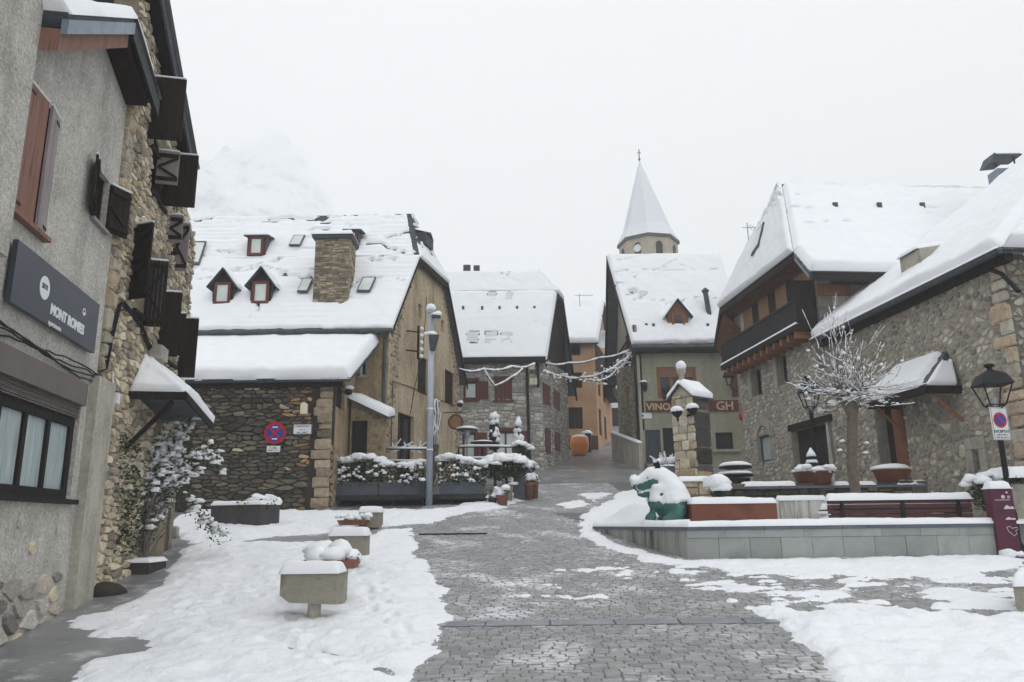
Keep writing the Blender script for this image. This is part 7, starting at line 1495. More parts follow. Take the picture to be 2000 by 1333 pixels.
for r in ((.012, s1_ - .012, zz0 + .012, zz0 + .012 + e), (.012, s1_ - .012, zz1 - .012 - e, zz1 - .012), (.012, .012 + e, zz0 + .02, zz1 - .02), (s1_ - .012 - e, s1_ - .012, zz0 + .02, zz1 - .02)): hb(mb, pp, r, .0205, .023)
mb.build('border', M['ink'], np_)
# ---- purple totem
Yq = 15.05; a0 = at(1952, 1075, Yq); a1 = at(1994, 1075, Yq); zt = at(1960, 953, Yq)[2]; M['purple'] = pm('purple_paint', [C(78, 34, 52), C(94, 44, 64)], 1.5, .45, .1, 20)
tt_ = thing('purple_totem', 'slim dark purple information totem with pale symbols and snow on top', 'totem', ((a0.x + a1.x) / 2, Yq + .1, float(gz(Yq)))); zg_ = float(gz(Yq)) - .05
boxo('body', ((a0.x + a1.x) / 2, Yq + .12, (zg_ + zt) / 2), (a1.x - a0.x, .24, zt - zg_), M['purple'], tt_, bevel=.012); Pq = Plane((a0.x, Yq), (1, 0)); wq = a1.x - a0.x
snowquad([(a0.x - .02, Yq - .02, zt), (a1.x + .02, Yq - .02, zt), (a1.x + .02, Yq + .26, zt), (a0.x - .02, Yq + .26, zt)], .14, tt_, 'snow_cap', res=.04, seed=4, edge=.1)
M['pale_print'] = pm('pale_print', [C(206, 190, 200), C(226, 214, 222)], 3, .5)
hbox(Pq, (.06, .34, zt - .235, zt - .225), .001, .004, M['pale_print'], tt_, 'rule'); disc(Pq, .22, zt - .17, .035, .001, .004, M['pale_print'], tt_, 'symbol', n=12); disc(Pq, .3, zt - .09, .02, .001, .004, M['pale_print'], tt_, 'symbol', n=12); hbox(Pq, (.3, .35, zt - .2, zt - .15), .001, .004, M['galv'], tt_, 'symbol')
for k, (zz, hh) in enumerate(((.40, .05), (.60, .035))):
    pts = [Pq.pt(.2, zt - zz, .001), Pq.pt(.4, zt - zz, .001), Pq.pt(.4, zt - zz + hh * .6, .001), Pq.pt(.36, zt - zz + hh, .001), Pq.pt(.32, zt - zz + hh * .7, .001), Pq.pt(.28, zt - zz + hh * 1.5, .001), Pq.pt(.23, zt - zz + hh, .001)]; MB().prism(pts, (0, -.004, 0)).build('pictogram', M['pale_print'], tt_)
out_ = [(.2, .74), (.26, .72), (.3, .76), (.4, .74), (.41, .78), (.36, .80), (.38, .86), (.32, .90), (.27, .85), (.23, .82)]
MB().tube([Pq.pt(x, zt - y, .004) for x, y in out_ + out_[:1]], .006, 4).build('animal_outline', M['pale_print'], tt_)
mb = MB(); blobs(mb, 5, (a0.x, a1.x + .1, Yq - .2, Yq - .05, zg_ + .08, zg_ + .12), (.08, .14), 7); tag(mb.build('snow_heap', M['snow'], None, True, kind='stuff'), 'lumps of snow banked against the foot of the purple totem', 'snow heap')
# bush behind totem and hedge pillar at the edge
def bush(name, label, c, r, nleaf, ls, snow_n, snow_r, seed, cat='shrub', lift=.5, group=None, root=None, snow_mat='snow', stem=True):
    rs = random.Random(seed); c = Vector(c); t_ = root or thing(name, label, cat, (c.x, c.y, c.z - r[2]), group); mb = MB(); pts = []
    for _ in range(nleaf):
        d_ = Vector((rs.gauss(0, 1), rs.gauss(0, 1), rs.gauss(0, 1))).normalized() * (rs.random() ** .4); pts.append(c + Vector((d_.x * r[0], d_.y * r[1], d_.z * r[2])))
    leaves(mb, pts, ls, rs); mb.build('foliage', M['leaf'], t_, kind='stuff'); sn_ = MB()
    for k in range(snow_n):
        th = rs.uniform(0, 6.283); rr = rs.random() ** .5; zz = math.sqrt(max(0, 1 - rr * rr)) * lift * 2; q = rs.uniform(*snow_r); sn_.ball(c + Vector((math.cos(th) * r[0] * rr, math.sin(th) * r[1] * rr, min(1, zz) * r[2] * .95)), (q * 1.2, q * 1.1, q * .75), seed * 31 + k, 8, 6)
    sn_.build('snow_clumps', M[snow_mat], t_, True, kind='stuff')
    if stem: MB().tube([c - Vector((0, 0, r[2] * 1.0)), c], [.03, .015], 6).build('stem', M['bark'], t_)
    return t_
c = at(1932, 952, 15.9); bush('shrub', 'dark evergreen shrub loaded with snow behind the purple totem', (c.x, 16.0, c.z - .1), (.38, .3, .38), 700, .05, 14, (.10, .17), 71)
p0 = at(1983, 1000, 15.6); zt = at(1985, 945, 15.6)[2]; gp_ = thing('gate_pillar', 'grey concrete pillar with clipped hedge and thick snow cap', 'pillar', (p0.x + .5, 15.9, .8)); boxo('body', (p0.x + .5, 15.95, (.6 + zt) / 2), (1.0, .7, zt - .6), M['concrete'], gp_, bevel=.02)
rs = random.Random(6); mb = MB(); leaves(mb, [(p0.x + rs.uniform(-.08, 1.1), 15.9 + rs.uniform(-.4, .4), zt + rs.uniform(0, .16)) for _ in range(700)], .045, rs); mb.build('hedge', M['leaf'], gp_, kind='stuff'); snowquad([(p0.x - .1, 15.5, zt + .13), (p0.x + 1.1, 15.5, zt + .13), (p0.x + 1.1, 16.35, zt + .13), (p0.x - .1, 16.35, zt + .13)], .2, gp_, 'snow_cap', res=.06, seed=8, edge=.15)
# ================================================================== left side things
def pedestal(px0, px1, pyt, pyb, pyg, label, Y=None, dep=.42, group='stone pedestal benches', seed=1, slant=.3):
    g = G((px0 + px1) / 2 + 5, pyg + 14 * (slant > 0)); Yn = g.y - .1; a, b = at(px0, pyb, Yn), at(px1, pyb, Yn); zt, zb = at((px0 + px1) / 2, pyt, Yn)[2], at((px0 + px1) / 2, pyb, Yn)[2]
    t_ = thing('stone_pedestal', label, 'stone bench', (g.x, g.y + dep / 2, g.z), group); M['pedestal'] = pm('pedestal_concrete', [C(104, 100, 88), C(150, 146, 132), C(134, 130, 116)], 3.5, .9, .6, 40, detail=9)
    x0, x1 = a.x, b.x; z0 = zb; f0 = [Vector((x0, Yn, zt)), Vector((x1, Yn, zt)), Vector((x1, Yn, z0)), Vector((x0 + .12, Yn, z0 + .0)), Vector((x0, Yn, z0 + slant * (zt - z0)))]
    blk = MB().prism([f0[4], f0[3] + Vector((.0, 0, .03)), f0[2], f0[1], f0[0]], (0, dep, 0)); blk.build('block', M['pedestal'], t_)
    cx = (x0 + x1) / 2 + .04; MB().lathe((cx, Yn + .2, g.z - .1), [(.085, 0), (.085, z0 + .12 - g.z + .1)], 14).build('column', M['concrete'], t_)
    snowquad([(x0 - .02, Yn - .03, zt), (x1 + .03, Yn - .03, zt), (x1 + .03, Yn + dep + .02, zt), (x0 - .02, Yn + dep + .02, zt)], .13, t_, 'snow_cap', res=.035, seed=seed, rough=.25, edge=.085); return t_, x0, x1, Yn, zt
M['terracotta'] = pm('terracotta', [C(122, 82, 68), C(154, 110, 92)], 5, .85, .4, 30)
def trough_pot(x0, x1, y0, y1, z, label, seed, n=7, r=(.12, .19), stand=False):
    t_ = thing('flower_trough', label, 'flower pot', ((x0 + x1) / 2, (y0 + y1) / 2, z), 'snowed over flower troughs'); c = Vector(((x0 + x1) / 2, (y0 + y1) / 2, z)); w_, d_ = x1 - x0, y1 - y0
    if stand: zg0 = float(gz(y0)) - .05; boxo('stand', (c.x, c.y, (zg0 + z) / 2), (w_ * .5, d_ * .8, z - zg0), M['concrete'], t_, bevel=.02)
    lo = [c + Vector((i * w_ * .42, j * d_ * .42, 0)) for i, j in ((-1, -1), (1, -1), (1, 1), (-1, 1))]; hi = [c + Vector((i * w_ * .5, j * d_ * .5, .12)) for i, j in ((-1, -1), (1, -1), (1, 1), (-1, 1))]
    MB().add(lo + hi, [(3, 2, 1, 0), (4, 5, 6, 7)] + [(i, (i + 1) % 4, 4 + (i + 1) % 4, 4 + i) for i in range(4)]).build('pot', M['terracotta'], t_)
    mb = MB(); blobs(mb, n, (x0, x1, y0, y1, z + .12, z + .26), r, seed, -.5, .14); mb.build('snow_clumps', M['snow'], t_, True, kind='stuff'); mb = MB(); rs = random.Random(seed); leaves(mb, [(rs.uniform(x0, x1), rs.uniform(y0, y1), z + rs.uniform(.1, .2)) for _ in range(60)], .04, rs); mb.build('foliage', M['leaf'], t_, kind='stuff'); return t_
t_, x0, x1, Yn, zt = pedestal(545, 656, 1118, 1182, 1211, 'squat concrete pedestal bench with snow, between trough and open snow', seed=3); trough_pot(x0 + .0, x1 + .06, Yn + .95, Yn + 1.35, zt - .02, 'terracotta trough of round snow humps on a stone stand behind the squat pedestal', 4, 6, (.15, .22), stand=True)
t_, x0, x1, Yn, zt = pedestal(642, 713, 1045, 1086, 1108, 'mossy concrete pedestal bench in front of the snowy pots', seed=5, slant=.1)
t_, x0, x1, Yn, zt = pedestal(700, 741, 1000, 1032, 1034, 'upright concrete block at the end of the pedestal row', seed=7, dep=.5, slant=.0)
g = G(690, 1036); trough_pot(g.x - .35, g.x + .4, g.y - .3, g.y + .1, top(g.x, g.y) + .1, 'terracotta trough with snowy flower stalks by the upright concrete block', 9, 14, (.07, .13))
g = G(2015, 1205); pb = at(1979, 1150, g.y - .2); t_ = thing('stone_pedestal', 'concrete pedestal block with a rounded snow cap on the trampled snow near the drainage channel', 'stone bench', (pb.x + .4, g.y, g.z), 'stone pedestal benches'); zt = at(1985, 1140, g.y)[2]; zb = at(1985, 1205, g.y)[2]
MB().prism([(pb.x, g.y - .2, zb + .12), (pb.x + .2, g.y - .2, zb - .05), (pb.x + .8, g.y - .2, zb - .1), (pb.x + .8, g.y - .2, zt), (pb.x, g.y - .2, zt)], (.68, .95, 0)).build('block', M['pedestal'], t_); MB().lathe((pb.x + .45, g.y + .2, g.z - .2), [(.1, 0), (.1, .5)], 12).build('column', M['concrete'], t_); snowquad([(pb.x - .02, g.y - .22, zt), (pb.x + .82, g.y - .22, zt), (pb.x + 1.48, g.y + .74, zt), (pb.x + .66, g.y + .74, zt)], .16, t_, 'snow_cap', res=.04, seed=9, edge=.1)
# dark box planter by the barn
ga, gb = G(400, 1010), G(528, 1034); Yn = gb.y - .1; a, b = at(420, 1000, Yn), at(530, 1000, Yn); zt = at(470, 985, Yn)[2]; zg_ = float(gz(Yn))
dp = thing('box_planter', 'dark metal box planter with a snow mound before the barn wall', 'planter', ((a.x + b.x) / 2, Yn + .4, zg_)); ax_ = Vector((.93, -.36, 0)).normalized(); ay_ = Vector((.36, .93, 0)); cc = Vector(((a.x + b.x) / 2 - .1, Yn + .45, 0)); M['box_dark'] = pm('box_dark', [C(52, 50, 52), C(76, 73, 74)], 3, .6, .2, 20)
MB().box(cc + Vector((0, 0, (zg_ + zt) / 2)), (1.55, .75, zt - zg_ + .02), ax=(ax_, ay_, Vector((0, 0, 1))), bevel=.015).build('box', M['box_dark'], dp)
q = [cc + ax_ * (i * .79) + ay_ * (j * .39) + Vector((0, 0, zt)) for i, j in ((-1, -1), (1, -1), (1, 1), (-1, 1))]; snowquad(q, .09, dp, 'snow_cover', res=.05, seed=11, edge=.06)
mb = MB(); pc_ = cc + ax_ * .42; blobs(mb, 12, (pc_.x - .32, pc_.x + .35, pc_.y - .3, pc_.y + .3, zt + .05, zt + .18), (.12, .2), 12, -.6); mb.build('snow_clumps', M['snow'], dp, True, kind='stuff'); mb = MB(); rs = random.Random(3); leaves(mb, [pc_ + Vector((rs.uniform(-.45, .45), rs.uniform(-.4, .4), zt - cc.z + rs.uniform(-.12, .12))) for _ in range(260)], .05, rs); mb.build('foliage', M['leaf'], dp, kind='stuff')
# stub kerb stones by the stone house
for (x, y) in ((333, 1050),):
    g = G(x, y); tag(MB().box((g.x, g.y, g.z + .12), (.3, .35, .28), rz=.2, bevel=.04).build('kerb_stone', M['concrete']), 'rough kerb stone at the foot of the stone house' , 'stone')
g = G(210, 1160); tag(MB().ball((g.x - .1, g.y, g.z - .03), (.38, .3, .22), 3, 12, 8, .12, -.5).build('guard_boulder', M['mortar_dark'], None, True), 'rounded grey boulder guarding the pilaster foot', 'boulder')
# ---- climbing rose under snow
gr_ = G(255, 1120); rb_ = thing('climbing_rose', 'tall snow laden climbing rose in a stone trough against the house', 'shrub', gr_); rs = random.Random(21); M['brickdark'] = pm('trough_stone', [C(52, 48, 48), C(80, 74, 72)], 4, .9, .5, 20)
zt = at(255, 1097, gr_.y)[2]; x0 = at(212, 1110, gr_.y).x; x1 = at(298, 1110, gr_.y).x
boxo('trough', ((x0 + x1) / 2, gr_.y + .2, (gr_.z - .1 + zt) / 2), (x1 - x0, .7, zt - gr_.z + .1), M['brickdark'], rb_, bevel=.03); snowquad([(x0 + .25, gr_.y - .15, zt), (x1 + .02, gr_.y - .15, zt), (x1 + .02, gr_.y + .56, zt), (x0 + .25, gr_.y + .56, zt)], .06, rb_, 'trough_snow', res=.05, seed=14)
Yr = gr_.y + .2; root = Vector(((x0 + x1) / 2, Yr, zt - .05)); cane = MB(); lf_ = MB(); snw = MB()
def cn(path, Ys, r=.016):
    pts = [root + Vector((rs.uniform(-.2, .2), rs.uniform(-.1, .1), 0))] + [at(x, y, Yy) for (x, y), Yy in zip(path, Ys)]
    fine = []
    for i in range(len(pts) - 1):
        for k in range(5): fine.append(pts[i] + (pts[i + 1] - pts[i]) * (k / 5) + Vector((rs.gauss(0, .015), rs.gauss(0, .015), rs.gauss(0, .015))))
    fine.append(pts[-1]); cane.tube(fine, [r * (1 - .6 * i / len(fine)) for i in range(len(fine))], 5, False); return fine
paths = [[(250, 980), (268, 900), (280, 840), (275, 772)], [(262, 990), (285, 930), (320, 890), (348, 830)], [(275, 1000), (310, 930), (345, 870), (372, 828)], [(270, 1010), (320, 960), (372, 905), (410, 872)], [(280, 1000), (340, 930), (390, 890), (440, 918)], [(240, 1000), (245, 940), (258, 880)], [(285, 1040), (310, 1010), (335, 960)], [(300, 960), (345, 920), (370, 980), (400, 1020), (430, 1045)], [(230, 1020), (228, 960), (240, 905)], [(265, 980), (300, 905), (312, 850)], [(250, 1020), (290, 985), (330, 930), (356, 890)], [(262, 960), (300, 900), (330, 860), (365, 850)], [(300, 980), (350, 940), (400, 900), (425, 895)], [(245, 960), (262, 870), (272, 820), (284, 790)], [(290, 960), (325, 905), (350, 860)], [(270, 970), (296, 940), (330, 945), (350, 935)]]
for P_ in paths:
    Ys = [Yr + .1 + .18 * i + rs.uniform(-.1, .1) for i in range(len(P_))]; fine = cn(P_, Ys)
    for i, p in enumerate(fine):
        if i < len(fine) * .3: continue
        n_ = 16
        leaves(lf_, [p + Vector((rs.gauss(0, .10), rs.gauss(0, .09), rs.gauss(-.02, .09))) for _ in range(n_)], .04, rs)
        for _ in range(3 if rs.random() < .8 else 1):
            q = rs.uniform(.02, .075); snw.ball(p + Vector((rs.gauss(0, .085), rs.gauss(0, .07), .04 + rs.gauss(0, .05))), (q * rs.uniform(.8, 1.9), q * rs.uniform(.8, 1.4), q * rs.uniform(.6, 1.0)), rs.randint(0, 9999), 8, 6, .38, -.5)
for k in range(60): cn([(rs.uniform(225, 330), rs.uniform(960, 1050)), (rs.uniform(220, 380), rs.uniform(900, 980))], [Yr + .2, Yr + .3], .009)
cane.build('canes', M['bark'], rb_, kind='stuff'); lf_.build('foliage', M['leaf'], rb_, kind='stuff'); snw.build('snow_clumps', M['snow'], rb_, True, kind='stuff')
# dark ivy on the stone wall behind
iv = MB(); 
for _ in range(420):
    x, y = rs.uniform(222, 262), rs.uniform(850, 1080); a, t = PL.st(x + rs.gauss(0, 6), y); leaves(iv, [PL.pt(a, t, rs.uniform(.05, .16))], .05, rs)
tag(iv.build('ivy', M['leaf'], None, kind='stuff'), 'dark ivy creeping up the stone house beside the porch', 'ivy')

# ---- hedge terrace
Yh = 24.0; h0 = at(648, 985, Yh); h1 = at(950, 975, Yh); zd = at(750, 969, Yh)[2]; dk = thing('steel_deck', 'black steel deck carrying the snowy hedge planters', 'deck', ((h0.x + h1.x) / 2, Yh + 1.5, 2)); x0 = h0.x - .1; x1 = h1.x; M['steel'] = pm('steel_black', [C(30, 32, 34), C(50, 52, 55)], 4, .55, .2, 20)
boxo('platform', ((x0 + x1) / 2, Yh + 1.9, zd - .03), (x1 - x0, 3.9, .07), M['steel'], dk); boxo('edge_beam', ((x0 + x1) / 2, Yh - .08, zd - .05), (x1 - x0 + .04, .05, .16), M['steel'], dk)
for k in range(6): xx = x0 + .15 + (x1 - x0 - .3) * k / 5; zz = float(gz(Yh + .05)); boxo('leg', (xx, Yh + .08, (zz + zd - .13) / 2), (.09, .09, zd - .13 - zz), M['steel'], dk)
boxo('skirt', ((x0 + x1) / 2, Yh + .55, (float(gz(Yh)) + zd - .07) / 2), (x1 - x0, .04, zd - .07 - float(gz(Yh)) + .1), M['steel'], dk)
M['zinc_box'] = pm('zinc_box', [C(70, 76, 84), C(100, 106, 114)], 2.5, .5, .15, 20, metal=.2); rs = random.Random(31)
def hedge_box(xa, xb, label, seed):
    a, b = at(xa, 960, Yh), at(xb, 960, Yh); z0, z1 = zd + .01, at((xa + xb) / 2, 942, Yh)[2]; t_ = planter('hedge_planter', label, 'planter', a.x + .01, b.x - .01, Yh - .03, z0, z1, .55, M['zinc_box'], 0, group='grey hedge planters on the deck')
    rs = random.Random(seed); lf = MB(); zt_ = at((xa + xb) / 2, 903, Yh)[2]; pts = []
    n_ = int((b.x - a.x) * 1100)
    for _ in range(n_):
        x = rs.uniform(a.x - .05, b.x + .05); hgt = zt_ + .12 * math.sin(x * 2.3) + rs.uniform(-.04, .04); z = z1 - .12 + (hgt - z1 + .12) * rs.random(); pts.append((x, Yh + .22 + rs.gauss(0, .17) - .1 * (rs.random() < .4), z))
    leaves(lf, pts, .05, rs); lf.build('hedge', M['leaf'], t_, kind='stuff'); s2 = MB()
    for _ in range(int((b.x - a.x) * 20)):
        x = rs.uniform(a.x, b.x); hgt = zt_ + .12 * math.sin(x * 2.3); q = rs.uniform(.09, .19); s2.ball((x, Yh + .22 + rs.uniform(-.26, .26), hgt + .02 + rs.uniform(-.05, .05)), (q * 1.4, q * 1.15, q * .7), rs.randint(0, 9999), 9, 6, .22, -.6)
    for _ in range(int((b.x - a.x) * 24)):
        x = rs.uniform(a.x, b.x); q = rs.uniform(.025, .075); s2.ball((x, Yh - .08 + rs.uniform(-.06, .06), rs.uniform(z1 - .02, zt_ - .02)), (q * 1.2, q, q * .8), rs.randint(0, 9999), 7, 5, .25, -.6)
    s2.build('snow_clumps', M['snow'], t_, True, kind='stuff'); return t_
hedge_box(652, 739, 'grey zinc planter with a snowy clipped hedge, end one next to the barn', 1); hedge_box(739, 826, 'grey zinc planter with a snowy clipped hedge, between barn end planter and lamp mast', 2); hedge_box(858, 946, 'shorter grey zinc planter with a snowy hedge beyond the lamp mast', 3)
mb = MB(); c = at(985, 915, Yh + .5); bush('box_shrub', 'broad snow heaped evergreen bush closing the hedge row by the pots', (c.x, Yh + .6, c.z), (.75, .5, .42), 1500, .06, 46, (.10, .2), 33)
c = at(1018, 882, 26.5); bush('ball_shrub', 'clipped ball shrub covered in snow at the railing end', (c.x, 26.5, c.z), (.33, .33, .33), 700, .05, 26, (.08, .14), 34); c = at(1018, 918, 25.5); bush('low_shrub', 'low snowy shrub above the dark tub by the terracotta pots', (c.x, 25.5, c.z), (.5, .4, .28), 700, .05, 26, (.09, .16), 35)
def pot(px, pyt, pyb, wpx, Y, label, seed, mat='terracotta', sn=8):
    c = at(px, pyb, Y); zt_ = at(px, pyt, Y)[2]; r_ = wpx / 2 / F * Y; zg = min(c.z, float(gz(Y)) + .3); zg = float(gz(Y)) - .02 if abs(c.z - float(gz(Y))) < .4 else c.z; t_ = thing('flower_pot', label, 'flower pot', (c.x, Y, zg), 'pots beside the hedge terrace'); h_ = zt_ - zg
    MB().lathe((c.x, Y, zg), [(r_ * .7, 0), (r_ * .95, h_ * .8), (r_ * 1.08, h_ * .82), (r_ * 1.08, h_), (r_ * .9, h_), (r_ * .85, h_ * .85)], 16).build('pot', M[mat], t_, True)
    mb = MB(); blobs(mb, sn, (c.x - r_ * 1.1, c.x + r_ * 1.1, Y - r_, Y + r_, zt_ + .02, zt_ + .22), (r_ * .45, r_ * .8), seed, -.5); mb.build('snow_clumps', M['snow'], t_, True, kind='stuff'); mb = MB(); rs = random.Random(seed); leaves(mb, [(c.x + rs.gauss(0, r_ * .6), Y + rs.gauss(0, r_ * .6), zt_ + rs.uniform(0, .25)) for _ in range(120)], .05, rs); mb.build('foliage', M['leaf'], t_, kind='stuff')
pot(981, 967, 985, 24, 23.6, 'terracotta pot with drooping snowy plant, next to the deck corner', 41); pot(962, 973, 984, 18, 23.7, 'small dark pot with a round snow cap, next to the deck corner', 42, 'box_dark', 5); pot(1032, 943, 965, 22, 25.2, 'tall terracotta pot heaped with snow below the low shrub', 43); pot(1045, 942, 958, 14, 25.6, 'slim brown pot tucked behind the tall terracotta pot', 44); pot(992, 950, 975, 20, 24.6, 'pale stone pot between the broad bush and dark tub', 45, 'concrete', 4)
c = at(1014, 950, 25.0); tb_ = thing('square_tub', 'dark slate square tub beside the terracotta pots', 'planter', (c.x, 25, 2.2)); boxo('tub', (c.x, 25.15, (2.15 + at(1014, 928, 25)[2]) / 2), (.36, .4, at(1014, 928, 25)[2] - 2.15), M['zinc_box'], tb_, bevel=.02); boxo('rim', (c.x, 25.15, at(1014, 928, 25)[2]), (.4, .44, .04), M['steel'], tb_); boxo('base', (c.x, 25.15, 2.3), (.30, .34, .5), M['steel'], tb_)
# railings, parasols, heater on the deck
def rail(pts, Y, label, name='railing'):
    t_ = thing(name, label, 'railing', at(pts[0][0], 895, Y)); 
    for k, zz in enumerate((0, .42)):
        P_ = [at(x, y, Y) - Vector((0, 0, zz)) for x, y in pts]; MB().tube(P_, .028, 6).build('rail', M['iron'], t_); MB().tube([p + Vector((0, 0, .04)) for p in P_], .045, 6).build('rail_snow', M['snow'], t_, True)
    for x, y in pts: p = at(x, y, Y); MB().tube([p + Vector((0, 0, .06)), Vector((p.x, p.y, zd - .05))], .03, 6).build('post', M['iron'], t_)
    return t_
rail([(896, 874), (932, 873), (968, 873), (1002, 874)], 27.5, 'snow lined iron railing below the red shuttered windows'); rail([(752, 877), (795, 878), (835, 878)], 26.0, 'snow lined iron railing along the ochre gable')
def parasol(px, pyt, pyb, Y, label, seed, w_=.17):
    a, b = at(px, pyt, Y), at(px, pyb, Y); t_ = thing('closed_parasol', label, 'parasol', (b.x, Y, zd), 'folded parasols on the deck'); MB().tube([(b.x, Y, zd), (a.x, Y, a.z + .1)], .03, 6).build('pole', M['iron'], t_); H2 = a.z - b.z
    MB().lathe((b.x, Y, b.z), [(.06, 0), (w_ * .9, .05), (w_, H2 * .35), (w_ * .8, H2 * .7), (w_ * .55, H2 * .9), (.03, H2)], 9).build('canopy', M['iron'], t_); mb = MB(); rs = random.Random(seed)
    for k in range(16): th = rs.uniform(3.2, 6.2); zz = rs.uniform(.1, .95); q = rs.uniform(.06, .12); mb.ball((b.x + math.cos(th) * w_ * .8 * (1.1 - zz * .5), Y + math.sin(th) * w_ * .8, b.z + H2 * zz), (q, q, q * 1.4), seed * 9 + k, 7, 5)
    mb.ball((a.x, Y, a.z), (w_ * .6, w_ * .6, .16), seed); mb.build('snow_clumps', M['snow'], t_, True, kind='stuff')
parasol(965, 812, 880, 29.0, 'folded parasol wrapped in snow before the red door', 51, .22); parasol(1012, 822, 868, 28.0, 'slim folded parasol with little snow by the ball shrub', 52, .13)
ph = thing('patio_heater', 'pale mushroom shaped patio heater with a snowy hood', 'heater', (at(912, 890, 28.5).x, 28.5, zd)); a = at(912, 842, 28.5); MB().tube([(a.x, 28.5, zd), (a.x, 28.5, a.z)], .045, 8).build('pole', M['galv'], ph); MB().lathe((a.x, 28.5, a.z - .1), [(.06, -.2), (.13, 0), (.12, .12)], 12).build('burner', M['galv'], ph); MB().lathe((a.x, 28.5, a.z), [(.4, .03), (.38, .06), (.1, .16)], 18).build('hood', M['gutter'], ph, True); MB().ball((a.x, 28.5, a.z + .06), (.42, .42, .13), 3, 16, 6, .06, -.02).build('snow_cap', M['snow'], ph, True)
tb2 = thing('terrace_table', 'small round terrace table with a plate of snow', 'table', (at(930, 890, 28.2).x, 28.2, zd)); a = at(942, 866, 28.2); MB().lathe((a.x, 28.2, a.z), [(.45, 0), (.45, .03)], 18).build('top', M['iron'], tb2); MB().ball((a.x, 28.2, a.z + .03), (.44, .44, .08), 2, 16, 6, .05, 0).build('snow_cover', M['snow'], tb2, True); MB().tube([(a.x, 28.2, zd), (a.x, 28.2, a.z)], .04, 6).build('stem', M['iron'], tb2)
tl = MB(); c = at(790, 880, 26.3); rs = random.Random(2)
for k in range(14): p = c + Vector((rs.uniform(-.6, .6), rs.uniform(-.1, .2), rs.uniform(-.1, .15))); tl.tube([p, p + Vector((rs.uniform(-.5, .5), 0, rs.uniform(.05, .35)))], .022, 5)
tag(tl.build('snowy_sticks', M['snow'], None, kind='stuff'), 'tangle of snow covered sticks heaped behind the hedge', 'sticks')

# ---- lamp mast with cameras
Ym = 23.6; g = G(838, 993); mast = thing('camera_mast', 'tall pale galvanised mast with cameras and snow caps', 'mast', (at(838, 985, Ym).x, Ym, float(gz(Ym)))); xb = at(838, 985, Ym).x; zt = at(839, 612, Ym)[2]; zg = float(gz(Ym)) - .05
MB().tube([(xb, Ym, zg), (xb, Ym, zt)], [.105, .085], 14).build('pole', M['galv'], mast, True); MB().lathe((xb, Ym, zg), [(.24, 0), (.24, .06), (.13, .08)], 14).build('base_plate', M['galv'], mast)
MB().box((xb - .02, Ym, zt + .06), (.2, .2, .14), bevel=.03).build('head', M['galv'], mast); MB().ball((xb - .02, Ym, zt + .16), (.15, .14, .16), 4, 12, 8, .08, -.4).build('snow_cap', M['snow'], mast, True)
p = at(853, 620, Ym); MB().box((p.x, Ym - .1, p.z), (.26, .16, .12), bevel=.02).build('camera', M['gutter'], mast); MB().ball((p.x, Ym - .1, p.z + .06), (.18, .13, .1), 5).build('snow_cap', M['snow'], mast, True); MB().tube([(xb, Ym, p.z - .08), (p.x, Ym - .1, p.z - .05)], .025, 6).build('arm', M['galv'], mast)
p = at(848, 665, Ym); MB().add([(p.x - .16, Ym - .2, p.z + .14), (p.x + .16, Ym - .2, p.z + .14), (p.x + .16, Ym + .05, p.z + .14), (p.x - .16, Ym + .05, p.z + .14), (p.x - .12, Ym - .15, p.z - .34), (p.x + .04, Ym - .15, p.z - .34), (p.x + .04, Ym, p.z - .34), (p.x - .12, Ym, p.z - .34)], [(0, 1, 2, 3), (7, 6, 5, 4), (0, 4, 5, 1), (1, 5, 6, 2), (2, 6, 7, 3), (3, 7, 4, 0)]).build('camera_box', M['gutter'], mast); MB().ball((p.x - .12, Ym - .1, p.z + .17), (.2, .15, .1), 6).build('snow_cap', M['snow'], mast, True)
for y_ in (800, 880): MB().lathe((xb, Ym, at(838, y_, Ym)[2]), [(.11, 0), (.11, .04)], 12).build('strap', M['white'], mast)
bx = at(834, 955, Ym - .14); MB().box((xb - .2, Ym, bx.z), (.16, .16, .5), bevel=.02).build('meter_case', M['steel'], mast); MB().ball((xb - .2, Ym, bx.z + .26), (.11, .11, .08), 2).build('snow_cap', M['snow'], mast, True)
# ---- fittings on the ochre gable
a, t = PDg.st(800, 668); ib = thing('insulator_rack', 'old bracket with a row of snowy insulators on the ochre gable', 'bracket', PDg.pt(a, t - .6, .2))
MB().tube([PDg.pt(a, t - .7, .35), PDg.pt(a, t + .6, .35)], .05, 6).build('bar', M['wood_dark'], ib)
for k in range(5): MB().ball(PDg.pt(a + .12, t + .5 - .27 * k, .42), (.09, .09, .1), k, 8, 6, .1, -.6).build('insulator', M['snow'], ib, True)
for zz in (.35, -.4): MB().tube([PDg.pt(a - .35, t + zz, .0), PDg.pt(a, t + zz, .35)], .03, 5).build('arm', M['iron'], ib)
a, t = PDg.st(866, 826); rsn = thing('round_hanging_sign', 'round reddish hanging sign on an iron arm at the ochre gable', 'sign', PDg.pt(a, t - .3, .3)); Pn = Plane((PDg.pt(a, 0, .55).x, PDg.pt(a, 0, .55).y), (1, -.15)); disc(Pn, -.0, t, .33, .0, .06, M['wood_red'], rsn, 'rim', n=24); disc(Pn, 0, t, .26, .061, .008, M['wood_honey'], rsn, 'face', n=24); MB().tube([PDg.pt(a, t + .42, 0), PDg.pt(a, t + .42, .8)], .02, 5).build('arm', M['iron'], rsn); MB().tube([PDg.pt(a, t + .42, .55), PDg.pt(a, t + .3, .55)], .015, 5).build('hanger', M['iron'], rsn)
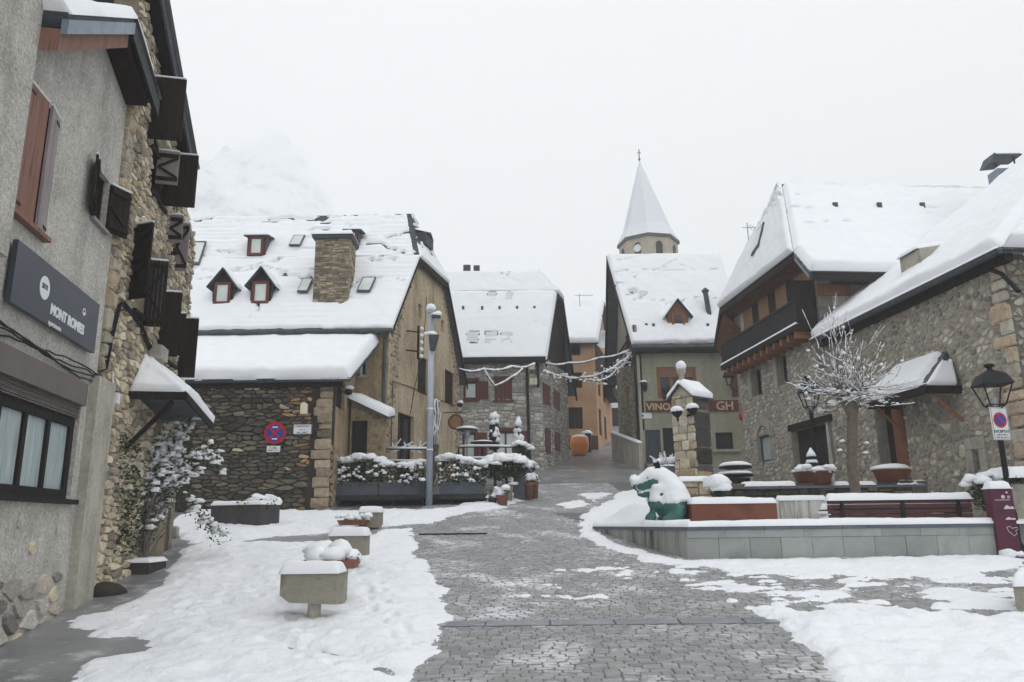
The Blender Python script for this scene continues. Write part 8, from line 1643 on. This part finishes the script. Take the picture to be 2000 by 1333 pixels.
a, t = PDg.st(884, 792); fl = thing('wall_floodlight', 'snow topped spot lamp on the ochre gable corner near the hanging sign', 'lamp', PDg.pt(a, t, .2)); MB().tube([PDg.pt(a, t, 0), PDg.pt(a, t, .3)], .02, 5).build('arm', M['iron'], fl); MB().lathe(PDg.pt(a, t - .1, .34), [(.05, 0), (.12, .04), (.1, .16)], 10).build('body', M['iron'], fl); MB().ball(PDg.pt(a, t + .1, .34), (.15, .13, .1), 5).build('snow_cap', M['snow'], fl, True)
cb = MB(); cb.tube([PDg.pt(*PDg.st(*p), .03) for p in ((762, 870), (766, 745), (800, 756), (840, 773), (884, 793))], .016, 5); tag(cb.build('wall_cable', M['iron']), 'thin dark cable running across the ochre gable to the spot lamp', 'cable')
cb = MB(); cb.tube([PDg.pt(*PDg.st(*p), .03) for p in ((832, 580), (830, 620), (824, 690), (808, 760), (800, 810))], .012, 5); tag(cb.build('wall_cable', M['iron']), 'thin dark cable hanging down the ochre gable past the small window', 'cable')
# bicycle-like trellis ornament beside the door
a, t = PDg.st(836, 845); tr_ = thing('bare_vine', 'dark leafless vine with snow beside the gable door', 'plant', PDg.pt(a, 3, .2)); mb = MB(); rs = random.Random(9); sv_ = MB()
for k in range(14):
    p = [PDg.pt(a + rs.uniform(-.1, .1), 2.7, .15)]
    for q in range(6): p.append(PDg.pt(a + rs.gauss(0, .3), 2.7 + (t + 1.3 - 2.7) * (q + 1) / 6, .15 + rs.uniform(0, .25)))
    mb.tube(p, .03, 5); sv_.tube([x + Vector((0, -.03, .03)) for x in p[3:]], .025, 5)
mb.build('stems', M['bark'], tr_, kind='stuff'); sv_.build('stem_snow', M['snow'], tr_, True, kind='stuff')

# ---- garlands and wires across the lane
def garland(pts, r, label, sag=.0, fuzz=0, Ys=None, name='snowy_wire', rope='iron'):
    P_ = [at(x, y, Y) for (x, y), Y in zip(pts, Ys)]; fine = []
    for i in range(len(P_) - 1):
        for k in range(10): u = k / 10; fine.append(P_[i] + (P_[i + 1] - P_[i]) * u - Vector((0, 0, sag * math.sin(u * math.pi))))
    fine.append(P_[-1]); t_ = thing(name, label, 'garland', fine[0]); MB().tube(fine, r, 6).build('cord', M[rope], t_); rs = random.Random(int(pts[0][0])); MB().tube([p + Vector((0, 0, r * 1.3)) for p in fine], [r * rs.uniform(1.0, 2.2) for _ in fine], 7).build('snow', M['snow'], t_, True)
    if fuzz:
        mb = MB(); s2 = MB()
        for p in fine:
            for _ in range(fuzz): d_ = Vector((rs.gauss(0, .16), rs.gauss(0, .1), rs.gauss(-.02, .13))); s2.ball(p + d_, rs.uniform(.03, .08), rs.randint(0, 999), 6, 4); leaves(mb, [p + d_ * 1.1 for _ in range(2)], .06, rs)
        mb.build('needles', M['leaf'], t_, kind='stuff'); s2.build('snow_tufts', M['snow'], t_, True, kind='stuff')
garland([(897, 722), (945, 722), (1000, 717), (1044, 712)], .034, 'snow loaded wire from the ochre gable to the grey stone house', .12, 0, [33.5, 35, 36.5, 38.2]); garland([(945, 722), (966, 755), (1000, 737), (1020, 722)], .03, 'loop of snowy garland hanging from the wire before the red shutter', .05, 0, [35, 35.5, 36, 36.5])
garland([(1066, 710), (1110, 710), (1170, 700), (1229, 685)], .03, 'straight snowy wire crossing the lane to the olive house', .1, 0, [38.5, 38.7, 39, 39.2]); garland([(1062, 724), (1100, 736), (1140, 738), (1180, 728), (1212, 708), (1234, 690)], .034, 'bushy snowy garland sagging across the lane', .08, 2, [38.5, 38.6, 38.7, 38.8, 38.9, 39.0]); garland([(1150, 742), (1180, 742), (1205, 722), (1225, 705)], .03, 'second shorter snowy garland under the bushy one', .08, 1, [38.6, 38.7, 38.9, 39.1])
# ---- orange tub and bin in the lane
Yo = 46.5; a, b = at(1113, 865, Yo), at(1150, 865, Yo); r_ = (b.x - a.x) / 2; c = Vector(((a.x + b.x) / 2, Yo, float(gz(Yo)))); M['tub'] = pm('tub_orange', [C(196, 110, 40), C(224, 138, 62)], 2, .5, .2, 14); ot = thing('orange_tub', 'round orange tub filled with snow at the foot of the orange house', 'tub', c); zt = at(1131, 855, Yo)[2]; h_ = zt - c.z
MB().lathe(c, [(r_ * .6, 0), (r_ * .9, h_ * .25), (r_ * 1.02, h_ * .6), (r_ * .95, h_), (r_ * .8, h_), (r_ * .75, h_ * .8)], 20).build('tub', M['tub'], ot, True); MB().ball(c + Vector((0, 0, h_ - .05)), (r_ * .92, r_ * .92, .25), 3, 16, 6, .08, 0).build('snow_cover', M['snow'], ot, True)
c = at(1146, 862, 48.5); zb_ = float(gz(48.5)); bn_ = thing('litter_bin', 'small dark bin with a snow lid behind the orange tub', 'bin', (c.x, 48.5, zb_)); zt = at(1146, 847, 48.5)[2]; MB().lathe((c.x, 48.5, zb_), [(.24, 0), (.28, .1), (.3, zt - zb_)], 14).build('body', M['iron'], bn_); MB().ball((c.x, 48.5, zt), (.32, .32, .22), 3).build('snow_cap', M['snow'], bn_, True)
# dark tapered planter by the olive house door
Yd2 = 24.5; c = at(1306, 930, Yd2); zt = at(1306, 912, Yd2)[2]; tp = thing('tapered_planter', 'dark tapered planter of frosted sprigs behind the boar statue', 'planter', (c.x, Yd2, float(gz(Yd2)))); lo = [Vector((c.x + i * .17, Yd2 + j * .17, float(gz(Yd2)) - .05)) for i, j in ((-1, -1), (1, -1), (1, 1), (-1, 1))]; hi = [Vector((c.x + i * .3, Yd2 + j * .3, zt)) for i, j in ((-1, -1), (1, -1), (1, 1), (-1, 1))]
MB().add(lo + hi, [(3, 2, 1, 0), (4, 5, 6, 7)] + [(i, (i + 1) % 4, 4 + (i + 1) % 4, 4 + i) for i in range(4)]).build('pot', M['zinc_box'], tp); mb = MB(); s2 = MB(); rs = random.Random(4)
for k in range(30): d_ = Vector((rs.gauss(0, .25), rs.gauss(0, .2), rs.uniform(.2, .45))); p = Vector((c.x, Yd2, zt)); mb.tube([p, p + d_], .01, 4); s2.tube([p + d_ * .4, p + d_ * 1.02], .018, 5)
mb.build('sprigs', M['bark'], tp, kind='stuff'); s2.build('sprig_snow', M['snow'], tp, True, kind='stuff'); MB().ball((c.x, Yd2, zt), (.28, .28, .08), 3, 12, 6, .05, 0).build('snow_cover', M['snow'], tp, True)
# wall lantern on the olive house, red lantern, speaker
a, t = PG.st(1418, 745); wl2 = thing('wall_lantern', 'black wall lantern on a scroll arm at the olive house', 'lamp', PG.pt(a, t - .4, .3)); b_ = PG.pt(a, 0, .55); 
for i in range(4):
    x, y = math.cos(.7 + i * 1.5708), math.sin(.7 + i * 1.5708); MB().tube([(b_.x + x * .13, b_.y + y * .13, t - .3), (b_.x + x * .24, b_.y + y * .24, t + .15)], .018, 5).build('frame_bar', M['iron'], wl2)
MB().lathe((b_.x, b_.y, t + .13), [(.32, 0), (.2, .22), (.07, .32), (.09, .40), (.03, .44)], 8).build('hood', M['iron'], wl2); MB().tube([(b_.x, b_.y, t - .3), (b_.x + .1, b_.y, t - .5), PG.pt(a + .55, t - .48, 0)], .03, 6).build('arm', M['iron'], wl2); MB().lathe((b_.x, b_.y, t - .32), [(.05, 0), (.14, .03)], 8).build('base', M['iron'], wl2)
a, t = PG.st(1443, 815); rl_ = thing('red_lantern', 'small red hanging lantern at the edge of the carved sign', 'lamp', PG.pt(a, t - .2, .4)); MB().lathe(PG.pt(a, t - .25, .5), [(.05, 0), (.15, .12), (.16, .3), (.06, .45)], 12).build('body', M['red'], rl_, True); MB().tube([PG.pt(a, t + .2, .5), PG.pt(a, t + .6, .5), PG.pt(a, t + .6, 0)], .015, 5).build('hook', M['iron'], rl_)
q = PGg.st(1232, 708); lsp = thing('wall_speaker', 'small black loudspeaker under the olive house eave', 'speaker', PGg.pt(q[0], q[1] - .3, .2)); MB().box(PGg.pt(.4, q[1], .25), (.3, .35, .55), bevel=.03).build('case', M['iron'], lsp); MB().tube([PGg.pt(.4, q[1], .0), PGg.pt(.4, q[1], .2)], .03, 5).build('bracket', M['iron'], lsp)

# ================================================================== mountain in the mist, and the air itself
xs3 = np.linspace(-640, 160, 110); ys3 = np.linspace(420, 800, 60); X3, Y3 = np.meshgrid(xs3, ys3)
rid_ = 70 + 290 * np.exp(-((X3 + 300) / 185.0) ** 2) + 120 * np.exp(-((X3 + 500) / 140.0) ** 2); Z3 = 20 + rid_ * np.clip((Y3 - 420) / 320, 0, 1) ** .85 * (1 + .45 * (fbm(X3 * .014, Y3 * .014, 5, 4) - .5)) + 46 * (fbm(X3 * .03, Y3 * .03, 7, 6) - .5) * np.clip((Y3 - 420) / 80, 0, 1)
M['hill'] = pm('snowy_slope', [C(176, 181, 186), C(224, 228, 231), C(240, 242, 244)], .035, .95, detail=13, width=.12, mid=.45)
hill = obj('mountain', np.stack([X3.ravel(), Y3.ravel(), Z3.ravel()], 1), grid_faces(110, 60).tolist(), M['hill'], None, True); hill['kind'] = 'structure'
hm = bpy.data.materials.new('haze'); hm.use_nodes = True; tn = hm.node_tree; tn.nodes.clear(); pv = tn.nodes.new('ShaderNodeVolumePrincipled'); pv.inputs['Color'].default_value = (1, 1, 1, 1); pv.inputs['Density'].default_value = .0016; pv.inputs['Anisotropy'].default_value = .2; om = tn.nodes.new('ShaderNodeOutputMaterial'); tn.links.new(pv.outputs[0], om.inputs['Volume'])
hz = MB().box((-140, 385, 232), (1200, 860, 470)).build('haze', hm, None, kind='stuff'); hz['label'] = 'pale winter mist filling the village air'; hz['category'] = 'haze'
